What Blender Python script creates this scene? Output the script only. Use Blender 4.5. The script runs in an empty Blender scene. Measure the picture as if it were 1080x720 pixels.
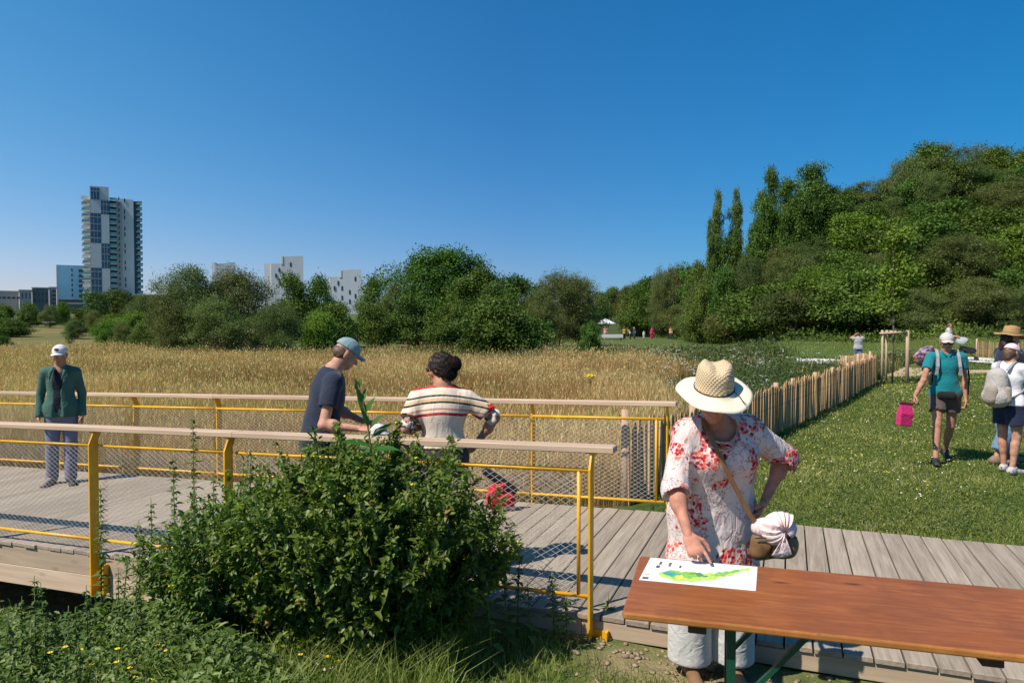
import bpy, bmesh, math, random
import numpy as np
from mathutils import Vector, Matrix, Euler
R = math.radians
scene = bpy.context.scene
COL = scene.collection
# ---------------------------------------------------------------- camera, sky, sun, exposure
CAM_H = 1.81; FPX = 760.0; PITCH = math.atan(22/760)
cam_d = bpy.data.cameras.new('camera'); cam = bpy.data.objects.new('camera', cam_d); COL.objects.link(cam)
cam.location = (0, 0, CAM_H); cam.rotation_euler = (R(90) - PITCH, 0, 0)
cam_d.sensor_width = 36; cam_d.lens = FPX/1080*36; cam_d.clip_start = .05; cam_d.clip_end = 6000
scene.camera = cam
SUN_D = Vector((-.62, -.40, 1.0)).normalized()          # direction towards the sun
world = bpy.data.worlds.new("World"); scene.world = world; world.use_nodes = True
nt = world.node_tree; bg = nt.nodes['Background']
sky = nt.nodes.new('ShaderNodeTexSky'); sky.sky_type = 'NISHITA'; sky.sun_disc = False
sky.sun_elevation = math.asin(SUN_D.z); sky.sun_rotation = math.atan2(SUN_D.x, SUN_D.y) % (2*math.pi)
sky.altitude = 300; sky.air_density = 1.0; sky.dust_density = .3; sky.ozone_density = 1.5
# the clear sky of the photograph is deeper blue than the model's: saturation and a response curve per channel
def wn(t, **k):
    n = nt.nodes.new(t)
    for a, b in k.items(): setattr(n, a, b)
    return n
SK = .1047
hs = wn('ShaderNodeHueSaturation'); hs.inputs['Saturation'].default_value = 1.35; nt.links.new(sky.outputs[0], hs.inputs['Color'])
sp = wn('ShaderNodeSeparateColor'); cb = wn('ShaderNodeCombineColor'); nt.links.new(hs.outputs[0], sp.inputs[0])
tc = wn('ShaderNodeTexCoord'); dx = wn('ShaderNodeSeparateXYZ'); nt.links.new(tc.outputs['Generated'], dx.inputs[0])
dn = wn('ShaderNodeMath', operation='MULTIPLY'); dn.inputs[1].default_value = -1; nt.links.new(dx.outputs[0], dn.inputs[0])
dl = wn('ShaderNodeMath', operation='MAXIMUM'); dl.inputs[1].default_value = 0; nt.links.new(dn.outputs[0], dl.inputs[0])
for i, (kk, pw) in enumerate(((.40, .93), (.504, .61), (.825, .64))):
    a_ = wn('ShaderNodeMath', operation='MULTIPLY'); a_.inputs[1].default_value = SK; nt.links.new(sp.outputs[i], a_.inputs[0])
    p_ = wn('ShaderNodeMath', operation='POWER'); p_.inputs[1].default_value = pw; nt.links.new(a_.outputs[0], p_.inputs[0])
    m_ = wn('ShaderNodeMath', operation='MULTIPLY'); m_.inputs[1].default_value = kk/.1/1.23; nt.links.new(p_.outputs[0], m_.inputs[0])
    # the sky is paler towards the sun's side (-X) and deeper away from it
    e_ = wn('ShaderNodeMath', operation='MULTIPLY'); e_.inputs[1].default_value = (-1.35, .7, .35)[i]; nt.links.new(dx.outputs[0] if i == 0 else dl.outputs[0], e_.inputs[0])
    x_ = wn('ShaderNodeMath', operation='EXPONENT'); nt.links.new(e_.outputs[0], x_.inputs[0])
    q_ = wn('ShaderNodeMath', operation='MULTIPLY'); nt.links.new(x_.outputs[0], q_.inputs[0]); nt.links.new(m_.outputs[0], q_.inputs[1])
    nt.links.new(q_.outputs[0], cb.inputs[i])
nt.links.new(cb.outputs[0], bg.inputs[0]); bg.inputs[1].default_value = .1
sun_d = bpy.data.lights.new('sun', 'SUN'); sun = bpy.data.objects.new('sun', sun_d); COL.objects.link(sun)
sun_d.energy = 4.9; sun_d.angle = R(.53); sun_d.color = (1, .93, .82)
sun.rotation_euler = SUN_D.to_track_quat('Z', 'Y').to_euler(); sun.location = (-20, -10, 30)
vs = scene.view_settings; vs.view_transform = 'Standard'; vs.look = 'None'; vs.exposure = 0.33; vs.gamma = 1
vs.use_curve_mapping = False
scene.cycles.max_bounces = 6; scene.cycles.transparent_max_bounces = 8
# ---------------------------------------------------------------- general helpers
rng = np.random.default_rng(7)
def W(px, py, Y):
    "the place seen at (px,py) of the photograph when it lies Y metres out"
    a = (px-540)/FPX; b = (360-py)/FPX
    dy = math.cos(PITCH) + b*math.sin(PITCH); dz = -math.sin(PITCH) + b*math.cos(PITCH)
    return Vector((a*Y/dy, Y, CAM_H + dz*Y/dy))
def tag(o, label=None, cat=None, group=None, kind=None):
    if label: o['label'] = label
    if cat: o['category'] = cat
    if group: o['group'] = group
    if kind: o['kind'] = kind
    return o
def empty(name, loc=(0, 0, 0), rz=0, label=None, cat=None, group=None):
    o = bpy.data.objects.new(name, None); COL.objects.link(o); o.location = loc; o.rotation_euler = (0, 0, rz)
    o.empty_display_size = .2
    return tag(o, label, cat, group)
def npmesh(name, V, F, mat=None, parent=None, smooth=False, tint=None, mats=None, mi=None):
    "V (n,3), F = (m,k) int array or list of such"
    V = np.asarray(V, np.float32)
    if not isinstance(F, list): F = [F]
    F = [np.asarray(f, np.int32) for f in F if len(f)]
    me = bpy.data.meshes.new(name)
    me.vertices.add(len(V)); me.vertices.foreach_set('co', V.ravel())
    nl = sum(f.size for f in F); npol = sum(len(f) for f in F)
    me.loops.add(nl); me.polygons.add(npol)
    me.loops.foreach_set('vertex_index', np.concatenate([f.ravel() for f in F]))
    tot = np.concatenate([np.full(len(f), f.shape[1], np.int32) for f in F])
    me.polygons.foreach_set('loop_start', np.concatenate([[0], np.cumsum(tot)[:-1]]).astype(np.int32))
    if smooth: me.polygons.foreach_set('use_smooth', np.ones(npol, bool))
    if tint is not None:
        at = me.attributes.new('tint', 'FLOAT', 'POINT'); at.data.foreach_set('value', np.asarray(tint, np.float32))
    for m in (mats or ([mat] if mat else [])): me.materials.append(m)
    if mi is not None: me.polygons.foreach_set('material_index', np.asarray(mi, np.int32))
    me.update(); me.validate()
    o = bpy.data.objects.new(name, me); COL.objects.link(o)
    if parent: o.parent = parent
    return o
class MB:
    "collects simple shapes into one mesh"
    def __init__(s): s.V = []; s.F = []; s.T = []; s.M = []; s.n = 0; s.t = .5; s.m = 0
    def add(s, V, F):
        s.V += [tuple(v) for v in V]; s.T += [s.t]*len(V)
        s.F += [tuple(i+s.n for i in f) for f in F]; s.M += [s.m]*len(F); s.n += len(V)
    def box(s, c, d, M=None, b=0):
        "box centre c, full size d, optional 3x3/4x4 matrix turning it, b = chamfer"
        hx, hy, hz = d[0]/2, d[1]/2, d[2]/2
        c = Vector(c); P = []
        if b <= 0:
            for z in (-hz, hz):
                for x, y in ((-hx, -hy), (hx, -hy), (hx, hy), (-hx, hy)): P.append(Vector((x, y, z)))
            F = [(3, 2, 1, 0), (4, 5, 6, 7), (0, 1, 5, 4), (1, 2, 6, 5), (2, 3, 7, 6), (3, 0, 4, 7)]
        else:
            for z, i in ((-hz, b), (-hz+b, 0), (hz-b, 0), (hz, b)):
                for x, y in ((-hx+i, -hy+i), (hx-i, -hy+i), (hx-i, hy-i), (-hx+i, hy-i)): P.append(Vector((x, y, z)))
            F = [(3, 2, 1, 0), (12, 13, 14, 15)]
            for k in range(3):
                for i in range(4): F.append((k*4+i, k*4+(i+1) % 4, k*4+4+(i+1) % 4, k*4+4+i))
        s.add([((M @ p) if M else p) + c for p in P], F)
    def beam(s, a, b, w, h, up=(0, 0, 1), ch=0):
        "bar of section w (sideways) x h from a to b"
        a = Vector(a); b = Vector(b); x = (b-a); L = x.length; x.normalize(); y = Vector(up).cross(x).normalized(); z = x.cross(y)
        M = Matrix((x, y, z)).transposed()
        s.box((a+b)/2, (L, w, h), M, ch)
    def tube(s, pts, rad, n=6, cap=True):
        pts = [Vector(p) for p in pts]; m = len(pts)
        rad = rad if hasattr(rad, '__len__') else [rad]*m
        V = []; F = []
        for i, p in enumerate(pts):
            d = (pts[min(i+1, m-1)] - pts[max(i-1, 0)]).normalized()
            u = d.cross(Vector((0, 0, 1)) if abs(d.z) < .95 else Vector((1, 0, 0))).normalized(); v = d.cross(u)
            for k in range(n):
                an = 2*math.pi*k/n; V.append(p + (u*math.cos(an)+v*math.sin(an))*rad[i])
        for i in range(m-1):
            for k in range(n): F.append((i*n+k, i*n+(k+1) % n, (i+1)*n+(k+1) % n, (i+1)*n+k))
        if cap: F.append(tuple(range(n-1, -1, -1))); F.append(tuple((m-1)*n+k for k in range(n)))
        s.add(V, F)
    def prism(s, pts, off):
        "closed polygon pts (3D) pushed by vector off"
        n = len(pts); off = Vector(off); pts = [Vector(p) for p in pts]
        F = [tuple(range(n-1, -1, -1)), tuple(range(n, 2*n))] + [(i, (i+1) % n, n+(i+1) % n, n+i) for i in range(n)]
        s.add(pts + [p+off for p in pts], F)
    def lathe(s, prof, c=(0, 0, 0), n=24, M=None, fn=None):
        V = []; F = []; m = len(prof); c = Vector(c)
        for r, z in prof:
            for k in range(n):
                a = 2*math.pi*k/n; p = Vector((r*math.cos(a), r*math.sin(a), z))
                if fn: p = fn(p, a)
                V.append(((M @ p) if M else p) + c)
        for i in range(m-1):
            for k in range(n): F.append((i*n+k, i*n+(k+1) % n, (i+1)*n+(k+1) % n, (i+1)*n+k))
        s.add(V, F)
    def ball(s, c, r, n=10, M=None):
        r = r if hasattr(r, '__len__') else (r, r, r)
        pr = [(math.sin(math.pi*i/n) if 0 < i < n else 1e-4, -math.cos(math.pi*i/n)) for i in range(n+1)]
        s.lathe(pr, c, n+2, M, lambda p, a: Vector((p.x*r[0], p.y*r[1], p.z*r[2])))
    def build(s, name, mat, parent=None, smooth=False, bevel=0):
        me = bpy.data.meshes.new(name); me.from_pydata(s.V, [], s.F)
        at = me.attributes.new('tint', 'FLOAT', 'POINT'); at.data.foreach_set('value', np.array(s.T, np.float32))
        for m in (mat if isinstance(mat, list) else [mat]): me.materials.append(m)
        me.polygons.foreach_set('material_index', np.array(s.M, np.int32))
        bm = bmesh.new(); bm.from_mesh(me); bmesh.ops.recalc_face_normals(bm, faces=bm.faces); bm.to_mesh(me); bm.free()
        if smooth: me.polygons.foreach_set('use_smooth', np.ones(len(me.polygons), bool))
        me.update()
        o = bpy.data.objects.new(name, me); COL.objects.link(o)
        if parent: o.parent = parent
        if bevel:
            md = o.modifiers.new('bevel', 'BEVEL'); md.width = bevel; md.segments = 2; md.limit_method = 'ANGLE'
        return o
# ---------------------------------------------------------------- materials
def lk(nt, a, b): nt.links.new(a, b)
def material(name):
    m = bpy.data.materials.new(name); m.use_nodes = True; nt = m.node_tree
    b = nt.nodes['Principled BSDF']; return m, nt, b
def mix(nt, fac, a, b, mode='MIX'):
    n = nt.nodes.new('ShaderNodeMix'); n.data_type = 'RGBA'; n.blend_type = mode
    for sock, v in ((n.inputs[0], fac), (n.inputs[6], a), (n.inputs[7], b)):
        if isinstance(v, (int, float)): sock.default_value = v
        elif isinstance(v, tuple): sock.default_value = (*v, 1) if len(v) == 3 else v
        else: lk(nt, v, sock)
    return n.outputs[2]
def math_(nt, op, a, b=None, c=None, clamp=False):
    n = nt.nodes.new('ShaderNodeMath'); n.operation = op; n.use_clamp = clamp
    for i, v in enumerate((a, b, c)):
        if v is None: continue
        if isinstance(v, (int, float)): n.inputs[i].default_value = v
        else: lk(nt, v, n.inputs[i])
    return n.outputs[0]
def coords(nt, kind='Object', scale=(1, 1, 1), rot=(0, 0, 0), loc=(0, 0, 0)):
    t = nt.nodes.new('ShaderNodeTexCoord'); mp = nt.nodes.new('ShaderNodeMapping')
    mp.inputs['Scale'].default_value = scale; mp.inputs['Rotation'].default_value = rot; mp.inputs['Location'].default_value = loc
    lk(nt, t.outputs[kind], mp.inputs[0]); return mp.outputs[0]
def geo_pos(nt, scale=(1, 1, 1), rot=(0, 0, 0)):
    t = nt.nodes.new('ShaderNodeNewGeometry'); mp = nt.nodes.new('ShaderNodeMapping')
    mp.inputs['Scale'].default_value = scale; mp.inputs['Rotation'].default_value = rot
    lk(nt, t.outputs['Position'], mp.inputs[0]); return mp.outputs[0]
def noise(nt, vec, scale, detail=4, rough=.55, dist=0):
    n = nt.nodes.new('ShaderNodeTexNoise'); lk(nt, vec, n.inputs['Vector']); n.inputs['Scale'].default_value = scale
    n.inputs['Detail'].default_value = detail; n.inputs['Roughness'].default_value = rough; n.inputs['Distortion'].default_value = dist
    return n.outputs['Fac']
def ramp(nt, fac, stops, interp='LINEAR'):
    n = nt.nodes.new('ShaderNodeValToRGB'); cr = n.color_ramp; cr.interpolation = interp
    while len(cr.elements) < len(stops): cr.elements.new(.5)
    for e, (p, c) in zip(cr.elements, stops): e.position = p; e.color = (*c, 1) if len(c) == 3 else c
    lk(nt, fac, n.inputs[0]); return n.outputs[0]
def g1(v): return (v, v, v)
def bump(nt, b, h, strength=.3, dist=.01):
    n = nt.nodes.new('ShaderNodeBump'); n.inputs['Strength'].default_value = strength; n.inputs['Distance'].default_value = dist
    lk(nt, h, n.inputs['Height']); lk(nt, n.outputs[0], b.inputs['Normal'])
def attr(nt, name='tint'):
    n = nt.nodes.new('ShaderNodeAttribute'); n.attribute_name = name; return n.outputs['Fac']
def plain(name, col, rough=.6, var=.15, scale=12, bmp=0, bscale=60, metal=0, spec=.4, bdist=.004, coat=0):
    m, nt, b = material(name)
    v = coords(nt); f = noise(nt, v, scale)
    c2 = tuple(x*(1-var) for x in col); c1 = tuple(min(1, x*(1+var)) for x in col)
    lk(nt, ramp(nt, f, [(.3, c2), (.7, c1)]), b.inputs['Base Color'])
    b.inputs['Roughness'].default_value = rough; b.inputs['Metallic'].default_value = metal
    b.inputs['Specular IOR Level'].default_value = spec; b.inputs['Coat Weight'].default_value = coat
    if bmp: bump(nt, b, noise(nt, v, bscale, 3), bmp, bdist)
    return m
def cloth(name, col, var=.12, weave=350, wr=.5, rough=.85):
    "woven cloth: soft creases, fine weave, slight sheen"
    m, nt, b = material(name); v = coords(nt)
    f = noise(nt, v, 9, 3); lk(nt, mix(nt, f, tuple(x*(1-var) for x in col), tuple(min(1, x*(1+var)) for x in col)), b.inputs['Base Color'])
    h = math_(nt, 'ADD', math_(nt, 'MULTIPLY', noise(nt, v, 14, 2, .5, 1.2), 1.0), math_(nt, 'MULTIPLY', noise(nt, v, weave, 1), .04))
    bump(nt, b, h, wr, .02)
    b.inputs['Roughness'].default_value = rough; b.inputs['Specular IOR Level'].default_value = .2
    b.inputs['Sheen Weight'].default_value = .15
    return m
def leafmat(name, c_dark, c_mid, c_light, trans=.3, rough=.5, rnd=.25, spec=.12):
    "leaves: colour runs with the tint of each leaf, varies a little by plant, lets some light through"
    m, nt, b = material(name)
    t = attr(nt); c = ramp(nt, t, [(0, c_dark), (.5, c_mid), (1, c_light)])
    oi = nt.nodes.new('ShaderNodeObjectInfo')
    hs = nt.nodes.new('ShaderNodeHueSaturation'); lk(nt, c, hs.inputs['Color'])
    lk(nt, math_(nt, 'MULTIPLY_ADD', oi.outputs['Random'], .05, .475), hs.inputs['Hue'])
    lk(nt, math_(nt, 'MULTIPLY_ADD', math_(nt, 'FRACT', math_(nt, 'MULTIPLY', oi.outputs['Random'], 7.31)), rnd*2, 1-rnd), hs.inputs['Value'])
    lk(nt, hs.outputs[0], b.inputs['Base Color']); b.inputs['Roughness'].default_value = rough
    b.inputs['Specular IOR Level'].default_value = spec
    if trans:
        tr = nt.nodes.new('ShaderNodeBsdfTranslucent')
        lk(nt, mix(nt, 1.0, hs.outputs[0], (1.0, 1.25, .5), 'MULTIPLY'), tr.inputs[0])
        ms = nt.nodes.new('ShaderNodeMixShader'); ms.inputs[0].default_value = trans
        lk(nt, b.outputs[0], ms.inputs[1]); lk(nt, tr.outputs[0], ms.inputs[2])
        lk(nt, ms.outputs[0], nt.nodes['Material Output'].inputs[0])
    return m
def wood(name, c1, c2, axis='x', rough=.75, tintvar=.5, fine=1.0, spec=.25, coat=0, knots=0, bmp=.25):
    "wood with grain running along the object's given axis; attribute tint shifts each board"
    m, nt, b = material(name)
    sc = {'x': (1.2, 22, 22), 'y': (22, 1.2, 22), 'z': (22, 22, 1.2)}[axis]
    t = attr(nt)
    n = nt.nodes.new('ShaderNodeCombineXYZ'); 
    off = math_(nt, 'MULTIPLY', t, 37.0)
    for i in range(3): lk(nt, off, n.inputs[i])
    va = nt.nodes.new('ShaderNodeVectorMath'); va.operation = 'ADD'; lk(nt, coords(nt, 'Object', tuple(s*fine for s in sc)), va.inputs[0]); lk(nt, n.outputs[0], va.inputs[1])
    g = noise(nt, va.outputs[0], 1.0, 6, .6, .6)
    c = ramp(nt, g, [(.28, c1), (.72, c2)])
    if knots:
        vo = nt.nodes.new('ShaderNodeTexVoronoi'); vo.inputs['Scale'].default_value = 1
        kk = {'x': (3.2, 9, 9), 'y': (9, 3.2, 9), 'z': (9, 9, 3.2)}[axis]
        lk(nt, coords(nt, 'Object', kk), vo.inputs['Vector'])
        kf = ramp(nt, vo.outputs['Distance'], [(.06, g1(1)), (.2, g1(0))])
        c = mix(nt, math_(nt, 'MULTIPLY', kf, knots), c, tuple(x*.25 for x in c1))
    blot = noise(nt, coords(nt), 1.7, 3); c = mix(nt, math_(nt, 'MULTIPLY', blot, .35), c, tuple(x*.7 for x in c1))
    k = math_(nt, 'MULTIPLY_ADD', t, tintvar, 1-tintvar*.5)
    vm = nt.nodes.new('ShaderNodeVectorMath'); vm.operation = 'SCALE'; lk(nt, c, vm.inputs[0]); lk(nt, k, vm.inputs['Scale'])
    lk(nt, vm.outputs[0], b.inputs['Base Color'])
    b.inputs['Roughness'].default_value = rough; b.inputs['Specular IOR Level'].default_value = spec; b.inputs['Coat Weight'].default_value = coat
    b.inputs['Coat Roughness'].default_value = .25
    bump(nt, b, g, bmp, .004)
    return m
# ---------------------------------------------------------------- the lie of the land
UA = Vector((.55, 4.40, 0)); US = Vector((.933, -.359, 0)).normalized(); UT = Vector((.359, .933, 0)).normalized(); DW = 2.51
def dz(s): return .025*min(0, s)
def D(s, t, z=0): p = UA + US*s + UT*t; return Vector((p.x, p.y, z + dz(s)))
def ss(x, a, b):
    t = np.clip((np.asarray(x, float)-a)/(b-a), 0, 1); return t*t*(3-2*t)
def nz(x, y, s=1.0, k=0):
    x = np.asarray(x, float)/s; y = np.asarray(y, float)/s
    return (np.sin(x*1.31+1.7*np.sin(y*.83+k)+k) + np.sin(y*1.57+1.9*np.sin(x*.71+2*k)+.4) + .6*np.sin(x*2.9-y*2.3+1.3*np.sin(y*1.9+k)))/2.6
FOOTX = np.array([-2, .05, .14, .22, .29, .38, .47, .6, .71, 1.1, 2.5]); FOOTY = np.array([170, 160, 132, 104, 72, 55, 50, 47, 46, 42, 36])
CRESX = np.array([-2, .0, .09, .15, .21, .29, .40, .50, .60, .71, 1.2, 2.5]); CRESZ = np.array([0, 0, 1.2, 2.6, 4.2, 6.0, 8.6, 10.4, 12.0, 13.2, 15, 15])
FENCE_A = np.array([1.15, 7.1]); FENCE_D = np.array([.5625, .8268])
def ground(x, y):
    x = np.asarray(x, float); y = np.asarray(y, float)
    s = (x-UA.x)*US.x + (y-UA.y)*US.y; t = (x-UA.x)*UT.x + (y-UA.y)*UT.y
    front = -.15 - .75*ss(-s, .8, 4.5) + .03*nz(x, y, .5)
    fd = -(x-FENCE_A[0])*FENCE_D[1] + (y-FENCE_A[1])*FENCE_D[0]        # >0: field side of the fence
    back = -.02 - .43*ss(fd, .1, 3.0) + .03*nz(x, y, 1.7)*ss(fd, .5, 2)
    a = x/np.maximum(y, 1)
    back = back - .4*ss(y, 50, 95)*ss(a, -.2, -.05) + .75*ss(y, 39, 48)*ss(a, .26, .4)
    back = back + 6.0*ss(y, 55, 330)*ss(-a, .02, .3) + 5*ss(y, 200, 500)*ss(a, -.3, 0)
    g = np.where(t > DW, back, front)
    under = -.14 - 1.05*ss(-s, 1.5, 4.0)
    w = ss(t, -.1, .35)*ss(DW+.3-t, 0, .6)
    g = np.where((t > -.1) & (t < DW+.3), g*(1-w)+under*w, g)
    F = np.interp(a, FOOTX, FOOTY); Hc = np.interp(a, CRESX, CRESZ)
    g = g + np.where(y > 10, ss((y-F)/32, 0, 1)*(Hc + .5*nz(x, y, 6)*ss(Hc, 1, 5)), 0)
    return g
def gz(x, y): return float(ground(x, y))
# ================================================================ ground
def ground_grid():
    # one sheet: fine near the viewer, coarse out to the horizon
    def axis(lim, d0, gr):
        v = [0.0]
        while v[-1] < lim: v.append(v[-1] + max(d0, v[-1]*gr))
        return np.array(v)
    px = axis(1800, .16, .022); X = np.concatenate([-px[:0:-1], px])
    Y = np.concatenate([-axis(14, .5, .2)[:0:-1], axis(3500, .16, .02)])
    gx, gy = np.meshgrid(X, Y); z = ground(gx, gy)
    V = np.stack([gx, gy, z], -1).reshape(-1, 3); nx = len(X); ny = len(Y)
    i, j = np.meshgrid(np.arange(nx-1), np.arange(ny-1)); a = (j*nx+i).ravel()
    return V, np.stack([a, a+1, a+nx+1, a+nx], 1)
m_ground, nt, b = material('earth_and_grass')
v = geo_pos(nt)
n1 = noise(nt, v, .35, 5, .6); n2 = noise(nt, v, 6, 5, .65); n3 = noise(nt, v, 45, 3)
green = ramp(nt, n2, [(.3, (.045, .075, .018)), (.7, (.10, .14, .035))])
dry = ramp(nt, n2, [(.3, (.14, .105, .045)), (.7, (.26, .19, .085))])
dirt = ramp(nt, n3, [(.3, (.23, .165, .095)), (.7, (.36, .27, .16))])
z_ = attr(nt, 'zone'); bare = attr(nt, 'bare'); scrub = attr(nt, 'scrub')
c = mix(nt, z_, green, dry); c = mix(nt, math_(nt, 'MULTIPLY', ramp(nt, n1, [(.55, g1(0)), (.75, g1(1))]), .5), c, mix(nt, .5, green, dry))
c = mix(nt, math_(nt, 'MULTIPLY', bare, ramp(nt, n2, [(.3, g1(.4)), (.6, g1(1))])), c, dirt)
c = mix(nt, scrub, c, mix(nt, n2, (.030, .042, .014), (.07, .085, .03)))
lk(nt, c, b.inputs['Base Color']); b.inputs['Roughness'].default_value = .95; b.inputs['Specular IOR Level'].default_value = .1
bump(nt, b, math_(nt, 'ADD', n2, n3), .6, .03)
def fence_side(x, y): return -(x-FENCE_A[0])*FENCE_D[1] + (y-FENCE_A[1])*FENCE_D[0]
def st(x, y): return (x-UA.x)*US.x + (y-UA.y)*US.y, (x-UA.x)*UT.x + (y-UA.y)*UT.y
def dryness(x, y):
    "how far the field is dry grass (1) or green growth (0)"
    a = x/np.maximum(y, 1); s, t = st(x, y)
    d = np.ones_like(a)*1.0
    d = d*(1-ss(a + .03*nz(x, y, 3), .16, .27))                 # green growth towards the fence
    d = d*(1-.9*ss(y + 3*nz(x, y, 4), 35, 42)*(ss(a, -.50, -.30)))  # green belt before the shrubs
    d = d*(1-.6*ss(y, 46, 52)*ss(-a, .4, .5)) + .0
    strip = ss(y, 50, 54)*ss(-y, -190, -120)*ss(-a, .40, .48); d = np.maximum(d, strip*(.55+.4*nz(x, y, 9)))
    d = d*(1-.45*ss(-(t-DW), -1.8, -.5))
    d = np.where(fence_side(x, y) < .0, 0, d)
    return np.clip(d, 0, 1)*np.where(t > DW, 1, 0)
V, F = ground_grid()
V[:, 2] -= .0
go = npmesh('ground', V, F, m_ground, smooth=True)
za = dryness(V[:, 0], V[:, 1]); s_, t_ = st(V[:, 0], V[:, 1])
ba = np.maximum(ss(-np.abs(t_+.32), -.30, -.1)*ss(-np.abs(s_-.55), -.75, -.3)*.9, 0)
ba = np.maximum(ba, .8*ss(nz(V[:, 0], V[:, 1], .45)+.4*nz(V[:, 0], V[:, 1], .15), .75, 1.1)*ss(-np.abs(t_-DW-.55), -.6, -.1)*ss(s_, .4, 1))
ba = np.maximum(ba, .9*ss(-t_, -2.6, -.2)*ss(t_, -.05, .15))
aa_ = V[:, 0]/np.maximum(V[:, 1], 1); ff_ = np.interp(aa_, FOOTX, FOOTY); hs_ = ss(aa_, .08, .13)*ss(V[:, 1]-ff_, -2, 2)
hs_ = hs_*(1-.9*ss(-np.abs(540+FPX*aa_-995)/60, -1, -.5)*ss(-np.abs(V[:, 1]-ff_-27), -7, -3))
for nm, arr in (('zone', za), ('bare', ba), ('scrub', hs_)):
    at = go.data.attributes.new(nm, 'FLOAT', 'POINT'); at.data.foreach_set('value', arr.astype(np.float32))
tag(go, kind='structure')
# paths: sheets a little above the ground, following it
m_path = plain('pale_gravel', (.62, .58, .52), .95, .12, 6, .3, 80, spec=.1)
m_sand = plain('sandy_earth', (.50, .37, .23), .95, .15, 5, .4, 60, spec=.1)
m_road = plain('road_surface', (.30, .29, .28), .9, .12, 2, spec=.1)
def ribbon(name, L, Rr, mat, lift=.012, n=40):
    L = np.array(L, float); Rr = np.array(Rr, float)
    def res(P):
        d = np.concatenate([[0], np.cumsum(np.linalg.norm(np.diff(P, axis=0), axis=1))]); q = np.linspace(0, d[-1], n)
        return np.stack([np.interp(q, d, P[:, 0]), np.interp(q, d, P[:, 1])], 1)
    a = res(L); b_ = res(Rr); rows = 9; V = []
    for k in range(rows):
        p = a + (b_-a)*k/(rows-1); V.append(np.column_stack([p, ground(p[:, 0], p[:, 1]) + lift]))
    V = np.concatenate(V); i, j = np.meshgrid(np.arange(n-1), np.arange(rows-1)); q = (j*n+i).ravel()
    return tag(npmesh(name, V, np.stack([q, q+1, q+n+1, q+n], 1), mat, smooth=True), kind='structure')
def gp(px, py, z=0.0):
    p = W(px, py, 10); d = p - Vector((0, 0, CAM_H)); k = (z-CAM_H)/d.z; q = Vector((0, 0, CAM_H)) + d*k; return (q.x, q.y)
ribbon('path', [gp(840, 375.0), gp(870, 375.6), gp(930, 377.2), gp(1010, 381), gp(1100, 388), gp(1400, 420)], [gp(840, 371.8), gp(870, 372.0), gp(930, 373.2), gp(1010, 376.4), gp(1100, 381), gp(1400, 398)], m_path, .05)
ribbon('sand_path', [gp(905, 386), gp(930, 397.5), gp(960, 397), gp(990, 394.5), gp(1040, 393), gp(1120, 393)], [gp(905, 380), gp(930, 385.5), gp(960, 387), gp(985, 389), gp(1040, 390), gp(1120, 390)], m_sand, .02)
ribbon('road', [(-190, 150), (-95, 140), (-70, 185)], [(-190, 172), (-90, 162), (-60, 190)], m_road, .35)
# ================================================================ boardwalk
m_deck = wood('weathered_deck_wood', (.225, .18, .135), (.43, .355, .275), 'y', .85, .26, 1.7, bmp=.6)
m_fasc = wood('fascia_wood', (.42, .31, .21), (.60, .46, .33), 'x', .8, .3, knots=.35)
m_dark = wood('pile_wood', (.16, .11, .07), (.28, .20, .13), 'z', .85, .3)
m_rail = wood('handrail_wood', (.42, .29, .19), (.66, .49, .35), 'x', .7, .25, bmp=.35)
m_yel = plain('yellow_steel_paint', (.78, .40, .010), .42, .16, 7, .12, 60, spec=.45)
nt = m_yel.node_tree; b = nt.nodes['Principled BSDF']; src = b.inputs['Base Color'].links[0].from_socket; v_ = coords(nt)
rust = math_(nt, 'MULTIPLY', ramp(nt, noise(nt, v_, 38, 5, .7), [(.60, g1(0)), (.66, g1(1))]), ramp(nt, noise(nt, v_, 3.1, 2), [(.45, g1(0)), (.6, g1(.9))]))
dirt_ = ramp(nt, noise(nt, coords(nt, 'Object', (1, 1, .25)), 9, 4, .65), [(.35, g1(0)), (.8, g1(.45))])
lk(nt, mix(nt, rust, mix(nt, dirt_, src, (.42, .23, .03)), (.12, .06, .03)), b.inputs['Base Color'])
m_wire = plain('stainless_wire', (.60, .58, .54), .45, .1, 30, metal=.3)
YAW = math.atan2(US.y, US.x)
walk = empty('boardwalk', UA, YAW, 'weathered grey plank boardwalk crossing the meadow behind the table', 'boardwalk')
mb = MB(); pitch_ = .151; S0 = -16.0; S1 = 7.2
k = 0; s = S0
while s < S1:
    mb.t = float(rng.random()); e0 = rng.normal(0, .006); e1 = rng.normal(0, .006)
    zz = dz(s+.07) + rng.normal(0, .0009)
    mb.box((s+.0705, DW/2 + (e0+e1)/2, zz-.0165), (.141, DW+.05+abs(e1-e0), .033), None, .004)
    s += pitch_
mb.build('deck_boards', m_deck, walk)
L = 2.1
def lz(s, z): return z + dz(s)
s = S0
while s < S1-.1:
    e = min(s+L, S1)
    if s < -.2 and e > -.2: e = -.12
    for t in (.0, DW):
        for r in range(2 if s < -.3 else 1):
            mb = MB(); mb.t = float(rng.random()); h = .165 if s < -.3 else .10
            z0 = -.036 - h/2 - r*.168
            mb.beam((s+.002, t, lz(s, z0)), (e-.002, t, lz(e, z0)), .035, h, ch=.003); mb.build('fascia_board', m_fasc, walk)
    s = e
mb = MB()
for t in (.45, DW/2, DW-.45): mb.beam((S0, t, lz(S0, -.14)), (0, t, -.14), .07, .18)
for s in np.arange(-15.3, -1.5, 1.9): mb.beam((s, .06, lz(s, -.31)), (s, DW-.06, lz(s, -.31)), .1, .14)
mb.build('joist', m_dark, walk)
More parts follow.
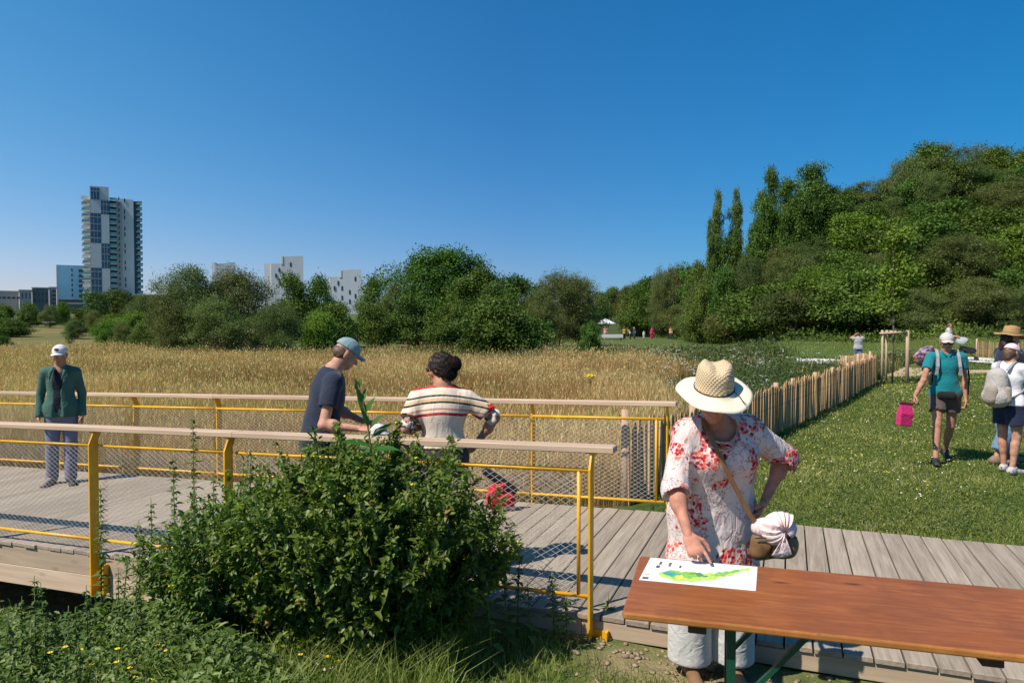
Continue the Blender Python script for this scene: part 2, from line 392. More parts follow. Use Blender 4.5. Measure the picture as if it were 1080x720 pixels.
for s in np.arange(-15.3, -1.5, 1.9):
    for t in (.14, DW-.14):
        mb = MB(); p = UA + US*s + UT*t; g = gz(p.x, p.y)
        mb.tube([(s, t, g-.2), (s, t, lz(s, -.24))], .065, 10); mb.build('support_post', m_dark, walk, True)
# ---------------------------------------------------------------- railings
def railing(side, label):
    "side -1 near, +1 far; posts are flat steel blades cranked inwards at the top"
    t0 = 0 if side < 0 else DW; o = -side     # o: direction towards the deck
    rt = empty('railing', D(0, t0, 0), YAW, label, 'railing', 'railings along the boardwalk')
    P = 1.395 if side < 0 else 1.35; N = 10; so = -.05 if side < 0 else 0
    def q(s, t, z): return Vector((s, t*o, z + dz(s)))
    hs = [.09] + [-P*k for k in range(2, N+1, 2)]
    for i in range(len(hs)-1):
        mb = MB(); mb.t = float(rng.random()); a = q(hs[i]-.0015, -.018, 1.03); b_ = q(hs[i+1]+.0015, -.018, 1.03)
        mb.beam(a, b_, .12, .040, ch=.005); mb.build('handrail', m_rail, rt)
    for k in range(N+1):
        s = so-P*k; mb = MB()
        prof = [(-.105, -.34), (-.02, -.34), (-.02, .93), (.012, 1.0), (.012, 1.006), (-.060, 1.006), (-.105, .91)]
        pts = [q(s-.007, t, z) for t, z in prof]; mb.prism(pts, (.014, 0, 0))
        mb.box(q(s+.10, -.05, -.20), (.012, .05, .24)); mb.box(q(s+.05, -.024, -.20), (.11, .006, .22))
        for zb in (-.13, -.27): mb.tube([q(s+.05, -.018, zb), q(s+.05, -.040, zb)], .011, 6)
        mb.box(q(s, -.024, 1.004), (.07, .08, .005))
        mb.build('post', m_yel, rt, bevel=.0015)
    zt, zb = .885, .10; to = .002
    for k in range(N):
        a = so-P*k - .02; b_ = so-P*(k+1) + .02
        for z_, nm_ in ((zt, 'top_rail'), (zb, 'bottom_rail')): mb = MB(); mb.tube([q(a, to, z_), q(b_, to, z_)], .0135, 8); mb.build(nm_, m_yel, rt, True)
        if k == 0: a -= .075; mb = MB(); mb.tube([q(a, to, zb), q(a, to, zt)], .0125, 8); mb.build('end_bar', m_yel, rt, True)
        if k == N-1: mb = MB(); mb.tube([q(b_, to, zb), q(b_, to, zt)], .0125, 8); mb.build('end_bar', m_yel, rt, True)
        # diamond cable mesh
        a -= .01; h = zt-zb; w = a-b_; dx = .064; ang = .040/.064
        mm = MB(); run = h/ang
        for sg in (1, -1):
            c0 = -run if sg > 0 else 0
            x = c0
            while x < w + (0 if sg > 0 else run):
                # line: from (x,0) to (x+sg*run,h)
                x0, z0, x1, z1 = x, 0.0, x+sg*run, h
                def clip(xx): return (xx-x0)/(x1-x0)
                ta, tb = 0.0, 1.0
                for lim in (0.0, w):
                    u = clip(lim)
                    if (x0 < lim) == (lim == 0.0) and ((x0 < 0 and lim == 0) or (x0 > w and lim == w)): ta = max(ta, u)
                    if (x1 < 0 and lim == 0) or (x1 > w and lim == w): tb = min(tb, u)
                if tb-ta > .02:
                    pa = q(b_ + x0+(x1-x0)*ta, to+.003*sg, zb+h*ta); pb = q(b_ + x0+(x1-x0)*tb, to+.003*sg, zb+h*tb)
                    mm.tube([pa, pb], .0016, 3, False)
                x += dx
        mm.build('wire_mesh', m_wire, rt)
    return rt
railing(-1, 'near yellow steel railing with pale wooden handrail, behind the big leafy bush')
railing(1, 'far yellow steel railing with pale wooden handrail, against the dry meadow')
# ================================================================ chestnut paling fences
m_pale = wood('split_chestnut', (.33, .19, .085), (.56, .36, .18), 'z', .85, .75, .8)
m_post = wood('fence_post_wood', (.38, .26, .17), (.58, .43, .31), 'z', .85, .3)
m_iron = plain('fence_wire', (.25, .23, .2), .6, .1, metal=.6)
def paling(pts, h, label, seed, rz=0, gap=.055, lean=.03, posts=True):
    r = random.Random(seed); base = Vector((pts[0][0], pts[0][1], gz(*pts[0])))
    rt = empty('paling_fence', base, 0, label, 'fence', 'split paling fences by the lawn')
    mb = MB(); mp = []
    line = []
    for (x0, y0), (x1, y1) in zip(pts[:-1], pts[1:]):
        L_ = math.hypot(x1-x0, y1-y0); dx, dy = (x1-x0)/L_, (y1-y0)/L_; d = 0
        while d < L_:
            w = r.uniform(.030, .062); x = x0+dx*d; y = y0+dy*d; z = gz(x, y)
            hh = h*r.uniform(.93, 1.07); le = r.gauss(0, lean)
            mb.t = r.random()
            a = Vector((x, y, z-.05)) - base; b_ = a + Vector((dx*le, dy*le, hh))
            n = Vector((-dy, dx, 0)); u = Vector((dx, dy, 0)); th = r.uniform(.010, .018)
            V = []
            for p, kk in ((a, 1), (a+(b_-a)*.94, .95)):
                V += [p-u*w/2*kk-n*th*.4, p+u*w/2*kk-n*th*.4, p+u*w*.3*kk+n*th, p-u*w*.3*kk+n*th]
            V.append(b_ + u*r.uniform(-.01, .01))
            mb.add(V, [(0, 1, 5, 4), (1, 2, 6, 5), (2, 3, 7, 6), (3, 0, 4, 7), (4, 5, 8), (5, 6, 8), (6, 7, 8), (7, 4, 8)])
            d += w + r.uniform(.3, 1.7)*gap - .02
            line.append((a, n))
        if posts:
            q_ = 0
            while q_ < L_:
                mp.append((x0+dx*q_-dy*.05, y0+dy*q_+dx*.05)); q_ += 1.8
    mb.build('palings', m_pale, rt)
    wi = MB()
    for zz in (.2, .5*h+.1, h*.85):
        wi.tube([a + Vector((0, 0, zz)) - n*.012 for a, n in line[::3]], .003, 4)
    wi.build('tie_wire', m_iron, rt)
    for i, (x, y) in enumerate(mp):
        z = gz(x, y); m2 = MB(); rr = .042
        m2.tube([Vector((x, y, z-.2))-base, Vector((x, y, z+h*.5))-base, Vector((x, y, z+h*(.97 if i else 1.1)))-base], [rr, rr*.97, rr*.93], 9); m2.build('post', m_post, rt, True)
    return rt
paling([(1.17, 7.12), (4.9, 12.4), (8.35, 17.5), (10.75, 21.2)], .86, 'long split chestnut paling fence running from the boardwalk along the lawn', 3, gap=.035)
paling([(11.0, 22.0), (12.3, 25.5), (13.0, 28.5)], .82, 'short pale paling fence bending away beside the sandy path', 5, gap=.008, lean=.01)
paling([(22.8, 35.3), (30.5, 33.6)], .86, 'paling fence beyond the gravel path behind the straw hat', 8, gap=.05, lean=.015)
# ================================================================ far buildings
m_white = plain('white_cladding', (.72, .71, .69), .6, .05, .3, spec=.3)
m_panelw = plain('pale_grey_panel', (.52, .54, .55), .5, .06, .4)
m_glassb = plain('blue_grey_glazing', (.055, .095, .16), .15, .3, .5, spec=.6)
m_glassd = plain('dark_window', (.035, .045, .055), .15, .2, 1, spec=.6)
m_teal = plain('teal_balustrade_glass', (.16, .36, .38), .2, .2, .6, spec=.6)
m_slab = plain('concrete_slab', (.58, .56, .53), .8, .08, .5)
m_gwall = plain('grey_concrete', (.36, .35, .34), .8, .1, .4)
m_cyan = plain('light_blue_cladding', (.20, .46, .64), .5, .04, .3)
m_dgrey = plain('dark_grey_cladding', (.13, .135, .145), .6, .1, .3)
m_brick = plain('brown_brick', (.20, .13, .10), .85, .1, .5)
def bframe(px, Y, label, name='apartment_building', rz=0.0, pyb=None):
    "building whose local x runs across the view, y away; base on the ground"
    p = W(px, 338, Y); z = gz(p.x, p.y)
    th = math.atan2(-p.x, p.y); o = empty(name, (p.x, p.y, z), th, label, 'building'); o.scale = (math.cos(th), 1, 1)   # each block faces the meadow
    return o, z
Yt = 310.0; mpp = Yt/FPX
tw, zt_ = bframe(120, Yt, 'tall white high rise tower with checkered blue glass panels and stacked balconies', 'tower_block')
def bx_(o, name, m, x0, x1, ytop, ybot, d0, d1, px0=120, z0=None, Y=Yt, base=None):
    k = Y/FPX; zg = o.location.z
    za = CAM_H + (338-ytop)*k - zg; zb = (CAM_H + (338-ybot)*k - zg) if ybot is not None else -1
    mb = MB(); mb.box(((x0+x1)/2*k-px0*k, (d0+d1)/2, (za+zb)/2), ((x1-x0)*k, d1-d0, za-zb)); return mb.build(name, m, o)
bx_(tw, 'wall', m_white, 98, 116.5, 212.5, None, 0.3, 22)
bx_(tw, 'rooftop_box', m_panelw, 97.2, 116.8, 198.5, 212.2, .1, 16)
for (x0, x1, y0, y1, mm, dd) in [(97.5, 108.4, 214, 226.4, m_panelw, 0), (108.6, 116.8, 213, 227, m_glassb, .1), (97.5, 108.2, 226.6, 257.2, m_glassb, .1), (108.6, 117, 227.3, 257.2, m_panelw, 0),
                        (97.2, 108.2, 257.6, 283, m_panelw, 0), (108.6, 117, 257.6, 283.2, m_glassb, .1), (97.5, 108.2, 283.3, 312, m_glassb, .1), (108.6, 117, 283.6, 318, m_panelw, 0), (98.2, 107, 200, 212, m_glassb, -.05)]:
    o = bx_(tw, 'facade_panel' if mm is m_panelw else 'glazing', mm, x0, x1, y0, y1, -.1+dd*1.0, .6)
    if mm is m_glassb:   # transoms, one mesh
        mb = MB(); k = mpp; y = y0+3.7
        while y < y1-1: mb.box(((x0+x1)/2*k-120*k, -.06+dd-.1, CAM_H+(338-y)*k-zt_), ((x1-x0)*k, .12, .3)); y += 7.3
        for xx in (x0+(x1-x0)*.33, x0+(x1-x0)*.67): mb.box((xx*k-120*k, -.07+dd-.1, CAM_H+(338-(y0+y1)/2)*k-zt_), (.18, .1, (y1-y0)*k))
        mb.build('transom', m_gwall, o)
bx_(tw, 'recess_wall', m_glassd, 116.8, 124.6, 212, None, 3, 20)
bx_(tw, 'side_wall', m_white, 124.6, 143.2, 207.5, None, 6, 24)
bx_(tw, 'shaded_wall', m_gwall, 124.5, 130.5, 212.5, None, 1.2, 6.0)  # wall strip lying in shade: the shade is put in by the grey colour
bx_(tw, 'east_wing', m_glassd, 143.2, 150.5, 208.5, None, 8, 24)
bx_(tw, 'west_wing', m_slab, 89.8, 97.2, 209.5, None, 4, 20)
z = 212.0; f = 0
while z < 322:
    k = mpp; zz = CAM_H+(338-z)*k-zt_
    mb = MB(); mb.box(((121)*k-120*k, 1.6, zz), (7.4*k, 2.8, .35)); b1 = mb.build('balcony', m_slab, tw)
    mb = MB(); mb.box(((121)*k-120*k, .25, zz+.75), (7.0*k, .08, 1.0)); mb.build('balustrade', m_teal, b1)
    mb = MB(); mb.box((92.2*k-120*k, 3.0, zz+.1), (8.8*k, 3.4, .4)); b2 = mb.build('balcony', m_white, tw)
    mb = MB(); mb.box((92.4*k-120*k, 1.4, zz+.8), (7.8*k, .08, 1.0)); mb.build('balustrade', m_teal if f % 5 else m_white, b2)
    mb = MB(); mb.box((149.3*k-120*k, 8.2, zz+.2), (6.6*k, 3.6, .35)); b3 = mb.build('balcony', m_slab, tw)
    mb = MB(); mb.box((150*k-120*k, 6.5, zz+.9), (5.6*k, .08, 1.0)); mb.build('balustrade', m_teal, b3)
    if f % 3 != 1:
        mb = MB(); mb.box((133.5*k-120*k, 5.95, zz+1.2), (.5, .12, 1.7)); mb.build('window', m_glassd, tw)
    mb = MB(); mb.box((127.3*k-120*k, 1.15, zz+1.2), (.5, .12, 1.2)); mb.build('window', m_glassd, tw)
    z += 6.05; f += 1
# blue block
bb, zb_ = bframe(80, 330, 'pale blue cladded block with a row of small dark windows left of the tower'); k = 330/FPX
bx_(bb, 'wall', m_cyan, 62.6, 92, 280, 316, 0, 18, 80, Y=330)
bx_(bb, 'side_wall', m_gwall, 60.6, 62.5, 280, None, .3, 18, 80, Y=330)
bx_(bb, 'ground_floor', m_dgrey, 62.7, 95, 316.2, None, 1.5, 17, 80, Y=330)
for i in range(6):
    y = 285+i*5.25
    mb = MB(); mb.box(((76.8-80)*k, -.02, CAM_H+(338-y)*k-zb_), (.65, .1, 1.3)); mb.build('window', m_glassd, bb)
    mb = MB(); mb.box(((86.2-80)*k, -.02, CAM_H+(338-y-.7)*k-zb_), (2.1, .1, 1.4)); mb.build('window', m_glassd, bb)
# low grey blocks
def low(px0, px1, top, Y, mm, label, wins, d=14):
    o, zg = bframe((px0+px1)/2, Y, label); k = Y/FPX; c = (px0+px1)/2
    bx_(o, 'wall', mm, px0, px1, top, None, 0, d, c, Y=Y)
    mb = MB(); mb.box((0, d/2, CAM_H+(338-top)*k-zg+.2), ((px1-px0)*k+.6, d+.6, .4)); mb.build('roof', m_slab, o)
    for (wx, wy, ww, wh) in wins:
        mb = MB(); mb.box(((wx-c)*k, -.02, CAM_H+(338-wy)*k-zg), (ww*k, .12, wh*k)); mb.build('window', m_glassd, o)
    return o
low(-10, 20.5, 307.5, 300, m_gwall, 'low grey flat roofed block furthest left in the distance', [(5+i*5, 314, 3.6, 2.2) for i in range(-3, 4)])
low(21, 34, 306.5, 292, m_gwall, 'narrow grey block beside the dark low block, left distance', [(24, 312, 1.2, 6), (28, 312, 1.2, 6), (32, 312, 1.0, 6)])
low(34.5, 52, 304, 296, m_dgrey, 'dark grey block with tall strip windows, left distance', [(37.5+i*4, 310, 1.6, 4) for i in range(4)]+[(37.5+i*4, 317, 1.6, 4) for i in range(4)])
low(52.5, 60, 303.5, 306, m_gwall, 'small brownish grey block right against the pale blue block', [(57.5, 307+i*4.3, 3.4, 2.4) for i in range(4)])
low(66, 92, 320.5, 240, m_dgrey, 'single storey dark shed with pale roof below the pale blue block', [(72, 325, 3, 3), (82, 325, 3, 3)], 9)
low(142, 190, 311.5, 300, m_brick, 'long low brown building behind the willows right of the tower', [(150+i*6, 316, 3, 3) for i in range(6)])
# white stepped buildings with sloping tops
def stepped(pa, pb, ps, yl, yr0, yr1, Y, label, wins, side):
    c = (pa+pb)/2; o, zg = bframe(c, Y, label); k = Y/FPX
    def z(y): return CAM_H + (338-y)*k - zg
    for nm, x0, x1, ya, yb_, mm, d0 in (('wall', pa+side, ps, yl, yl-.6, m_panelw2, 0), ('wall', ps, pb, yr0, yr1, m_panelw2, -.15)):
        mb = MB(); mb.prism([((x0-c)*k, d0, -1), ((x1-c)*k, d0, -1), ((x1-c)*k, d0, z(yb_)), ((x0-c)*k, d0, z(ya))], (0, 16, 0)); mb.build(nm, mm, o)
    mb = MB(); mb.box(((pa+side/2-c)*k, 8, (z(yl)-1)/2), (side*k, 15.4, z(yl)+1)); mb.build('side_wall', m_white, o)
    mb = MB(); mb.box(((ps+1.3-c)*k, 7.9, (z(yl)+z(yr0))/2+.2), (2.2*k, 16.5, z(yr0)-z(yl)+.6)); mb.build('stair_head', m_white, o)
    for wx, wy in wins:
        mb = MB(); mb.box(((wx-c)*k, -.18, z(wy)), (1.7*k, .16, 4.4*k)); mb.build('window', m_glassd, o)
m_panelw2 = plain('white_render', (.56, .57, .59), .7, .04, .3)
stepped(279.5, 320.5, 296.5, 278.5, 271, 269.5, 330, 'white stepped block with few dark windows, left of the pair', [(295, 285), (307, 279), (291.5, 291), (299, 290.5), (307, 290), (295, 296), (315, 296), (303, 300)], 7)
stepped(343.5, 381.5, 358, 292.5, 285.5, 283.5, 345, 'white stepped block with sloping top, between the dark trees and the oak', [(357, 298.5), (375, 294), (353, 304), (361, 304), (369, 308), (361, 314), (369, 318), (375, 312)], 5)
stepped(224.5, 249, 227.5, 277.5, 279, 276.5, 350, 'white building top peeping over the willow trees', [], 2)
# vehicles far left
m_car = plain('dark_car_paint', (.03, .035, .045), .25, .1, spec=.6, coat=.5)
m_van = plain('white_car_paint', (.75, .75, .75), .3, .03, spec=.5)
m_tyre = plain('tyre_rubber', (.02, .02, .02), .9); m_silver = plain('silver_car_paint', (.35, .36, .38), .3, .05, spec=.6)
def car(x, y, rz, m, label, van=False):
    o = empty('parked_car', (x, y, gz(x, y)), rz, label, 'van' if van else 'car')
    prof = [(-2.1, .35), (2.1, .35), (2.15, .7), (1.95, .88), (1.0, .98), (.35, 1.42), (-1.2, 1.45), (-1.9, 1.0), (-2.15, .9)] if not van else \
        [(-2.5, .35), (2.4, .35), (2.45, .85), (1.9, 1.15), (1.3, 1.95), (-2.5, 2.0)]
    mb = MB(); mb.prism([(a, -.85, b_) for a, b_ in prof], (0, 1.7, 0)); mb.build('body', m, o, bevel=.06)
    gl = [(-1.6, 1.02), (.85, 1.0), (.3, 1.36), (-1.15, 1.39)] if not van else [(.6, 1.2), (1.75, 1.2), (1.25, 1.8), (.6, 1.8)]
    for yy in (-.862, .852):
        mb = MB(); mb.prism([(a, yy, b_) for a, b_ in gl], (0, .01, 0)); mb.build('window', m_glassd, o)
    for sx in (-1.3, 1.3):
        for sy in (-.8, .8):
            mb = MB(); mb.tube([(sx, sy-.1, .33), (sx, sy+.1, .33)], .33, 14); mb.build('wheel', m_tyre, o)

for px, Y, rz_, mm, lb, vn in ((60, 150, .1, m_car, 'dark car parked far off below the pale blue block', False), (101, 140, .2, m_silver, 'silver car half hidden by bushes at the foot of the tower', False), (4, 150, -.1, m_van, 'white van at the far left edge of the meadow', True)):
    p = W(px, 338, Y); car(p.x, p.y, rz_, mm, lb, vn)
# ================================================================ vegetation
def unit(n): 
    v = rng.normal(size=(n, 3)); return v/np.linalg.norm(v, axis=1, keepdims=True)
def leaves(P, D_, N_, L, Wd, tint, shape=6, fold=.25):
    "one leaf per row: P base, D_ direction, N_ rough normal, L length, Wd width; returns V, F, T"
    D_ = D_/np.linalg.norm(D_, axis=1, keepdims=True)
    S = np.cross(D_, N_); S /= np.linalg.norm(S, axis=1, keepdims=True)+1e-9; N = np.cross(S, D_)
    n = len(P); L = np.broadcast_to(L, n)[:, None]; Wd = np.broadcast_to(Wd, n)[:, None]
    if shape == 4:
        V = np.stack([P, P+D_*L*.45+S*Wd/2, P+D_*L, P+D_*L*.45-S*Wd/2], 1).reshape(-1, 3)
        F = (np.arange(n)[:, None]*4+np.array([[0, 1, 2, 3]])); T = np.repeat(tint, 4)
    else:  # folded and curved along the midrib
        V = np.stack([P, P+D_*L*.35+S*Wd/2+N*Wd*fold, P+D_*L*.72+S*Wd*.33+N*Wd*(fold-.18), P+D_*L-N*L*.12,
                      P+D_*L*.72-S*Wd*.33+N*Wd*(fold-.18), P+D_*L*.35-S*Wd/2+N*Wd*fold, P+D_*L*.5], 1).reshape(-1, 3)
        b_ = np.arange(n)[:, None]*7
        F = np.concatenate([b_+np.array([[0, 1, 2, 6]]), b_+np.array([[6, 2, 3, 3]]), b_+np.array([[6, 3, 4, 4]]), b_+np.array([[0, 6, 4, 5]])])
        F = [np.concatenate([b_+np.array([[0, 1, 2, 6]]), b_+np.array([[0, 6, 4, 5]])]), np.concatenate([b_+np.array([[6, 2, 3]]), b_+np.array([[6, 3, 4]])])]
        T = np.repeat(tint, 7)
    return V, F, T
def crown(lobes, n, leaf, aspect=.5, droop=0, jitter=.35, up=.4):
    "leaves gathered in twig clumps on the skins of many small lobes; lobes (m,4) x,y,z,r"
    lobes = np.array(lobes); w = lobes[:, 3]**2; w /= w.sum()
    n = int(n*1.9); nt_ = max(8, n//9)
    li = rng.choice(len(lobes), nt_, p=w); u = unit(nt_); u[:, 2] = np.abs(u[:, 2])*.75+u[:, 2]*.25
    u /= np.linalg.norm(u, axis=1, keepdims=True)
    r = lobes[li, 3]*(1-jitter*rng.random(nt_)**1.6 + .10*rng.normal(size=nt_))
    tw = lobes[li, :3] + u*r[:, None]*np.array([1, 1, .85])
    sz = max(lobes[:, 2].max()*.16, .35); q_ = tw/sz*2.2; hol = np.sin(q_[:, 0]+1.3*np.sin(q_[:, 2]))+np.sin(q_[:, 1]*1.2+1.5*np.sin(q_[:, 0]))+np.sin(q_[:, 2]*1.4+q_[:, 1])
    kp = hol > -1.05+.35*rng.normal(size=nt_); tw, u, li = tw[kp], u[kp], li[kp]; nt_ = len(tw)          # dark hollows between the branches
    tw += u*(.12*sz*np.sin(q_[kp][:, 0]*3+q_[kp][:, 2]*2.3))[:, None]
    ti = np.clip(.5+.18*rng.normal(size=nt_)+.25*(rng.random(len(lobes))[li]-.5), 0, 1)
    k = np.repeat(np.arange(nt_), 9); m = len(k)
    P = tw[k] + rng.normal(size=(m, 3))*leaf*1.1 + np.array([0, 0, -droop*leaf])*rng.random(m)[:, None]*3
    Dr = u[k]*.5 + unit(m)*.9 + np.array([0, 0, -droop])
    N = u[k]*.7 + unit(m)*.6 + np.array([0, 0, up])
    L = leaf*rng.uniform(.7, 1.4, m)
    return leaves(P, Dr, N, L, L*aspect, np.clip(ti[k]+.13*rng.normal(size=m), 0, 1), 4)
def trunk_mesh(h, r0, lobes, nb=9, multi=1):
    mb = MB(); lob = np.array(lobes)
    for q in range(multi):
        a0 = rng.uniform(0, 6.28); lean = .12*h if multi > 1 else .03*h
        top = Vector((math.cos(a0)*lean, math.sin(a0)*lean, h*.62))
        pts = [Vector((math.cos(a0)*.05*multi, math.sin(a0)*.05*multi, -.3)), top*.35+Vector((rng.normal(0, .04), rng.normal(0, .04), 0)), top*.7, top]
        mb.tube(pts, [r0/multi**.4, r0*.75/multi**.4, r0*.55/multi**.4, r0*.25/multi**.4], 7)
        for i in range(nb//multi+1):
            l = lob[rng.integers(len(lob))]; f = rng.uniform(.25, .85); p = top*f
            e = Vector(l[:3])*.92; m_ = p*.45+e*.55+Vector((0, 0, .06*h)); mb.tube([p, m_, e], [r0*.34/multi**.3, r0*.22/multi**.3, r0*.06], 5)
    return mb
def lobes_round(wd, h, base=.15, n=26, flat=1.0, skew=0, prof=None):
    out = []; p1, p2 = rng.uniform(0, 6, 2)
    for i in range(int(n*1.7)):
        z = rng.uniform(base, .93); pr = (prof(z) if prof else math.sin(math.pi*min(1, (z-base*.3)/(1-base*.3))**.75)**.7)
        a = rng.uniform(0, 2*math.pi); rr = wd/2*pr*math.sqrt(rng.uniform(.15, 1))*.78*(1+.22*math.sin(2*a+p1+3*z)+.16*math.sin(8*z+p2+a))
        out.append((rr*math.cos(a)+skew*z, rr*math.sin(a), z*h, wd*rng.uniform(.085, .19)*(.75+.4*pr)))
    out.append((0, 0, h*.5, wd*.26)); out.append((0, 0, h*.72, wd*.2))
    return out
m_lw = leafmat('willow_leaf', (.06, .08, .024), (.115, .15, .042), (.19, .22, .08), .3, rnd=.18)
m_ld = leafmat('dark_leaf', (.026, .052, .009), (.070, .122, .019), (.16, .225, .042), .2, rnd=.22)
m_lb = leafmat('bright_leaf', (.07, .12, .015), (.125, .20, .027), (.19, .27, .05), .35, rnd=.2)
m_lo = leafmat('oak_leaf', (.022, .045, .007), (.06, .11, .013), (.14, .20, .03), .2, rnd=.15)
m_lh = leafmat('hawthorn_leaf', (.055, .07, .02), (.095, .12, .03), (.17, .12, .05), .25, rnd=.2)
m_lp = leafmat('poplar_leaf', (.08, .13, .03), (.15, .21, .05), (.22, .28, .08), .4, rnd=.12)
m_bark = plain('bark', (.17, .13, .095), .9, .3, 8, .5, 40)
def make_tree(name, matl, wd, h, n, leaf, lob, asp=.5, droop=0, r0=.12, multi=1, up=.4, jit=.35):
    V, F, T = crown(lob, n, leaf, asp, droop, jit, up)
    t = empty(name); npmesh('crown', V, F, matl, t, tint=T)
    trunk_mesh(h, r0, lob, 10, multi).build('trunk', m_bark, t, True)
    t['_w'] = float(np.percentile(np.hypot(V[:, 0], V[:, 1]), 96)*2); t['_h'] = float(np.percentile(V[:, 2], 99.3))
    return t
col_p = lambda z: .8 if .1 < z < .8 else max(.25, (1-z)*3.6)
PROTO = {
 'willow': make_tree('willow_shrub', m_lw, 5.0, 4.6, 24000, .125, lobes_round(5.0, 4.6, .12, 34), .30, .25, .10, 3),
 'willowb': make_tree('willow_shrub', m_lw, 5.6, 4.2, 24000, .125, lobes_round(5.6, 4.2, .1, 30), .30, .25, .10, 4),
 'dark': make_tree('broadleaf_tree', m_ld, 5.0, 5.4, 14000, .15, lobes_round(5.0, 5.4, .14, 30), .55, .05, .13),
 'darkb': make_tree('broadleaf_bush', m_ld, 4.6, 3.6, 12000, .14, lobes_round(4.6, 3.6, .08, 28), .55, .05, .1, 3),
 'bright': make_tree('broadleaf_bush', m_lb, 4.4, 3.2, 11000, .15, lobes_round(4.4, 3.2, .08, 28), .55, .0, .08, 3),
 'haw': make_tree('hawthorn_bush', m_lh, 4.6, 3.8, 12000, .13, lobes_round(4.6, 3.8, .08, 30), .45, .1, .1, 3),
 'oak': make_tree('oak_tree', m_lo, 12.0, 10.5, 36000, .21, lobes_round(12, 10.5, .12, 70), .6, .0, .3),
 'tall': make_tree('broadleaf_tree', m_ld, 5.0, 9.0, 20000, .17, lobes_round(5.0, 9.0, .1, 44, prof=lambda z: .95 if z < .65 else max(.3, (1-z)*2.7)), .55, 0, .16),
 'poplar': make_tree('poplar_tree', m_lp, 3.0, 10.0, 15000, .16, lobes_round(3.0, 10.0, .06, 46, prof=col_p), .6, .1, .14),
 'thin': make_tree('young_ash_tree', m_lw, 6.0, 8.0, 15000, .13, lobes_round(6.0, 8.0, .34, 26), .4, .1, .10, 3, jit=.9),
}
used = {k: False for k in PROTO}
def copy_tree(o, parent=None, name=None):
    c = o.copy(); COL.objects.link(c); c.parent = parent
    for ch in list(o.children): copy_tree(ch, c)
    return c
def plant(kind, x, y, h=None, w=None, label=None, group=None, cat='bush', rz=None, sink=.1):
    p = PROTO[kind]
    if used[kind]: o = copy_tree(p)
    else: o = p; used[kind] = True
    hh = (h or p['_h'])/PROTO_H[kind]; ww = (w/PROTO_W[kind]) if w else hh
    o.location = (x, y, gz(x, y)-sink); o.scale = (ww, ww, hh); o.rotation_euler = (0, 0, rng.uniform(0, 6.28) if rz is None else rz)
    for k in ('label', 'category', 'group'):
        if k in o.keys(): del o[k]
    tag(o, label, cat, group)
    return o
PROTO_H = {k: p['_h'] for k, p in PROTO.items()}; PROTO_W = {k: p['_w'] for k, p in PROTO.items()}
for p in PROTO.values(): del p['_w'], p['_h']
_ck = {}
def ptree(kind, px, ytop, Y, wpx, label, group=None, cat='tree'):
    "tree whose top stands at (px, ytop) of the view when Y metres out"
    p = W(px, ytop, Y); g = gz(p.x, p.y); return plant(kind, p.x, p.y, max(1.2, p.z-g+.1), wpx*Y/FPX, label, group, cat)
G1 = 'willow shrubs at the meadow edge'
ptree('willow', 203, 283, 48, 88, 'large grey green willow shrub, leftmost of the big ones below the tower', G1)
ptree('willowb', 250, 286, 50, 90, 'large grey green willow shrub hiding the base of a white building', G1)
ptree('willowb', 180, 308, 46, 60, 'lower willow shrub at the left foot of the big willows', G1)
ptree('willow', 228, 318, 45, 80, 'low willow shrub in front of the two big willows', G1)
ptree('willowb', 290, 322, 47, 64, 'rounded willow shrub at the right end of the willow clump', G1)
ptree('darkb', 345, 322, 53, 56, 'rounded yellow green bush below the second white block', cat='bush')
ptree('darkb', 352, 320, 60, 52, 'green bush in front of the dark trees between the white blocks', cat='bush')
ptree('bright', 338, 330, 50, 46, 'bright green low bush at the meadow edge below the white blocks', cat='bush')
ptree('darkb', 310, 291, 78, 42, 'dark dense tree in front of the left white block')
ptree('darkb', 336, 293, 80, 40, 'dark dense tree between the two white blocks')
ptree('darkb', 393, 294, 82, 40, 'dark brownish tree right of the white blocks beside the oak')
ptree('willow', 416, 300, 72, 44, 'pale olive shrub tree at the left side of the oak')
ptree('darkb', 396, 322, 60, 40, 'low green bush below the dark brownish tree', cat='bush')
ptree('oak', 463, 265, 74, 122, 'large dark green oak standing above all shrubs in the middle')
ptree('darkb', 436, 312, 62, 56, 'dark bush at the left foot of the oak', cat='bush')
ptree('darkb', 475, 320, 60, 50, 'dark bush right under the oak crown', cat='bush')
ptree('dark', 502, 286, 66, 64, 'tree filling the gap right of the oak')
ptree('dark', 538, 293, 62, 66, 'rounded olive tree right of the oak')
ptree('darkb', 524, 314, 45, 92, 'big rounded dark green bush standing out in the meadow', cat='bush')
ptree('willowb', 612, 293, 70, 60, 'olive willow tree right beside the gap with the parasol')
ptree('willowb', 588, 289, 68, 74, 'wide olive willow tree before the gap with the parasol')
ptree('willow', 570, 306, 60, 50, 'willow shrub between the olive trees')
ptree('darkb', 560, 335, 58, 50, 'low dark shrub left of the yellow hut', cat='bush')
ptree('dark', 622, 340, 42, 26, 'small very dark shrub alone in the meadow before the parasol', cat='bush')
ptree('dark', 645, 304, 190, 30, 'small far tree on the skyline in the gap', 'far trees on the skyline')
ptree('dark', 660, 303, 200, 26, 'second small far tree on the skyline in the gap', 'far trees on the skyline')
ptree('dark', 632, 309, 180, 26, 'third small far tree on the skyline next to the willow', 'far trees on the skyline')
ptree('darkb', 103, 309, 110, 40, 'dark round tree at the foot of the tower')
ptree('darkb', 128, 307, 112, 42, 'dark round tree right under the white side wall of the tower')
ptree('willow', 150, 312, 90, 46, 'olive tree right of the tower foot')
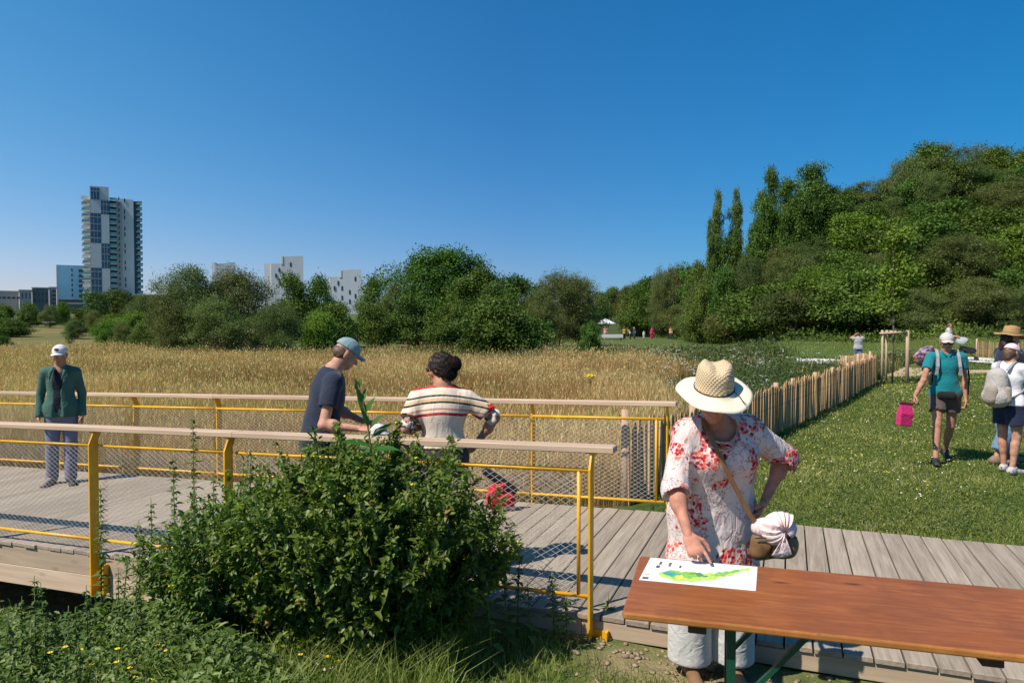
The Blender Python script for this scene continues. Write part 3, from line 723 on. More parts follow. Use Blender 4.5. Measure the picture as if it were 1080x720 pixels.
for i, (px, yt, Y, w) in enumerate([(4, 322, 120, 26), (30, 320, 130, 26), (52, 322, 125, 20), (66, 319, 140, 16), (84, 326, 110, 22), (100, 328, 95, 26), (118, 332, 80, 34), (12, 336, 88, 34), (80, 338, 82, 30), (145, 330, 66, 44), (0, 346, 60, 22), (74, 341, 66, 12), (112, 341, 62, 26), (150, 342, 56, 30), (130, 340, 60, 26), (-30, 318, 110, 60), (-60, 300, 80, 70)]):
    ptree(['bright', 'darkb', 'willow'][i % 3], px, yt, Y, w, 'small bushes dotted about the rough ground below the tower, far left', 'bushes below the tower', 'bush')
# --- the hill
G2 = 'bushes covering the hillside'; names = {}
lab_h = {'willow': 'olive grey willow bush growing on the hillside', 'willowb': 'olive grey willow bush growing on the hillside', 'darkb': 'dark green bush growing on the hillside', 'bright': 'bright green bush growing on the hillside', 'haw': 'reddish brown hawthorn bush growing on the hillside', 'dark': 'dark green bush growing on the hillside'}
cnt = 0; pts_h = []
for it in range(4000):
    a = rng.uniform(.14, .86); y = rng.uniform(44, 118)
    F_ = np.interp(a, FOOTX, FOOTY)
    if y < F_+2.5 or y > F_+31: continue
    x = a*y; px = 540+FPX*a; fr = (y-F_)/31
    if 955 < px < 1030 and .70 < fr < .92 : continue     # bare dry patch
    md = 2.3 + .020*y
    if any((x-q[0])**2+(y-q[1])**2 < md*md for q in pts_h): continue
    pts_h.append((x, y)); cnt += 1
    u = rng.random()
    if a < .33: k = 'haw' if u < (.55 if fr < .5 else .35) else ('darkb' if u < .8 else 'willow')
    elif fr < .3: k = 'darkb' if u < .45 else ('willow' if u < .85 else 'haw')
    elif fr < .62: k = 'willowb' if u < .5 else ('darkb' if u < .85 else 'bright')
    else: k = 'bright' if u < (.45 if a < .5 else .2) else ('darkb' if u < .6 else 'willow')
    hh = rng.uniform(3.0, 4.8)*(1 if fr > .12 else .85)
    plant(k, x, y, hh, hh*rng.uniform(1.5, 1.9), lab_h[k], G2, 'bush')
    if cnt > 285: break
G3 = 'trees along the top of the hill'
for px, yt, Y, w, k, lb in [
    (758, 205, 82, 50, 'poplar', 'slender pale poplar, leftmost on the hill'), (776, 203, 83, 50, 'poplar', 'second slender pale poplar beside the leftmost one'),
    (749, 234, 80, 40, 'poplar', 'short poplar stem at the very left edge of the poplar group'),
    (768, 250, 80, 40, 'darkb', 'bush around the feet of the poplars'),
    (812, 181, 78, 34, 'tall', 'tall pointed dark tree right of the poplars'), (806, 214, 76, 36, 'tall', 'dark tree between the poplars and the pointed tree'),
    (832, 192, 76, 40, 'tall', 'dark tree right beside the pointed tree'), (858, 175, 77, 52, 'tall', 'tallest broad dark tree left of the dip in the hill line'),
    (845, 205, 74, 50, 'dark', 'rounded dark tree in front of the tallest dark pair'), (880, 198, 78, 50, 'dark', 'dark tree at the right shoulder of the tall group')]:
    ptree(k, px, yt, Y, w, lb, G3)
prof = [(895, 200), (915, 196), (938, 188), (955, 172), (975, 160), (996, 152), (1018, 151), (1040, 157), (1058, 160), (1078, 156), (1100, 160), (1125, 166), (1150, 175)]
for i, (px, yt) in enumerate(prof):
    k = ['dark', 'thin', 'thin', 'willow'][i % 4]
    ptree(k, px, yt+rng.uniform(-5, 5), 80+rng.uniform(-3, 4), 62, 'tree in the mixed row crowning the right part of the hill', G3)
    ptree(['dark', 'willowb', 'bright'][i % 3], px+10, yt+32, 76, 62, 'tree in the mixed row crowning the right part of the hill', G3)
    if px > 900: ptree(['thin', 'dark'][i % 2], px+4, yt+20+rng.uniform(-3, 3), 73, 46, 'tree in the mixed row crowning the right part of the hill', G3)
for i, (px, yt, Y) in enumerate([(662, 304, 124), (674, 299, 120), (686, 294, 117), (699, 286, 112), (714, 282, 116), (732, 281, 104), (738, 279, 90), (738, 300, 84), (741, 306, 86), (740, 300, 76), (765, 284, 74), (790, 270, 74), (820, 262, 73)]):
    ptree(['haw', 'darkb', 'dark', 'willowb'][i % 4], px, yt, Y, 34+(i % 3)*5, 'bushy tree on the low left shoulder of the hill', 'bushy trees on the left shoulder of the hill')
for px, yt in ((962, 196), (975, 188), (990, 184), (1004, 190), (1019, 196)):
    ptree('thin', px, yt, 73+rng.uniform(-1, 1), 34, 'slender tree with bare lower stem above the dry patch near the hilltop', 'bare stemmed trees near the hilltop')
for i in range(16):
    ptree(['darkb', 'willowb', 'bright'][i % 3], 880+i*17, 225-i*1.2+rng.uniform(-4, 4), 86+rng.uniform(-3, 3), 50, 'dense bush filling the ground under the hilltop trees', G3+', lower row', 'bush')
# undergrowth between the bushes
n = 110000; a = rng.uniform(.10, .9, n); y = rng.uniform(44, 125, n); F_ = np.interp(a, FOOTX, FOOTY); ok = (y > F_-.5) & (y < F_+34); a, y = a[ok], y[ok]; x = a*y; fr = (y-F_[ok])/31; pxx = 540+FPX*a
ok = ~((pxx > 962) & (pxx < 1022) & (fr > .74) & (fr < .9)); x, y = x[ok], y[ok]; n = len(x)
P = np.stack([x, y, ground(x, y)+rng.uniform(0, .9, n)*(.6+.4*nz(x, y, 2))], 1)
V, F, T = leaves(P, unit(n)+np.array([0, 0, .3]), unit(n)*.6+np.array([0, -.2, 1]), rng.uniform(.18, .34, n), rng.uniform(.09, .17, n), np.clip(.45+.25*nz(x, y, 2.5)+.2*rng.normal(size=n), 0, 1), 4)
tag(npmesh('hill_undergrowth', V, F, m_ld, tint=T), 'dense undergrowth between the bushes on the hillside', 'undergrowth', kind='stuff')
for k, p in PROTO.items():
    if not used[k]: plant(k, 60, 90, label='tree hidden behind the hill', cat='tree')
# --- staked young tree on the lawn
yb = W(942, 338, 20.8); tb = Vector((yb.x, yb.y, gz(yb.x, yb.y)))
yt_ = empty('young_tree', tb, 0, 'slim young tree with bright leaves growing out of the wooden tripod stakes', 'tree')
lob = [(rng.uniform(-.55, .55)*(1.3-z/4.6), rng.uniform(-.5, .5)*(1.3-z/4.6), z, rng.uniform(.22, .36)) for z in np.linspace(2.25, 4.25, 15)]
V, F, T = crown(lob, 2300, .095, .7, .1, .9)
npmesh('crown', V, F, m_lb, yt_, tint=T)
mb = MB(); mb.tube([(0, 0, 0), (.02, 0, 1.5), (0, .02, 3.2), (0, 0, 4.3)], [.028, .024, .016, .006], 7)
for l in lob: mb.tube([(0, 0, l[2]-.35), (l[0]*.6, l[1]*.6, l[2]-.1), (l[0], l[1], l[2])], [.010, .007, .003], 4)
mb.build('trunk', m_bark, yt_, True)
stk = empty('tree_stakes', tb, .12, 'three rough round stakes joined by cross bars around the young tree', 'tree stakes')
for (x, y, r) in ((-.36, -.05, .033), (.02, .32, .033), (.37, -.12, .05)):
    mb = MB(); mb.tube([(x, y, -.1), (x+.005, y, .8), (x, y, 1.55)], [r*1.05, r, r*.92], 9); mb.build('stake', m_post, stk, True)
for a, b_ in (((-.45, -.06, 1.46), (.42, -.11, 1.49)), ((-.36, -.03, 1.53), (.02, .36, 1.45)), ((.02, .32, 1.52), (.40, -.12, 1.47))):
    mb = MB(); mb.tube([a, b_], .034, 8); mb.build('cross_bar', m_post, stk, True)
# ---------------------------------------------------------------- meadow grass
def weedzone(x, y): return (x/y + .04*nz(x, y, 2.6) + rng.normal(0, .018, len(x)) < .35) | (y < 34.2 + .7*nz(x, y, 1.6))
def blades(P, h, w, lean, tint, az=None, seg=2):
    n = len(P); az = rng.uniform(0, 2*math.pi, n) if az is None else az
    S = np.stack([np.cos(az), np.sin(az), np.zeros(n)], 1); la = rng.uniform(0, 2*math.pi, n)
    Ln = np.stack([np.cos(la), np.sin(la), np.zeros(n)], 1)*np.asarray(lean)[:, None]
    h = np.asarray(h)[:, None]; w = np.asarray(w)[:, None]; up = np.array([0, 0, 1.0])
    a = P; m = P + up*h*.6 + Ln*h*.3; t = P + up*h*(1-.12*np.asarray(lean)[:, None]) + Ln*h
    V = np.stack([a-S*w/2, a+S*w/2, m+S*w*.4, m-S*w*.4, t], 1).reshape(-1, 3)
    b_ = np.arange(n)[:, None]*5
    return V, [b_+np.array([[0, 1, 2, 3]]), b_+np.array([[3, 2, 4]])], np.repeat(tint, 5)
def scatter(n, a0, a1, y0, y1, p=1.6):
    "log-ish in depth so that density falls with distance"
    u = rng.random(n); y = (y0**(2-p)+u*(y1**(2-p)-y0**(2-p)))**(1/(2-p)); a = rng.uniform(a0, a1, n); return a*y, y
m_dry = leafmat('dry_grass', (.22, .125, .04), (.53, .345, .145), (.78, .58, .32), .35, .8, 0, .1)
m_grn = leafmat('field_green', (.04, .065, .015), (.09, .13, .03), (.17, .20, .06), .3, .7, 0, .2)
x, y = scatter(520000, -.95, .60, 6.8, 52, 1.75)
s, t = st(x, y); fs = fence_side(x, y)
ok = (t > DW+.12) & (fs > .08) & (y < 52) & weedzone(x, y)
x, y, t = x[ok], y[ok], t[ok]; dr = dryness(x, y)
n = len(x); pick = rng.random(n) < np.clip(dr*1.25 + .25*nz(x, y, 1.9) - .05 - .6*ss(nz(x, y, 4.2, 3)+.5*nz(x, y, 1.1), .55, 1.0), .0, .97)
z = ground(x, y); P = np.stack([x, y, z-.02], 1)
hgt = (.58 + .20*nz(x, y, 2.3) + .14*nz(x, y, .9, 4) + .12*rng.normal(size=n))*(1-.35*ss(-(t-DW), -1.6, -.2))
lum = .48 + .28*nz(x, y, 3.6, 1) + .12*nz(x, y, .8, 2) + .2*rng.normal(size=n)
V, F, T = blades(P[pick], np.clip(hgt[pick], .2, 1), np.maximum(.004, y[pick]*.00062), np.abs(rng.normal(.22, .16, pick.sum())), np.clip(lum[pick], 0, 1))
tag(npmesh('dry_grass', V, F, m_dry, tint=T), 'tall golden dry meadow grass behind the boardwalk', 'grass', kind='stuff')
# seed heads: small fuzzy lozenges near the tips
q = rng.choice(np.flatnonzero(pick), 60000, replace=False)
top = P[q] + np.stack([rng.normal(0, .09, len(q)), rng.normal(0, .09, len(q)), hgt[q]*rng.uniform(.85, 1.05, len(q))], 1)
V, F, T = leaves(top, unit(len(q))*.35+np.array([0, 0, 1]), unit(len(q)), .09, np.maximum(.012, y[q]*.0011), np.clip(.72+.2*rng.normal(size=len(q)), 0, 1), 4)
tag(npmesh('seed_heads', V, F, m_dry, tint=T), 'pale seed heads of the dry meadow grass', 'grass', kind='stuff')
gq = ~pick; gq &= (rng.random(n) < .8)
V, F, T = blades(P[gq], np.clip(hgt[gq]*.62*(1-.35*dr[gq]), .12, .8), np.maximum(.007, y[gq]*.0010), np.abs(rng.normal(.35, .2, gq.sum())), np.clip(lum[gq]-.05, 0, 1))
tag(npmesh('green_growth', V, F, m_grn, tint=T), 'green weeds and grass mixed into the meadow beside the paling fence', 'weeds', kind='stuff')
# leafy weeds in the green part and white umbels over them
x2, y2 = scatter(120000, .0, .62, 8, 50, 1.5); dd = dryness(x2, y2); f2 = fence_side(x2, y2); s2, t2 = st(x2, y2)
ok = (f2 > .1) & (t2 > DW+.2) & weedzone(x2, y2) & (rng.random(len(x2)) < (1-dd)) & (x2/y2 < .62)
x2, y2 = x2[ok], y2[ok]; n2_ = len(x2); h2 = rng.uniform(.05, .62, n2_)*(.8+.3*nz(x2, y2, 1.2))
P2 = np.stack([x2, y2, ground(x2, y2)+np.clip(h2, .02, 1)], 1)
V, F, T = leaves(P2, unit(n2_)+np.array([0, 0, .2]), unit(n2_)*.5+np.array([0, 0, 1]), np.maximum(.07, y2*.0035), np.maximum(.03, y2*.0018), np.clip(.5+.2*nz(x2, y2, .7)+.2*rng.normal(size=n2_), 0, 1), 4)
tag(npmesh('leafy_weeds', V, F, leafmat('weed_leaf', (.035, .06, .02), (.075, .115, .04), (.14, .18, .08), .25, .6, 0), tint=T), 'leafy green weeds along the meadow side of the paling fence', 'weeds', kind='stuff')
m_umb = plain('white_umbel', (.72, .72, .66), .9, .1)
x3, y3 = scatter(1500, .10, .60, 15, 40, 1.3); f3 = fence_side(x3, y3)
ok = (f3 > .6) & weedzone(x3, y3) & (nz(x3, y3, 1.5, 3)+.5*nz(x3, y3, .5) > .30) & (dryness(x3, y3) < .75); x3, y3 = x3[ok], y3[ok]
P3 = np.stack([x3, y3, ground(x3, y3)+rng.uniform(.5, .85, len(x3))], 1); k3 = np.repeat(np.arange(len(P3)), 7)
off = rng.normal(size=(len(k3), 3))*np.array([.045, .045, .012])
V, F, T = leaves(P3[k3]+off, unit(len(k3))*np.array([1, 1, .1]), unit(len(k3))*.3+np.array([0, 0, 1]), np.maximum(.035, y3[k3]*.0017), np.maximum(.03, y3[k3]*.0015), np.ones(len(k3)), 4)
tag(npmesh('white_umbels', V, F, m_umb, tint=T), 'white umbels of wild carrot over the green weeds', 'flowers', kind='stuff')
# ---------------------------------------------------------------- lawn
m_lawn = leafmat('lawn_grass', (.12, .16, .028), (.225, .27, .055), (.50, .46, .21), .4, .6, 0, .1)
x, y = scatter(420000, .0, .98, 4.6, 50, 1.9); s, t = st(x, y); fs = fence_side(x, y)
ok = (t > DW+.03) & ((fs < -.02) | ((x/y > .30) & (y > 34.5) & (dryness(x, y) < .3))) & ~((t < DW+.5) & (s < .1)); x, y = x[ok], y[ok]
pth = np.zeros(len(x), bool)
ypx = 338 + (CAM_H-ground(x, y))/y*FPX; pxx = 540+FPX*x/y
pa = np.interp(pxx, [860, 930, 1010, 1100], [375.2, 377, 381, 388]); pb = np.interp(pxx, [860, 930, 1010, 1100], [372.3, 373.6, 376.4, 381]); pth |= (ypx < pa+1.1) & (ypx > pb-.2)
sa = np.interp(pxx, [905, 930, 960, 990, 1040], [386, 397.5, 397, 394.5, 393]); sb = np.interp(pxx, [905, 930, 960, 985, 1040], [380, 385.5, 387, 389, 390]); pth |= (ypx < sa) & (ypx > sb)
s_, t_ = st(x, y); bare_ = ss(nz(x, y, .45)+.4*nz(x, y, .15), .75, 1.1)*ss(-np.abs(t_-DW-.55), -.6, -.1); pth |= rng.random(len(x)) < bare_*.85
x, y = x[~pth], y[~pth]; n = len(x); P = np.stack([x, y, ground(x, y)-.005], 1)
cl = nz(x, y, .9, 1)+.6*nz(x, y, .33, 2)
hb = (.035+.025*np.clip(cl, -.6, 1.2)+.012*rng.normal(size=n)); hb = hb*(1+1.0*ss(-np.abs(fence_side(x, y)), -.3, 0))
V, F, T = blades(P, np.clip(hb, .015, .3), np.maximum(.0035, y*.0011), np.abs(rng.normal(.6, .3, n)), np.clip(.42+.20*cl+.15*nz(x, y, 2.1, 3)+.27*rng.normal(size=n), 0, 1))
tag(npmesh('lawn', V, F, m_lawn, tint=T), 'short green lawn grass between boardwalk, fence and gravel path', 'grass', kind='stuff')
# clover leaves and small flowers
m_nett0 = leafmat('clover_leaf', (.03, .06, .015), (.10, .15, .04), (.25, .28, .12), .3, .6, 0)
x, y = scatter(90000, .12, .95, 6, 34, 1.7); cl = nz(x, y, 1.1, 4)+.7*nz(x, y, .4, 1); s, t = st(x, y)
ok = (fence_side(x, y) < -.1) & (t > DW+.15) & (cl > -.35); x, y = x[ok], y[ok]; n = len(x)
P = np.stack([x, y, ground(x, y)+rng.uniform(.02, .09, n)], 1)
V, F, T = leaves(P, unit(n)*np.array([1, 1, .25]), unit(n)*.5+np.array([0, 0, 1]), np.maximum(.022, y*.0022), np.maximum(.018, y*.0018), np.clip(.4+.3*rng.normal(size=n), 0, 1), 4)
tag(npmesh('clover', V, F, m_nett0, tint=T), 'patches of broad leaved clover in the lawn', 'clover', kind='stuff')
for nm, m_, lo, hi, cnt_, lb in (('lawn_flowers', plain('cream_flower', (.68, .66, .5), .9), 1.7, 9, 1300, 'small cream flowers sprinkled over the lawn'), ('yellow_lawn_flowers', plain('yellow_flower', (.62, .50, .08), .9), .6, 9, 3000, 'small yellow flowers sprinkled over the lawn')):
    x, y = scatter(cnt_, .2, .95, 7, 26, 1.4); cl = nz(x, y, 1.0, lo)+.5*nz(x, y, .3, 2); s, t = st(x, y)
    ok = (fence_side(x, y) < -.3) & (cl > .15) & (t > DW+.9); x, y = x[ok], y[ok]; n = len(x)
    P = np.stack([x, y, ground(x, y)+rng.uniform(.05, .11, n)], 1); k3 = np.repeat(np.arange(n), 3)
    V, F, T = leaves(P[k3]+rng.normal(size=(len(k3), 3))*.006, unit(len(k3))*np.array([1, 1, .3]), unit(len(k3))*.6+np.array([0, 0, 1]), np.maximum(.02, y[k3]*.0019), np.maximum(.016, y[k3]*.0014), np.ones(len(k3)), 4)
    tag(npmesh(nm, V, F, m_, tint=T), lb, 'flowers', kind='stuff')
# ---------------------------------------------------------------- near grass in front of the boardwalk
m_near = leafmat('near_grass', (.10, .13, .02), (.19, .24, .042), (.36, .36, .11), .35, .5, 0, .3)
n = 90000; x = rng.uniform(-3.2, 3.4, n); y = rng.uniform(2.2, 6.2, n); s, t = st(x, y)
den = ss(-t, .12, .35) * np.where(s > -.6, np.clip(.35+.9*ss(nz(x, y, .35)+.5*nz(x, y, .14, 2), -.4, .5), 0, 1), 1); den = den*np.where((s > -.1) & (s < 1.6), ss(-t, .28, .65), 1)
ok = (rng.random(n) < den) & (t < -.05); x, y = x[ok], y[ok]; n = len(x)
P = np.stack([x, y, ground(x, y)-.005], 1); cl = nz(x, y, .5, 1)
V, F, T = blades(P, np.clip(.07+.03*cl+.025*rng.normal(size=n), .02, .2), rng.uniform(.003, .006, n), np.abs(rng.normal(.55, .3, n)), np.clip(.5+.2*cl+.22*rng.normal(size=n), 0, 1))
tag(npmesh('near_grass', V, F, m_near, tint=T), 'bright green grass in front of the boardwalk', 'grass', kind='stuff')
V = []
# clods of dry soil at the boardwalk edge
m_soil = plain('dry_soil', (.28, .205, .13), .95, .4, 20, .8, 60)
mb = MB(); r = random.Random(4)
for i in range(420):
    s = r.uniform(-.2, 3.6); t = -abs(r.gauss(.16, .16)) - .03
    if r.random() < .35: t = -r.uniform(.1, .6)
    p = UA+US*s+UT*t; q = r.uniform(.006, .024); mb.t = r.random()
    mb.ball((p.x, p.y, gz(p.x, p.y)+q*.3), (q*r.uniform(.7, 1.9), q*r.uniform(.6, 1.3), q*.45), 3, Matrix.Rotation(r.uniform(0, 3), 3, 'Z'))
tag(mb.build('soil_clods', m_soil, None, True), 'dry crumbly soil clods along the boardwalk edge', 'soil', kind='stuff')
# ---------------------------------------------------------------- big bush and tall weeds in front
m_bush = leafmat('bush_leaf', (.045, .085, .014), (.11, .185, .026), (.23, .31, .065), .4, .42, 0, .35)
for n_ in m_bush.node_tree.nodes:
    if n_.type == 'VALTORGB': e_ = n_.color_ramp.elements; e_[2].position = .94; q_ = e_.new(1.0); q_.color = (.30, .20, .06, 1)
m_stem = plain('green_stem', (.10, .13, .04), .7, .2)
m_yflow = plain('yellow_petals', (.80, .58, .02), .7, .1)
m_nett = leafmat('nettle_leaf', (.04, .075, .016), (.105, .17, .032), (.24, .30, .08), .36, .5, 0, .35)
def bush(base, label, stems, rx, ry, H, nleaf, L=(.04, .075)):
    o = empty('leafy_bush', base, 0, label, 'bush')
    SP = []; tubes = MB()
    for i in range(stems):
        a = rng.uniform(0, 6.28); rr = math.sqrt(rng.random()); e = Vector((math.cos(a)*rx*rr, math.sin(a)*ry*rr, 0))
        b0 = e*.35; hh = H(e.x)*(1-.16*rr*rr)*(rng.uniform(.78, 1.05) if rng.random() < .88 else rng.uniform(1.04, 1.13))
        top = Vector((e.x*1.0, e.y*1.0, hh)); mid = b0*.45+e*.45+Vector((0, 0, hh*.55))
        pts = [b0, mid, top]; tubes.tube([b0, b0*.5+mid*.5, mid, mid*.45+top*.55, top], [.006, .0055, .0045, .0035, .0015], 4, False)
        SP.append((b0, mid, top))
        for j in range(4):                                          # side twigs
            f = rng.uniform(.3, .9); p = b0*(1-f)**2+mid*2*f*(1-f)+top*f*f
            d = Vector((rng.normal(), rng.normal(), rng.uniform(.2, 1.2))).normalized()*rng.uniform(.12, .28); SP.append((p, p+d*.5+Vector((0, 0, .02)), p+d)); tubes.tube([p, p+d*.5, p+d], [.0025, .002, .001], 3, False)
    tubes.build('stems', m_stem, o)
    SPa = np.array([[list(a), list(b_), list(c)] for a, b_, c in SP]); wts = np.linalg.norm(SPa[:, 2]-SPa[:, 0], axis=1); wts /= wts.sum()
    k = rng.choice(len(SPa), nleaf, p=wts); f = rng.beta(1.7, .95, nleaf)[:, None]
    P = SPa[k, 0]*(1-f)**2+SPa[k, 1]*2*f*(1-f)+SPa[k, 2]*f*f + rng.normal(size=(nleaf, 3))*.012
    out = P*np.array([1/rx, 1/ry, .4]); Dd = unit(nleaf)*.8 + out*.5 + np.array([0, 0, .05]); N = unit(nleaf)*.55 + np.array([0, 0, 1.0]) + out*.3
    ln = rng.uniform(*L, nleaf)*(1.15-.5*f[:, 0])*np.where(rng.random(nleaf) < .10, rng.uniform(1.3, 1.9, nleaf), 1); ti = np.clip(.42+.25*rng.normal(size=nleaf)+.15*(f[:, 0]-.5), 0, .93); ti[rng.random(nleaf) < .015] = 1
    V, F, T = leaves(P, Dd, N, ln, ln*rng.uniform(.42, .62, nleaf), ti, 6)
    npmesh('foliage', V, F, m_bush, o, tint=T)
    # small buds and yellow flower heads at tips
    mb = MB(); nb = 0
    for a, b_, c in SP:
        if rng.random() < .035:
            for z_ in range(2): mb.ball(c+Vector((rng.normal(0, .012), rng.normal(0, .012), .006)), (.008, .008, .006), 4)
    mb.build('blossoms', m_yflow, o, True)
    return o
bp = W(385, 338, 4.12)
bush((bp.x, bp.y, gz(bp.x, bp.y)-.1), 'large dense dark green leafy bush growing in front of the near railing', 210, .92, .54, lambda x: 1.37 if -.45 < x < .5 else 1.37-.85*max(0, abs(x-.03)-.48), 62000, (.028, .062))
bp = W(255, 338, 4.35)
bush((bp.x, bp.y, gz(bp.x, bp.y)-.1), 'lower looser green bush at the left side of the large dense one', 120, .66, .5, lambda x: 1.27+.42*x, 27000, (.026, .055))
def nettle(px, Y, ytop, label, cat='plant', big=False, seed=0, name='tall_nettle', group=None, Lf=.10):
    p = W(px, ytop, Y); g = gz(p.x, p.y); h = p.z-g
    o = empty(name, (p.x, p.y, g), rng.uniform(0, 6), label, cat, group)
    lx, ly = rng.normal(0, .05, 2)
    mb = MB(); mb.tube([(0, 0, -.05), (lx*.5, ly*.5, h*.5), (lx, ly, h)], [.006, .005, .002], 5); mb.build('stem', m_stem, o, True)
    n = int(h/.045); P = []; Dd = []; L = []
    for i in range(n):
        z = h*(.12+.88*i/n); f = z/h; c = (lx*f, ly*f, z)
        for q in range(2 if f < .97 else 4):
            a = i*1.57+q*math.pi+rng.normal(0, .3); P.append(c); sz = Lf*(1.25-.85*f)*rng.uniform(.8, 1.2)
            Dd.append((math.cos(a), math.sin(a), .25-.75*rng.random()*(1-.3*f))); L.append(sz)
        if f > .45:                                                  # hanging seed strings between leaves
            for q in range(5):
                a = rng.uniform(0, 6.28); P.append((c[0], c[1], z)); Dd.append((math.cos(a), math.sin(a), -.8)); L.append(.03)
    P = np.array(P); Dd = np.array(Dd); L = np.array(L); N = unit(len(P))*.3+np.array([0, 0, 1])
    V, F, T = leaves(P, Dd, N, L, L*.5, np.clip(.45+.2*rng.normal(size=len(P)), 0, 1), 6); npmesh('leaves', V, F, m_nett, o, tint=T)
    return o
nettle(205, 4.75, 437, 'tall nettle spike rising above the near handrail left of the bush')
nettle(186, 4.6, 478, 'shorter nettle spike just left of the tall one')
nettle(104, 5.3, 512, 'lone nettle climbing in front of the left yellow post')
nettle(222, 4.5, 500, 'nettle with drooping leaves under the tall spike')
nettle(52, 4.6, 612, 'nettle standing before the dark gap under the boardwalk')
nettle(160, 4.5, 520, 'nettle leaning at the left edge of the bushes')
nettle(148, 4.6, 548, 'small nettle left of the leaning one')
nettle(20, 4.4, 620, 'broad nettle at the lower left corner')
nettle(80, 4.3, 640, 'low nettle among the weeds at the lower left')
nettle(536, 4.2, 560, 'thin nettle at the right edge of the big bush')
for px, Y, yt in [(8, 4.2, 596), (36, 4.4, 606), (66, 4.1, 640), (92, 4.3, 612), (118, 4.2, 585), (132, 4.4, 560), (15, 3.9, 640), (142, 4.0, 610), (48, 3.9, 655), (165, 4.1, 560), (110, 3.9, 650), (200, 4.05, 600), (28, 3.7, 662), (75, 3.8, 668), (545, 4.35, 585), (560, 4.3, 610), (585, 4.35, 600), (598, 4.3, 620), (520, 4.0, 600), (610, 4.5, 632), (240, 4.1, 560), (270, 4.4, 520), (175, 4.2, 590), (125, 4.5, 600), (640, 4.45, 628)]:
    nettle(px, Y, yt, 'small leafy weed at the edge of the bushes by the boardwalk', 'plant', name='leafy_weed', group='small weeds by the boardwalk', Lf=.075)
# sprig with large smooth leaves above the bush
p = W(391, 470, 4.02); sp = empty('large_leaf_sprig', (p.x, p.y, gz(p.x, p.y)), 0, 'upright sprig with large smooth oval leaves poking above the handrail', 'plant')
h0 = -gz(p.x, p.y); zb = p.z-gz(p.x, p.y); 
mb = MB(); mb.tube([(0, 0, 0), (.01, 0, zb*.6), (0, 0, zb), (-.03, 0, zb+.20), (-.07, 0, zb+.345)], [.008, .007, .005, .004, .002], 6); mb.build('stem', m_stem, sp, True)
m_sprig = leafmat('smooth_leaf', (.03, .08, .012), (.055, .14, .018), (.10, .20, .04), .3, .35, 0, .4)
LD = [((0, 0, .0), (-.92, -.35, .30), .17, .05), ((0, 0, -.02), (.95, -.3, .12), .18, .048), ((0, 0, .04), (.75, .35, .62), .155, .048), ((-.01, 0, .09), (.62, -.2, .75), .13, .042), ((-.01, 0, .10), (-.25, -.3, 1), .13, .035), ((-.03, 0, .18), (-.35, .1, .9), .12, .035), ((-.03, 0, .18), (.45, .0, .9), .11, .032), ((-.05, 0, .24), (-.2, -.2, 1), .10, .03), ((-.05, 0, .24), (.3, .2, 1), .10, .028), ((-.07, 0, .30), (-.1, -.1, 1), .08, .025), ((-.07, 0, .31), (.15, .1, 1), .07, .022), ((0, 0, -.04), (.5, -.8, .1), .15, .05), ((0, 0, -.05), (-.5, .7, .2), .15, .05), ((.0, 0, -.10), (-.7, -.7, .2), .16, .05), ((0, 0, -.12), (.8, .5, .1), .16, .05)]
for o_, d, L_, w_ in LD:
    V, F, T = leaves(np.array([[o_[0], o_[1], o_[2]+zb]]), np.array([d]), np.array([[.1, -.5, 1.0]]), L_, w_*1.15, np.array([.5]), 6, .12); npmesh('leaf', V, F, m_sprig, sp, tint=T, smooth=True)
# ground cover low left
n = 120000; x = rng.uniform(-5.2, .6, n); y = rng.uniform(2.6, 6.4, n); s, t = st(x, y); px_ = 540+FPX*x/y
ok = (t < -.12) & (y > 2.6) & (rng.random(n) < ss(-px_, -430, -250)+.0) & (x/y > -.9)
x, y, t = x[ok], y[ok], t[ok]; n = len(x)
hm = (.08+.62*ss(-t, -.0, .8)*(.6+.4*nz(x, y, .28, 2)))*(.35+.65*ss(-x, .4, 2.2)); f = rng.beta(1.6, 1.0, n)
P = np.stack([x, y, ground(x, y)+hm*f], 1)
ln = rng.uniform(.018, .075, n)*(1.2-.4*f)*(1+.35*nz(x, y, .35, 5))
V, F, T = leaves(P, unit(n)*np.array([1, 1, .7])+np.array([0, 0, .25]), unit(n)*.5+np.array([0, -.1, 1]), ln, ln*rng.uniform(.2, .6, n), np.clip(.5+.25*nz(x, y, .3)+.28*rng.normal(size=n), 0, 1), 6)
tag(npmesh('ground_cover', V, F, m_nett, tint=T), 'mixed low green weeds covering the bank at the lower left', 'weeds', kind='stuff')
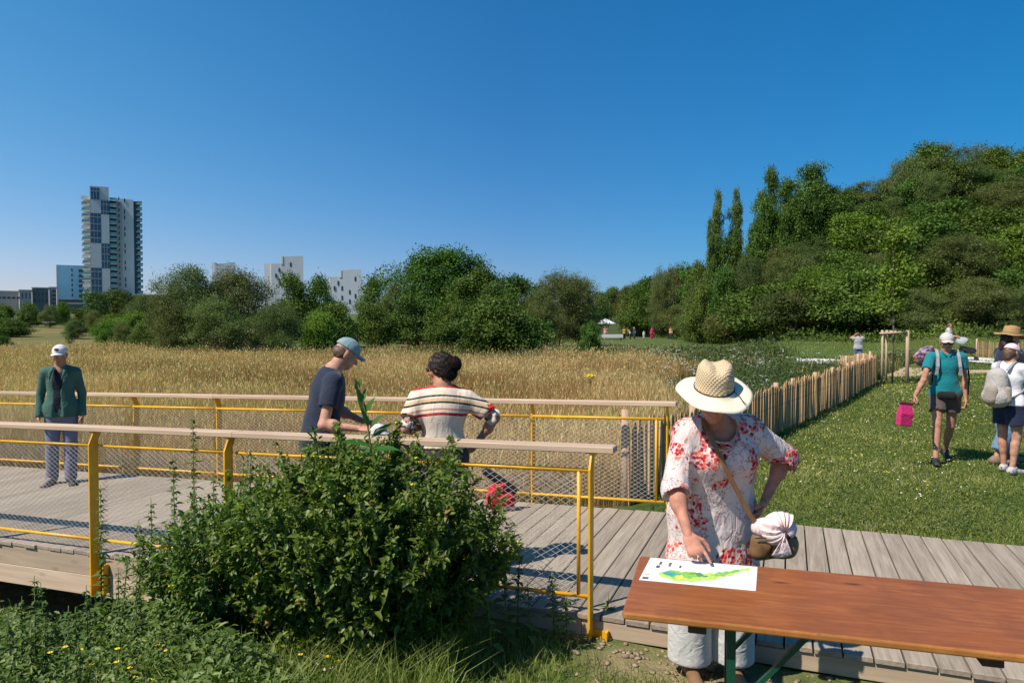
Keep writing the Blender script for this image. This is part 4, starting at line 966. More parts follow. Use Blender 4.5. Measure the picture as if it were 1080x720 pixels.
# hanging grass blades among the weeds
n = 26000; x = rng.uniform(-5, -.3, n); y = rng.uniform(2.7, 5.6, n); s, t = st(x, y); ok = (t < -.25); x, y = x[ok], y[ok]; n = len(x)
V, F, T = blades(np.stack([x, y, ground(x, y)], 1), rng.uniform(.12, .42, n), rng.uniform(.004, .008, n), np.abs(rng.normal(.6, .3, n)), np.clip(rng.normal(.5, .2, n), 0, 1))
tag(npmesh('long_grass', V, F, m_near, tint=T), 'long green grass growing through the weeds at the lower left', 'grass', kind='stuff')
def flower(px, py, Y, kind, group, label):
    p = W(px, py, Y); g = gz(p.x, p.y); h = max(.08, p.z-g)
    o = empty('yellow_wildflower' if kind == 'y' else 'white_daisy', (p.x, p.y, g), 0, label, 'flower', group)
    mb = MB(); mb.tube([(0, 0, 0), (.004, 0, h)], [.0018, .0014], 4); mb.build('stem', m_stem, o)
    mb = MB(); n = 11 if kind == 'y' else 13; r_ = .016
    for i in range(n):
        a = 2*math.pi*i/n; d = Vector((math.cos(a), math.sin(a), .25)); sd = Vector((-math.sin(a), math.cos(a), 0))
        c = Vector((.004, 0, h)); mb.add([c, c+d*r_*.6+sd*.003, c+d*r_, c+d*r_*.6-sd*.003], [(0, 1, 2, 3)])
    mb.build('petals', m_yflow if kind == 'y' else m_dais, o)
    mb = MB(); mb.ball((.004, 0, h+.003), (.005, .005, .003), 5); mb.build('flower_centre', m_yflow, o, True)
m_dais = plain('white_petals', (.80, .80, .78), .8, .03)
for px, py in [(52, 688), (68, 682), (84, 685), (122, 698), (123, 684), (136, 704), (165, 680), (174, 686), (142, 714), (160, 716), (96, 700), (248, 700), (316, 690), (345, 692), (356, 697), (390, 716)]:
    flower(px, py, 3.75 if px < 200 else 3.8, 'y', 'yellow flowers in the weeds', 'small yellow flower among the weeds at the bottom of the bank')
for px, py in [(317, 703), (326, 706), (333, 700), (331, 710), (340, 712), (348, 704), (354, 712), (362, 708), (328, 716), (345, 718), (358, 717), (315, 712), (342, 706), (476, 712)]:
    flower(px, py, 3.85, 'w', 'white daisies in the near grass', 'small white daisy in the grass at the foot of the bush')
# ragwort in the meadow
p = W(622, 396, 12.5); g = gz(p.x, p.y); rw = empty('ragwort', (p.x, p.y, g), 0, 'single tall ragwort with yellow flower head standing in the dry meadow', 'flower')
mb = MB(); mb.tube([(0, 0, 0), (.01, 0, p.z-g)], [.006, .004], 5)
for q in range(6): a = q*1.05; mb.tube([(.01, 0, p.z-g-.14), (.01+.07*math.cos(a), .07*math.sin(a), p.z-g)], .003, 4)
mb.build('stem', m_stem, rw)
mb = MB()
for q in range(26): mb.ball((.01+rng.normal(0, .045), rng.normal(0, .045), p.z-g+rng.normal(0, .012)), (.016, .016, .009), 4)
mb.build('flower_head', m_yflow, rw, True)
# ================================================================ figures: smooth implicit surfaces turned into meshes
class Field:
    "signed distance field on a grid; shapes are joined with a smooth union"
    def __init__(s, lo, hi, h):
        s.lo = np.array(lo, float); s.h = h; s.n = np.ceil((np.array(hi, float)-s.lo)/h).astype(int)+1
        s.f = np.full(s.n, 9.0, np.float32)
        s.ax = [s.lo[i]+h*np.arange(s.n[i]) for i in range(3)]
    def _sl(s, lo, hi):
        a = np.clip(np.floor((np.array(lo)-s.lo)/s.h).astype(int), 0, s.n); b = np.clip(np.ceil((np.array(hi)-s.lo)/s.h).astype(int)+1, 0, s.n)
        if (b <= a).any(): return None
        sl = tuple(slice(a[i], b[i]) for i in range(3))
        X = s.ax[0][sl[0]][:, None, None]; Y = s.ax[1][sl[1]][None, :, None]; Z = s.ax[2][sl[2]][None, None, :]
        return sl, X, Y, Z
    def _join(s, sl, d, k, sub=False):
        f = s.f[sl]
        if sub:
            d = -d; h = np.clip(.5-.5*(f-d)/k, 0, 1); s.f[sl] = f*(1-h)+d*h+k*h*(1-h)
        else:
            h = np.clip(.5+.5*(d-f)/k, 0, 1); s.f[sl] = d*(1-h)+f*h-k*h*(1-h)
    def cap(s, a, b, ra, rb=None, k=.02, flat=None, sub=False, wave=None):
        rb = ra if rb is None else rb; a = np.array(a, float); b = np.array(b, float); m = max(ra, rb)+k+3*s.h
        g = s._sl(np.minimum(a, b)-m, np.maximum(a, b)+m)
        if g is None: return
        sl, X, Y, Z = g; px, py, pz = X-a[0], Y-a[1], Z-a[2]; ba = b-a; q = 1.0
        if flat:
            n = np.array(flat[0], float); n /= np.linalg.norm(n); f_ = 1/flat[1]-1
            dn = px*n[0]+py*n[1]+pz*n[2]; px = px+n[0]*dn*f_; py = py+n[1]*dn*f_; pz = pz+n[2]*dn*f_; ba = ba+n*ba.dot(n)*f_; q = (flat[1]+1)/2
        t = np.clip((px*ba[0]+py*ba[1]+pz*ba[2])/max(ba.dot(ba), 1e-9), 0, 1)
        d = (np.sqrt((px-ba[0]*t)**2+(py-ba[1]*t)**2+(pz-ba[2]*t)**2)-(ra+(rb-ra)*t))*q
        if wave: d = d + wave(X, Y, Z)
        s._join(sl, d.astype(np.float32), k, sub)
    def ell(s, c, r, M=None, k=.02, sub=False):
        c = np.array(c, float); r = np.array(r, float); m = r.max()+k+3*s.h; g = s._sl(c-m, c+m)
        if g is None: return
        sl, X, Y, Z = g; p = [X-c[0], Y-c[1], Z-c[2]]
        if M is not None: p = [p[0]*M[0][i]+p[1]*M[1][i]+p[2]*M[2][i] for i in range(3)]
        k0 = np.sqrt((p[0]/r[0])**2+(p[1]/r[1])**2+(p[2]/r[2])**2); k1 = np.sqrt((p[0]/r[0]**2)**2+(p[1]/r[1]**2)**2+(p[2]/r[2]**2)**2)+1e-6
        s._join(sl, (k0*(k0-1)/k1).astype(np.float32), k, sub)
    def box(s, c, d, M=None, k=.01, rr=.01, sub=False):
        c = np.array(c, float); d = np.array(d, float)/2; m = np.linalg.norm(d)+k+3*s.h; g = s._sl(c-m, c+m)
        if g is None: return
        sl, X, Y, Z = g; p = [X-c[0]+0*Y+0*Z, Y-c[1]+0*X+0*Z, Z-c[2]+0*X+0*Y]
        if M is not None: p = [p[0]*M[0][i]+p[1]*M[1][i]+p[2]*M[2][i] for i in range(3)]
        q = [np.abs(p[i])-d[i]+rr for i in range(3)]
        D_ = np.sqrt(sum(np.maximum(x, 0)**2 for x in q))+np.minimum(np.maximum(np.maximum(q[0], q[1]), q[2]), 0)-rr
        s._join(sl, D_.astype(np.float32), k, sub)
    def cut(s, p, n):
        "keep the side that n points away from"
        X, Y, Z = s.ax[0][:, None, None], s.ax[1][None, :, None], s.ax[2][None, None, :]
        n = np.array(n, float); n /= np.linalg.norm(n)
        s.f = np.maximum(s.f, ((X-p[0])*n[0]+(Y-p[1])*n[1]+(Z-p[2])*n[2]).astype(np.float32))
    def disp(s, fn):
        X, Y, Z = s.ax[0][:, None, None], s.ax[1][None, :, None], s.ax[2][None, None, :]
        s.f = s.f + fn(X, Y, Z).astype(np.float32)
    def mesh(s):
        F = np.pad(s.f, 1, constant_values=1.0); lo = s.lo-s.h; h = s.h; ins = F < 0; n = F.shape
        c = [F[i:n[0]-1+i, j:n[1]-1+j, k:n[2]-1+k] for i in (0, 1) for j in (0, 1) for k in (0, 1)]
        cnt = sum((x < 0).astype(np.int8) for x in c); act = (cnt > 0) & (cnt < 8)
        idx = np.full(act.shape, -1, np.int64); A = np.argwhere(act); idx[act] = np.arange(len(A))
        val = np.stack([x[act] for x in c], 1); off = np.array([[i, j, k] for i in (0, 1) for j in (0, 1) for k in (0, 1)], float)
        acc = np.zeros((len(A), 3)); num = np.zeros(len(A))
        for a in range(8):
            for b in range(a+1, 8):
                if np.abs(off[a]-off[b]).sum() != 1: continue
                va, vb = val[:, a], val[:, b]; cr = (va < 0) != (vb < 0); t = np.where(cr, va/(va-vb+1e-12*((va-vb) == 0)), 0)
                acc += np.where(cr[:, None], off[a]+(off[b]-off[a])*t[:, None], 0); num += cr
        V = lo + h*(A+acc/num[:, None])
        Q = []
        def quad(m, cells, flip):
            w = np.argwhere(m)
            if not len(w): return
            q = np.stack([idx[tuple((w+np.array(o)).T)] for o in cells], 1); fl = flip[m]
            q[fl] = q[fl][:, ::-1]; Q.append(q)
        e = (ins[:-1, 1:-1, 1:-1] != ins[1:, 1:-1, 1:-1]); quad(e, [(0, 0, 0), (0, 1, 0), (0, 1, 1), (0, 0, 1)], ~ins[:-1, 1:-1, 1:-1])
        e = (ins[1:-1, :-1, 1:-1] != ins[1:-1, 1:, 1:-1]); quad(e, [(0, 0, 0), (0, 0, 1), (1, 0, 1), (1, 0, 0)], ~ins[1:-1, :-1, 1:-1])
        e = (ins[1:-1, 1:-1, :-1] != ins[1:-1, 1:-1, 1:]); quad(e, [(0, 0, 0), (1, 0, 0), (1, 1, 0), (0, 1, 0)], ~ins[1:-1, 1:-1, :-1])
        return V, np.concatenate(Q)
def sdf_obj(name, fields, mat, parent, smooth=True):
    Vs, Fs, n = [], [], 0
    for f in fields:
        V, F = f.mesh(); Vs.append(V); Fs.append(F+n); n += len(V)
    return npmesh(name, np.concatenate(Vs), np.concatenate(Fs), mat, parent, smooth, tint=np.full(n, .5))
def folds(amp, fx=16, fz=9, ph=0.0):
    def fn(X, Y, Z):
        a = np.sin(fx*X+5*np.sin(fz*.6*Z+ph)+ph*2+3*Y); b = np.sin(fz*Z*1.5+3.2*np.sin(fx*.5*X+2*ph)+6*Y+ph)
        return amp*(.6*a*(.6+.4*b)+.5*b*np.sin(7*X-5*Z+ph))
    return fn
def v3(*a): return np.array(a, float)
def stand(H, g=1.0):
    "joints of a person facing +Y, right side +X, feet at z=0"
    j = dict(H=H, head=v3(0, .015, .925)*H, neck=v3(0, 0, .845)*H, chest=v3(0, 0, .74)*H, waist=v3(0, .005, .61)*H, pelvis=v3(0, 0, .535)*H, hd=v3(0, 1, 0), hu=v3(0, 0, 1))
    for s_, k in ((1, 'R'), (-1, 'L')):
        j['sh'+k] = v3(s_*.108, 0, .812)*H; j['el'+k] = v3(s_*.135, -.01, .635)*H; j['wr'+k] = v3(s_*.145, .03, .488)*H
        j['hip'+k] = v3(s_*.052, 0, .52)*H; j['kn'+k] = v3(s_*.056, .01, .285)*H; j['an'+k] = v3(s_*.055, -.01, .045)*H; j['toe'+k] = v3(s_*.07, .115, .012)*H
        j['hand'+k] = v3(s_*.02, .15, -1)      # direction of the hand
    return j
def ik(a, c, L1, L2, pole):
    "elbow or knee between a and c"
    a = np.array(a, float); c = np.array(c, float); d = c-a; L = np.linalg.norm(d); L = min(L, (L1+L2)*.999); u = d/np.linalg.norm(d)
    x = (L1*L1-L2*L2+L*L)/(2*L); h = math.sqrt(max(0, L1*L1-x*x)); p = np.array(pole, float); p = p-u*p.dot(u); p /= np.linalg.norm(p)+1e-9
    return a+u*x+p*h
def hframe(j):
    d = j['hd']/np.linalg.norm(j['hd']); u = j['hu']-d*j['hu'].dot(d); u /= np.linalg.norm(u); r = np.cross(d, u)
    return np.stack([r, d, u], 1)          # columns: right, forward, up
def bounds(j, m=.16):
    P = np.array([v for k, v in j.items() if isinstance(v, np.ndarray) and k not in ('hd', 'hu', 'handL', 'handR')]); return P.min(0)-m, P.max(0)+m
def add_head(F, j, s):
    M = hframe(j); c = j['head']
    def h(x, y, z): return c + M @ v3(x, y, z)*s
    def e(x, y, z, r, k=.02, sub=False): F.ell(h(x, y, z), v3(*r)*s, M, k*s, sub)
    e(0, -.008, .028, (.074, .092, .085), .02); e(0, .022, -.045, (.056, .064, .066), .04); e(0, .055, -.088, (.026, .022, .020), .03)
    e(0, .072, .022, (.05, .02, .03), .03); e(.030, .092, .004, (.017, .012, .012), .012, True); e(-.030, .092, .004, (.017, .012, .012), .012, True)
    F.cap(h(0, .083, .012), h(0, .107, -.028), .009*s, .014*s, .012*s); e(.012, .094, -.031, (.010, .010, .008), .008); e(-.012, .094, -.031, (.010, .010, .008), .008)
    F.cap(h(-.018, .083, -.058), h(.018, .083, -.058), .0075*s, .0075*s, .006*s); F.cap(h(-.015, .081, -.068), h(.015, .081, -.068), .0085*s, .0085*s, .006*s)
    for q in (1, -1): e(q*.076, -.006, -.008, (.012, .021, .032), .01); e(q*.045, .052, -.03, (.022, .022, .022), .02)
    F.cap(j['neck']-M[:, 2]*.02*s, c+M@v3(0, -.018, -.05)*s, .056*s, .050*s, .03*s)
def body_fields(j, g=1.0, res=.011, bare_legs=True, fem=False, hands=True):
    s = j['H']/1.75; lo, hi = bounds(j); F = Field(lo, hi, res); fw = np.cross(j['shR']-j['shL'], v3(0, 0, 1)); fw = -fw/np.linalg.norm(fw)
    torso(F, j, g, s, 0, fem)
    F.cap(j['chest']+(j['neck']-j['chest'])*.6, j['neck']+v3(0, 0, .01), .07*s, .053*s, .03)
    for k in 'RL':
        F.cap(j['sh'+k], j['el'+k], .047*s*g, .037*s*g, .03); F.cap(j['el'+k], j['wr'+k], .037*s*g, .024*s, .02)
        mid = j['el'+k]*.72+j['wr'+k]*.28; F.ell(mid, v3(.038, .038, .05)*s*g, None, .03)
        F.cap(j['hip'+k], j['kn'+k], .086*s*g, .054*s*g, .03); F.cap(j['kn'+k], j['an'+k], .051*s*g, .034*s, .02)
        b = (j['an'+k]-j['kn'+k]); ft = j['toe'+k]-j['an'+k]; ft = ft*v3(1, 1, 0); ft /= np.linalg.norm(ft)+1e-9
        F.cap(j['kn'+k]+b*.22-ft*.014*s, j['kn'+k]+b*.48-ft*.010*s, .048*s*g, .038*s*g, .03)
        F.cap(j['an'+k]-ft*.03*s-v3(0, 0, .03)*s, j['toe'+k], .034*s, .026*s, .03)
    add_head(F, j, s)
    out = [F]
    if hands:
        for k in 'RL': out.append(hand(j, k, s, .0045 if res < .009 else .006))
    return out
def torso(F, j, g, s, e, fem=False, hem=None, k=.04, neck=True):
    fw = np.cross(v3(0, 0, 1), j['shR']-j['shL']); fw /= np.linalg.norm(fw)
    hp = (j['hipR']-j['hipL'])
    F.cap(j['pelvis']+hp*.30, j['pelvis']-hp*.30, (.112*g*(1.06 if fem else 1)+e)*s, None, k, (fw, .86))
    F.cap(j['pelvis'], j['waist'], (.138*g+e)*s, (.130*g*(.95 if fem else 1.03)+e)*s, k, (fw, .80))
    F.cap(j['waist'], j['chest'], (.130*g*(.95 if fem else 1.03)+e)*s, (.150*g+e)*s, k, (fw, .74))
    up = j['chest']*.35+j['neck']*.65; sh = (j['shR']-j['shL'])
    F.cap(j['chest']-fw*0, up-(j['neck']-j['chest'])*.18, (.150*g+e)*s, (.118*g+e)*s, k, (fw, .72))
    F.cap(j['shL']+sh*.08, j['shR']-sh*.08, (.050*g+e)*s, None, .05)
    if neck: F.cap(up, j['neck'], (.075+e*.5)*s, (.055+e*.4)*s, .05)
    if fem:
        for q in (1, -1): F.ell(j['chest']+sh*.21*q+fw*.075*s*g-(j['neck']-j['chest'])*.12, v3(.07, .06, .065)*s*g+e, None, .05)
def hand(j, k, s, res, curl=.5, spec=None):
    w = j['wr'+k]; d = np.array(j['hand'+k], float); d /= np.linalg.norm(d); fa = w-j['el'+k]; 
    n = j.get('palm'+k); n = np.array(n if n is not None else np.cross(d, v3(0, 1, .1) if abs(d[1]) < .9 else v3(1, 0, 0)), float); n = n-d*n.dot(d); n /= np.linalg.norm(n)   # palm normal
    if n @ v3(-1 if k == 'R' else 1, 0, 0) < 0 and j.get('palm'+k) is None: n = -n
    t = np.cross(n, d)*(-1 if k == 'R' else 1)          # towards the thumb
    if j.get('palm'+k) is None and t[1] < 0: t = -t
    F = Field(w-.24*s, w+.24*s, res)
    F.cap(w-fa/np.linalg.norm(fa)*.03*s, w+d*.015*s, .026*s, .025*s, .01, (n, .8))
    pc = w+d*.05*s; F.cap(w+d*.02*s+t*.006*s, w+d*.078*s+t*.012*s, .028*s, .030*s, .012, (n, .48)); F.cap(w+d*.02*s-t*.012*s, w+d*.075*s-t*.018*s, .024*s, .026*s, .012, (n, .5))
    L = [.082, .09, .084, .066]; sp = [.033, .011, -.011, -.031]; cu = j.get('curl'+k, [curl]*4)
    for i in range(4):
        b = w+d*(.083-.006*abs(i-1))*s+t*sp[i]*s; dd = d+t*(.10-.065*i); dd /= np.linalg.norm(dd); c = cu[i]; a = 0; p = b; r = .0092 if i < 3 else .0080
        for q, f_ in enumerate((.46, .30, .24)):
            a += c*(.7, 1.0, .7)[q]; e_ = dd*math.cos(a)+n*math.sin(a); p2 = p+e_*L[i]*f_*s; F.cap(p, p2, r*s, (r-.0008)*s, .004); p = p2; r -= .0006
    b = w+d*.022*s+t*.024*s; p1 = b+(d*.45+t*.75+n*.25)*.042*s; p2 = p1+(d*.85+t*.35+n*.35)*.034*s; p3 = p2+(d*.95+t*.02+n*.30)*.026*s
    F.cap(b, p1, .015*s, .0115*s, .012); F.cap(p1, p2, .0112*s, .0105*s, .004); F.cap(p2, p3, .0105*s, .0088*s, .004)
    return F
def shirt(j, g, res, e=.014, sleeve=.75, hem=None, fem=False, sl_w=.012, wave=(.004, 16, 9, 0), neck_r=.075, vneck=0, cuff_e=None, flare=0, neck_c=None, loose=0, kk=.04, kt=.05):
    s = j['H']/1.75; lo, hi = bounds(j); F = Field(lo, hi, res); torso(F, j, g, s, e, fem, k=kt, neck=False)
    fw = np.cross(v3(0, 0, 1), j['shR']-j['shL']); fw /= np.linalg.norm(fw)
    if loose: F.cap(j['chest'], j['pelvis'], (.15*g+e+loose*.5)*s, (.155*g+e+loose)*s, .05, (fw, .74))
    hz = hem if hem is not None else j['pelvis'][2]-.03
    hp = (j['hipR']-j['hipL']); dn = v3(0, 0, -1)
    F.cap(j['pelvis']+hp*.35, j['pelvis']-hp*.35, (.125*g+e)*s, None, .05, (fw, .8))
    if hz < j['pelvis'][2]-.05:
        b = j['pelvis']*1; b[2] = hz-.05; F.cap(j['pelvis'], b, (.17*g+e)*s, (.18*g+e+flare)*s, .05, (fw, .75))
    for k in 'RL':
        a, b, c = j['sh'+k], j['el'+k], j['wr'+k]
        if sleeve <= 1: end = a+(b-a)*sleeve; F.cap(a, end, (.055*g+e*.6)*s, (.047*g+sl_w)*s, kk)
        else:
            F.cap(a, b, (.055*g+e*.6)*s, (.044*g+sl_w)*s, kk); end = b+(c-b)*(sleeve-1); F.cap(b, end, (.042*g+sl_w)*s, (.036*g+(cuff_e if cuff_e is not None else sl_w))*s, min(.03, kk))
    F.disp(folds(*wave))
    for k in 'RL':                                                  # clean sleeve openings
        a, b, c = j['sh'+k], j['el'+k], j['wr'+k]
        if sleeve <= 1: end = a+(b-a)*sleeve; d = (b-a)
        else: end = b+(c-b)*(sleeve-1); d = (c-b)
        d = d/np.linalg.norm(d); F.cap(end+d*.012, end+d*.09, .10*s, .06*s, .001, None, True) if sleeve <= 1.9 else None
        F.cap(end-d*.03, end+d*.05, (.038 if sleeve <= 1 else .03)*s*g, None, .002, None, True)
    nc = neck_c if neck_c is not None else j['neck']+v3(0, 0, .025)+fw*.012
    F.ell(nc, v3(neck_r, neck_r*.95, .06+vneck*.3)*s, None, .004, True)
    if vneck: F.cap(nc+fw*.05, nc+fw*(.095)-v3(0, 0, vneck), .035*s, .006, .004, None, True)
    F.cut((0, 0, hz), (0, 0, -1))
    return F
def trousers(j, g, res, e=.014, ends=(1.85, 1.85), wide=0.0, top=None, fem=False, wave=(.004, 18, 9, 1), cutz=None):
    s = j['H']/1.75; lo, hi = bounds(j); F = Field(lo, hi, res); fw = np.cross(v3(0, 0, 1), j['shR']-j['shL']); fw /= np.linalg.norm(fw)
    hp = (j['hipR']-j['hipL']); tz = top if top is not None else j['pelvis'][2]+.07
    F.cap(j['pelvis']+hp*.32, j['pelvis']-hp*.32, (.115*g*(1.05 if fem else 1)+e)*s, None, .03, (fw, .86)); F.cap(j['pelvis'], j['waist'], (.138*g+e)*s, (.130*g+e*.7)*s, .03, (fw, .8))
    E = []
    for k, en in zip('RL', ends):
        a, b, c = j['hip'+k], j['kn'+k], j['an'+k]
        if en <= 1: end = a+(b-a)*en; d = b-a; F.cap(a, end, (.088*g+e)*s, ((.088-.026*en)*g+e+wide)*s, .03)
        else: end = b+(c-b)*(en-1); d = c-b; F.cap(a, b, (.088*g+e)*s, (.056*g+e+wide*.6)*s, .03); F.cap(b, end, (.056*g+e+wide*.6)*s, (.042*g+e+wide)*s, .02)
        E.append((end, d/np.linalg.norm(d)))
    F.disp(folds(*wave))
    if cutz is not None: F.cut((0, 0, cutz), (0, 0, -1))
    else:
        for end, d in E: F.cap(end+d*.012, end+d*.14, .13*s if en <= 1.3 else .10*s, .06*s, .001, None, True)
    F.cut((0, 0, tz), (0, 0, 1))
    return F
def shoe(j, k, res, e=.012, high=.0):
    s = j['H']/1.75; a, t = j['an'+k], j['toe'+k]; F = Field(np.minimum(a, t)-.15, np.maximum(a, t)+.15, res); d = (t-a)*v3(1, 1, 0); d /= np.linalg.norm(d)+1e-9
    h = a-d*.035*s-v3(0, 0, .028*s); F.cap(h, t+d*.01, .034*s+e, .028*s+e, .02); F.cap(a-v3(0, 0, .01), h+d*.02, .036*s+e, None, .03); F.cap(a, a-v3(0, 0, .03), .038*s+e*.6, None, .02)
    F.cap(t-d*.02, t+d*.012, .036*s+e*.5, None, .02, (v3(0, 0, 1), .6))
    return F
def cap_hat(j, mat, parent, brim=True, back=False, name='baseball_cap', e=.012, tilt=0.0, bl=.062, up=.058):
    s = j['H']/1.75; M = hframe(j); c = j['head']; f_ = Field(c-.22, c+.22, .006)
    top = c+M@v3(0, -.008, .038)*s; f_.ell(top, v3(.079+e*.6, .098+e*.6, .082+e)*s, M, .01)
    n = -M[:, 2]; p = c+M@v3(0, 0, up-.02)*s; n = n+M[:, 1]*(-.10); f_.cut(p, n)
    f_.ell(top-M[:, 2]*.02*s, v3(.070, .088, .08)*s, M, .004, True)
    o = sdf_obj(name, [f_], mat, parent)
    if brim:
        d = (-1 if back else 1); mb = MB(); N = 12; V = []; 
        for r_, (w_, y0, dz_) in enumerate(((.070, .070, .004), (.072, .11, .0), (.058, .145, -.008), (.030, .098+bl, -.016))):
            for q in range(N+1):
                u = -1+2*q/N; x = w_*u; y = (y0-.022*u*u*(1 if r_ else 2.2)); z = up-.020+dz_*.6-.018*u*u
                for th in (0, .004): V.append(c+M@v3(x, d*y, z+th)*s)
        def I(r_, q, t): return (r_*(N+1)+q)*2+t
        Fq = []
        for r_ in range(3):
            for q in range(N):
                Fq.append((I(r_, q, 0), I(r_, q+1, 0), I(r_+1, q+1, 0), I(r_+1, q, 0))); Fq.append((I(r_, q, 1), I(r_+1, q, 1), I(r_+1, q+1, 1), I(r_, q+1, 1)))
            for q in (0, N): Fq.append((I(r_, q, 0), I(r_, q, 1), I(r_+1, q, 1), I(r_+1, q, 0)))
        for q in range(N): Fq.append((I(3, q, 0), I(3, q+1, 0), I(3, q+1, 1), I(3, q, 1)))
        mb.add([Vector(v) for v in V], Fq); mb.build('peak', mat, o, True)
    return o
def brim_hat(j, mats, parent, rb=.20, rc=.092, hc=.115, droop=.03, band=None, pinch=.02, fwd=-.01, name='straw_hat', up=.045, sx=1.12):
    s = j['H']/1.75; M = Matrix([list(r) for r in hframe(j)]); c = Vector(j['head'])+M@Vector((0, fwd, up))*s
    def fn(p, a):
        r = math.hypot(p.x, p.y)
        if r < rc*1.25 and p.z > hc*.45:                          # dent along the crown and pinch at the front
            p.z -= pinch*max(0, 1-(abs(p.x)/(rc*.45))**2)*(p.z/hc)*1.1
            if p.y > 0: p.x *= 1-.22*(p.z/hc)*min(1, p.y/rc)
        p.y *= sx
        if r > rc*1.1: p.z += .012*math.sin(2*a+.8)+(.006*math.sin(5*a))*(r/rb)
        return p
    prof = [(rb-.001, -droop-.003), (rb, -droop), (rb*.93, -droop*.72), (rb*.8, -droop*.35), (rc*1.25, -.004), (rc*1.06, .002), (rc, .012), (rc*.97, hc*.45), (rc*.9, hc*.8), (rc*.76, hc*.96), (rc*.5, hc*1.0), (.002, hc*.99)]
    mb = MB(); mb.lathe([(r*s, z*s) for r, z in prof], c, 48, M, lambda p, a: fn(p, a))
    und = [(rb-.001, -droop-.003), (rb*.8, -droop*.35-.004), (rc*1.25, -.008), (rc*.95, -.002), (rc*.9, hc*.5), (.002, hc*.9)]
    mb.lathe([(r*s, z*s) for r, z in und], c, 48, M, lambda p, a: fn(p, a))
    o = mb.build(name, mats[0], parent, True)
    if band:
        mb = MB(); mb.lathe([(rc*1.045*s, .004*s), (rc*1.05*s, .012*s), (rc*1.03*s, band*s), (rc*1.0*s, (band+.001)*s)], c, 40, M, lambda p, a: Vector((p.x, p.y*sx, p.z)))
        mb.build('hat_band', mats[1], o, True)
    return o, c, M
def hair(j, mat, parent, parts, name='hair', res=.007, amp=.004):
    s = j['H']/1.75; M = hframe(j); c = j['head']; f_ = Field(c-.26, c+.22, res)
    for p in parts: f_.ell(c+M@v3(*p[0])*s, v3(*p[1])*s, M, .02)
    M_ = M
    def strands(X, Y, Z):
        return amp*np.sin(150*(X*M_[0, 0]+Y*M_[1, 0]+Z*M_[2, 0])+9*np.sin(30*Z))*.6+amp*np.sin(60*X+40*Z+30*Y)*.7
    f_.disp(strands)
    f_.ell(c+M@v3(0, .065, -.03)*s, v3(.062, .06, .085)*s, M, .01, True)
    return sdf_obj(name, [f_], mat, parent)
def glasses(j, mat, parent, lens=.020):
    s = j['H']/1.75; M = Matrix([list(r) for r in hframe(j)]); c = Vector(j['head']); mb = MB()
    for q in (1, -1):
        mb.ball(c+M@Vector((q*.031, .096, .004))*s, (lens*s*1.15, .005*s, lens*s*.85), 8, M); mb.tube([c+M@Vector((q*.05, .092, .008))*s, c+M@Vector((q*.076, .06, .008))*s, c+M@Vector((q*.079, .0, .004))*s], .003*s, 5)
    mb.tube([c+M@Vector((-.012, .103, .006))*s, c+M@Vector((.012, .103, .006))*s], .003*s, 5)
    return mb.build('sunglasses', mat, parent, True)
def eyes(j, parent):
    s = j['H']/1.75; M = Matrix([list(r) for r in hframe(j)]); c = Vector(j['head'])
    for q in (1, -1):
        mb = MB(); mb.ball(c+M@Vector((q*.030, .082, .004))*s, .0115*s, 8); mb.m = 1; mb.ball(c+M@Vector((q*.030, .0915, .004))*s, (.0052*s, .003*s, .0052*s), 6, M); mb.build('eye', [m_eye, m_pupil], parent, True)
def brow(j, mat, parent):
    s = j['H']/1.75; M = Matrix([list(r) for r in hframe(j)]); c = Vector(j['head'])
    for q in (1, -1):
        mb = MB(); mb.tube([c+M@Vector((q*.016, .094, .022))*s, c+M@Vector((q*.032, .093, .026))*s, c+M@Vector((q*.047, .084, .021))*s], [.003*s, .0035*s, .002*s], 5); mb.build('eyebrow', mat, parent, True)
def strap(pts, w, th, mat, parent, name='strap', nrm=None):
    "flat band through the points"
    pts = [Vector(p) for p in pts]; V = []; F = []; m = len(pts)
    for i, p in enumerate(pts):
        d = (pts[min(i+1, m-1)]-pts[max(i-1, 0)]).normalized(); n = Vector(nrm[i] if nrm and isinstance(nrm[0], (list, tuple, Vector)) else (nrm or (0, -1, 0))).normalized(); sd = d.cross(n).normalized(); n = sd.cross(d)
        V += [p-sd*w/2, p+sd*w/2, p+sd*w/2+n*th, p-sd*w/2+n*th]
    for i in range(m-1):
        for q in range(4): F.append((i*4+q, i*4+(q+1) % 4, i*4+4+(q+1) % 4, i*4+4+q))
    F += [(3, 2, 1, 0), ((m-1)*4, (m-1)*4+1, (m-1)*4+2, (m-1)*4+3)]
    mb = MB(); mb.add(V, F); return mb.build(name, mat, parent)
# materials of people
def skin(name, col):
    m, nt, b = material(name); v = coords(nt); f = noise(nt, v, 22, 4)
    f = ramp(nt, f, [(.35, g1(0)), (.65, g1(1))]); lk(nt, mix(nt, f, (col[0]*.80, col[1]*.70, col[2]*.68), (min(1, col[0]*1.12), col[1]*1.0, col[2]*.95)), b.inputs['Base Color'])
    b.inputs['Roughness'].default_value = .62; b.inputs['Specular IOR Level'].default_value = .3; b.inputs['Subsurface Weight'].default_value = .06; b.inputs['Subsurface Radius'].default_value = (.02, .008, .004); b.inputs['Subsurface Scale'].default_value = .3
    bump(nt, b, math_(nt, 'ADD', noise(nt, v, 160, 3), noise(nt, v, 45, 2)), .35, .003); return m
m_skin = skin('skin_fair', (.50, .285, .195)); m_skint = skin('skin_tanned', (.42, .225, .14)); m_skinr = skin('skin_rosy', (.48, .24, .165))
m_eye = plain('eye_white', (.7, .68, .65), .3, .02); m_pupil = plain('eye_iris', (.05, .035, .025), .2, .1)
